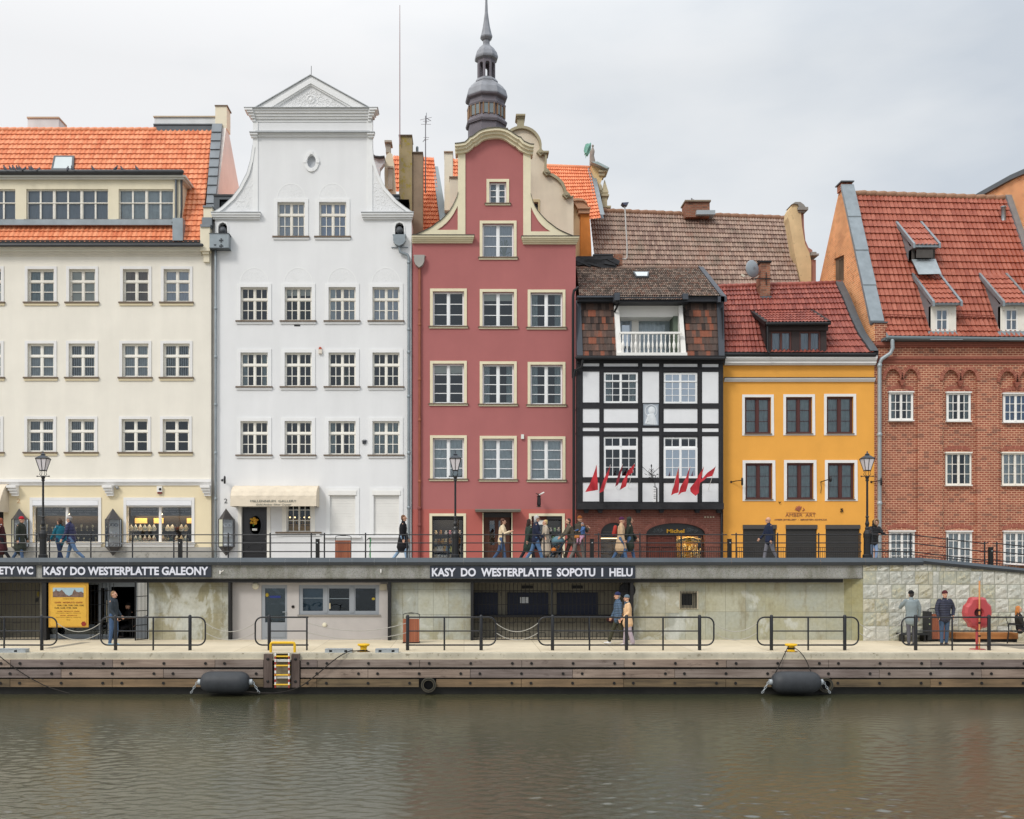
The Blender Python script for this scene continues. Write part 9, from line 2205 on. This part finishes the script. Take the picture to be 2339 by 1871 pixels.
t,J = person('woman with blond bun in a long beige coat facing left',1247,YP2,GZ,-80,1.66,((8,6),(-10,10)),arms=((10,80,6,20),(10,70,6,20)),coat='#b5a795',hair=('bun','#cdb079'),trousers='#8d8377',fem=True,hem=.45,cname='coat',scarf='#a99f92')
t,J = person('bearded man in an olive jacket pushing the pushchair to the left',1305,YP2,GZ,-86,1.76,((20,6),(-20,14)),arms=((34,24),(30,26)),coat='#5a5245',hair=('short_beard','#3a2c25'),trousers='#4a4038',lean=10)
t2,J2 = person('adult in a rust brown hat and dark olive jacket carrying the child',1322,YP1,GZ,128,1.76,((15,4),(-19,16)),arms=((40,80,4,30),(44,84,4,30)),coat='#403a30',hat='#8a4f24',hair=('none',None),trousers='#6b6560',lean=4,hem=.10)
g = MB();g.ell((-.08,.17,J2['hip'].z+.06),.13,.07,.08,10,7);o = tag(g.build('waist_bag',M('#b8743a',.8),None,smooth=True),'orange waist bag on the back of the adult carrying the child','bag');o.location = t2.location;o.rotation_euler = t2.rotation_euler
c_,Jc = person('small child in a blue jacket and grey hat carried on the adult\'s arm',1331,YP1-.12,GZ+.92-.22,-50,.98,((62,60),(48,50)),arms=((60,20),(55,20)),coat='#43618f',hat='#8f8488',hair=('none',None),trousers='#b98ba0',shoes='#7a4a5a',sit=.34,hem=.02)
# pushchair
Yst = YP2-.05;t = thing('pushchair','pushchair with light blue hood and colourful seat pushed by the bearded man','pushchair',(X(1272,Yst),Yst,GZ))
xb = X(1276,Yst);mb = MB()
for dy in (-.22,.22):
    mb.tube([(xb+.42,Yst+dy,GZ+1.02),(xb+.25,Yst+dy,GZ+.85),(xb-.25,Yst+dy,GZ+.15)],.016,6);mb.tube([(xb+.1,Yst+dy,GZ+.62),(xb+.25,Yst+dy,GZ+.15)],.016,6)
mb.tube([(xb+.42,Yst-.22,GZ+1.02),(xb+.42,Yst+.22,GZ+1.02)],.018,6);mb.build('frame',IRON,t)
for dx in (-.28,.27):
    for dy in (-.24,.24): mb = MB();mb.lathe([(.05,-.02),(.11,-.02),(.11,.02),(.05,.02)],(xb+dx,Yst+dy,GZ+.11),14,axis='y');mb.build('wheel',DARK,t)
mb = MB();mb.tube([(xb+.15,Yst,GZ+.75),(xb+.02,Yst,GZ+.45),(xb-.22,Yst,GZ+.42),(xb-.32,Yst,GZ+.25)],[(.2,.05),(.21,.06),(.2,.05),(.18,.03)],8,side=(0,1,0));mb.build('seat',M('#2c3a4a',.8,var=.6,vs=4),t,smooth=True)
mb = MB();mb.ell((xb-.02,Yst,GZ+.84),.26,.23,.2,12,8);mb.v = [v if v[2] > GZ+.8 or v[0] < xb-.05 else (v[0],v[1],GZ+.8) for v in mb.v];mb.build('hood',M('#5f7f8c',.8,var=.1),t,smooth=True)
mb = MB();mb.ell((xb-.2,Yst-.15,GZ+.5),.10,.08,.10,8,6);mb.build('toy_cover',M('#d07a35',.8,var=.3,vs=9),t)
t,J = person('woman in a beige coat and purple hat with a red backpack, walking right',1418,YP1,GZ,80,1.72,WALK,arms=((4,14),(-6,16)),coat='#c3a685',hat='#4d1f45',hair=('none',None),hem=.34,cname='coat',trousers='#486285',fem=True)
g = MB();g.tube([(0,.20,J['shl'].z-.04),(0,.24,J['hip'].z+.20)],[(.12,.07),(.14,.09)],10,side=(1,0,0));o = tag(g.build('backpack',M('#a8382e',.8,var=.1),None,smooth=True),'red backpack worn by the woman in the purple hat','backpack');o.location = t.location;o.rotation_euler = t.rotation_euler
t,J = person('person in a dark green hooded parka beside the woman in the purple hat',1437,YP1+.3,GZ,84,1.74,WALK2,coat='#30362e',hair=('none',None),hood=True,hem=.28,cname='parka',trousers='#486285')
g = MB();g.obox((.24,-.12,J['hip'].z+.0),.06,.28,.2);g.tube([(.24,-.1,J['hip'].z+.1),(.12,-.05,J['hip'].z+.4),(-.1,-.05,J['shl'].z+.05)],.01,4);o = tag(g.build('shoulder_bag',M('#23252c',.7),None),'dark shoulder bag on a long strap on the hooded person','bag');o.location = t.location;o.rotation_euler = t.rotation_euler
t,J = person('bald man with glasses in a navy jacket and grey trousers walking left',1757,YP1,GZ,-86,1.72,((14,4),(-16,12)),arms=((16,26),(-8,14)),coat='#1e2840',hair=('none',None),trousers='#6d6d75',wide=1.08)
g = MB();hd = J['hd']
for sx in (-1,1): g.tube([hd((sx*.034+.02*math.cos(a),-.090,.01+.015*math.sin(a))) for a in [i*math.pi/4 for i in range(8)]],.004,4,closed=True)
g.tube([hd((-.08,.0,.012)),hd((-.052,-.085,.012))],.004,4);g.tube([hd((.08,.0,.012)),hd((.052,-.085,.012))],.004,4);add(t,'glasses',g,DARK)
t,J = person('person in a black jacket with fur trimmed hood leaning behind the right lamp',1994,38.3,GZ,20,1.62,((6,4),(12,20)),arms=((30,60,4,20),(34,60,4,20)),coat='#1d1c1f',hair=('none',None),hood=True,trousers='#8aa0c0',lean=12,wide=1.25,puff=1)
g = MB();hd = J['hd'];g.tube([hd((.10*math.cos(a),-.05,.03+.115*math.sin(a))) for a in [i*math.pi/7 for i in range(14)]],.032,6,closed=True);add(t,'fur_trim',g,M('#a0805f',.95,var=.3,vs=20,bump=.8,bs=50))
# people on the lower quay
person('man in a slate grey jacket and blue jeans with pale blue trainers looking right',259,34.6,0,82,1.80,((-3,4),(8,14)),arms=((4,30,5,6),(4,34,5,6)),coat='#323a42',hair=('short','#8a6a4c'),trousers='#40587a',shoes='#8fb9cf',lean=0)
t,J = person('man in dark clothes and cap sitting at the table inside the ticket office',303,yo+.75,0,-50,1.74,((80,84),(78,82)),arms=((30,50),(34,46)),coat='#17181b',hat='#101012',hair=('short_beard','#2a201c'),trousers='#141417',sit=.46,hem=.0,lean=14)
ch = thing('chair','dark chair under the man sitting in the ticket office','chair',(t.location.x,t.location.y,0),R(-50));mb = MB();mb.box(-.22,.22,-.2,.24,.34,.38);mb.build('seat',DARK,ch,local=True);mb = MB();mb.box(-.2,.2,.25,.28,.38,.85);mb.build('backrest',DARK,ch,local=True)
for a in (-.19,.19):
    for b in (-.17,.22): mb = MB();mb.tube([(a,b,0),(a,b,.34)],.016,6);mb.build('leg',IRON,ch,local=True)
person('man in a blue quilted jacket and striped navy hat walking left on the quay',1413,35.0,0,-84,1.78,((22,4),(-10,14)),arms=((8,20),(-8,14)),coat='#4a6078',hat='#252c52',hair=('short','#8f8a85'),trousers='#3c3b2c',shoes='#dcdcdc',puff=1,lean=2)
t,J = person('woman in a peach coat and patterned grey headscarf beside the man in blue',1434,34.7,0,-82,1.66,((6,4),(-6,8)),arms=((8,40),(4,44)),coat='#d9b48c',hat='#5d6d78',hair=('none',None),trousers='#a79aa3',shoes='#c9c0bd',hem=.20,fem=True,cname='coat',scarf='#4a5866',flare=.03,wide=1.1)
g = MB();p = J['hands'][0][0];g.obox((-.22,-.22,p.z-.12),.10,.22,.22);o = tag(g.build('handbag',M('#33383a',.7,var=.2,vs=9),None),'dark handbag with a light stripe held by the woman in peach','bag');o.location = t.location;o.rotation_euler = t.rotation_euler
person('man in a grey jacket and black hat seen from behind at the right',2082,34.6,0,176,1.80,((4,4),(-1,2)),arms=((4,10,14),(34,100,22,34)),coat='#7f8a8d',hat='#141416',hair=('short','#3a3532'),trousers='#55555c',shoes='#34302e',wide=1.1,hood=False,hem=.16)
t,J = person('man in a navy quilted jacket and maroon hat facing the camera',2157,34.7,0,2,1.80,((2,2),(-2,4)),arms=((6,22,16),(-8,40,26,20)),coat='#2c3042',hat='#4f2126',hair=('none',None),trousers='#42566f',shoes='#3a3431',puff=1,wide=1.1)
g = MB();p,d,pc = J['hands'][0];g.obox(tuple(pc+V((0,-.03,-.02))),.05,.02,.10);o = tag(g.build('phone',DARK,None),'small dark object in the hand of the man in the maroon hat','phone');o.location = t.location;o.rotation_euler = t.rotation_euler
ch = thing('chair','dark slatted armchair at the right edge of the quay','chair',(X(2325,35.2),35.2,0),R(62));
for k in range(4): mb = MB();mb.box(-.27,.27,-.26+k*.13,-.15+k*.13,.40,.43);mb.build('seat_slat',DARK,ch,local=True)
for k in range(5): mb = MB();mb.box(-.26,.26,.27+.02*k,.29+.02*k,.46+k*.10,.54+k*.10);mb.build('back_slat',DARK,ch,local=True)
for a in (-.27,.27):
    mb = MB();mb.tube([(a,-.28,.64),(a,.28,.66)],.022,6);mb.build('armrest',IRON,ch,local=True)
    for b in (-.26,.28): mb = MB();mb.tube([(a,b*1.15,0),(a,b,.4),(a,b,.65)],.022,6);mb.build('leg',IRON,ch,local=True)
t,J = person('woman with long ginger hair and dark coat sitting in the chair at the right edge',2330,35.15,0,62,1.68,((84,80),(80,78)),arms=((20,50),(24,46)),coat='#25221f',hair=('long','#b8743c'),trousers='#2a2a2e',sit=.50,hem=.0,lean=-6,fem=True)

# ================================================================ pieces that stand apart become parts of their own
def split_apart(o,tol=.02):
    me = o.data;n = len(me.vertices);par = list(range(n))
    def f(i):
        while par[i] != i: par[i] = par[par[i]];i = par[i]
        return i
    for e in me.edges:
        a,b = f(e.vertices[0]),f(e.vertices[1])
        if a != b: par[a] = b
    isl = {}
    for i in range(n): isl.setdefault(f(i),[]).append(i)
    bb = []
    for k,vs in isl.items():
        cs = [me.vertices[i].co for i in vs];bb.append([[min(c[j] for c in cs)-tol for j in range(3)],[max(c[j] for c in cs)+tol for j in range(3)],[k]])
    ch = True
    while ch:
        ch = False
        for i in range(len(bb)):
            for j in range(i+1,len(bb)):
                A,B = bb[i],bb[j]
                if all(A[0][q] <= B[1][q] and B[0][q] <= A[1][q] for q in range(3)):
                    A[0] = [min(A[0][q],B[0][q]) for q in range(3)];A[1] = [max(A[1][q],B[1][q]) for q in range(3)];A[2] += B[2];bb.pop(j);ch = True;break
            if ch: break
    if len(bb) < 2: return
    nm = o.name.split('.')[0];owner = {}
    for gi,b in enumerate(bb):
        for k in b[2]:
            for i in isl[k]: owner[i] = gi
    data = [([],[]) for _ in bb];idx = {}
    for i in range(n): g = owner[i];idx[i] = len(data[g][0]);data[g][0].append(tuple(me.vertices[i].co))
    mi = [[] for _ in bb]
    for p in me.polygons: g = owner[p.vertices[0]];data[g][1].append([idx[i] for i in p.vertices]);mi[g].append((p.material_index,p.use_smooth))
    for g in range(len(bb)):
        m2 = bpy.data.meshes.new(nm);m2.from_pydata(data[g][0],[],data[g][1])
        for m in me.materials: m2.materials.append(m)
        for p,(a,s_) in zip(m2.polygons,mi[g]): p.material_index = a;p.use_smooth = s_
        if g == 0: o.data = m2
        else: c = o.copy();c.data = m2;COL.objects.link(c);c.parent = o.parent
NAMES = {'blind_arch','shoulder_ledge','ledge_flashing','pilaster','gable_border','gable_flashing','scroll_flashing','corbel','star','window_trim','verge_cladding','corner_cladding','plaster_panel','door_frame','yellow_sticker','window_fittings','gallery_ledge','cap_slab','hatch_shutter','beam','stone_cladding','pediment_flashing','awning_arm','door_lamp','bay_back_wall','bay_ceiling','snow_guard','gable_coping','gable_ornament','gable_return','fascia','iron_bracket','entablature','string_course','dormer_edging','rung','display_back','eyes','shoes','grille_post','parapet','flashing','spotlight','gable_edging','scroll_arm','sounder','aerial_rods','sign_marks','pilaster','light_strip'}
for o in list(bpy.data.objects):
    if o.type == 'MESH' and o.name.split('.')[0] in NAMES and len(o.data.vertices) < 4000 and not o.modifiers: split_apart(o)
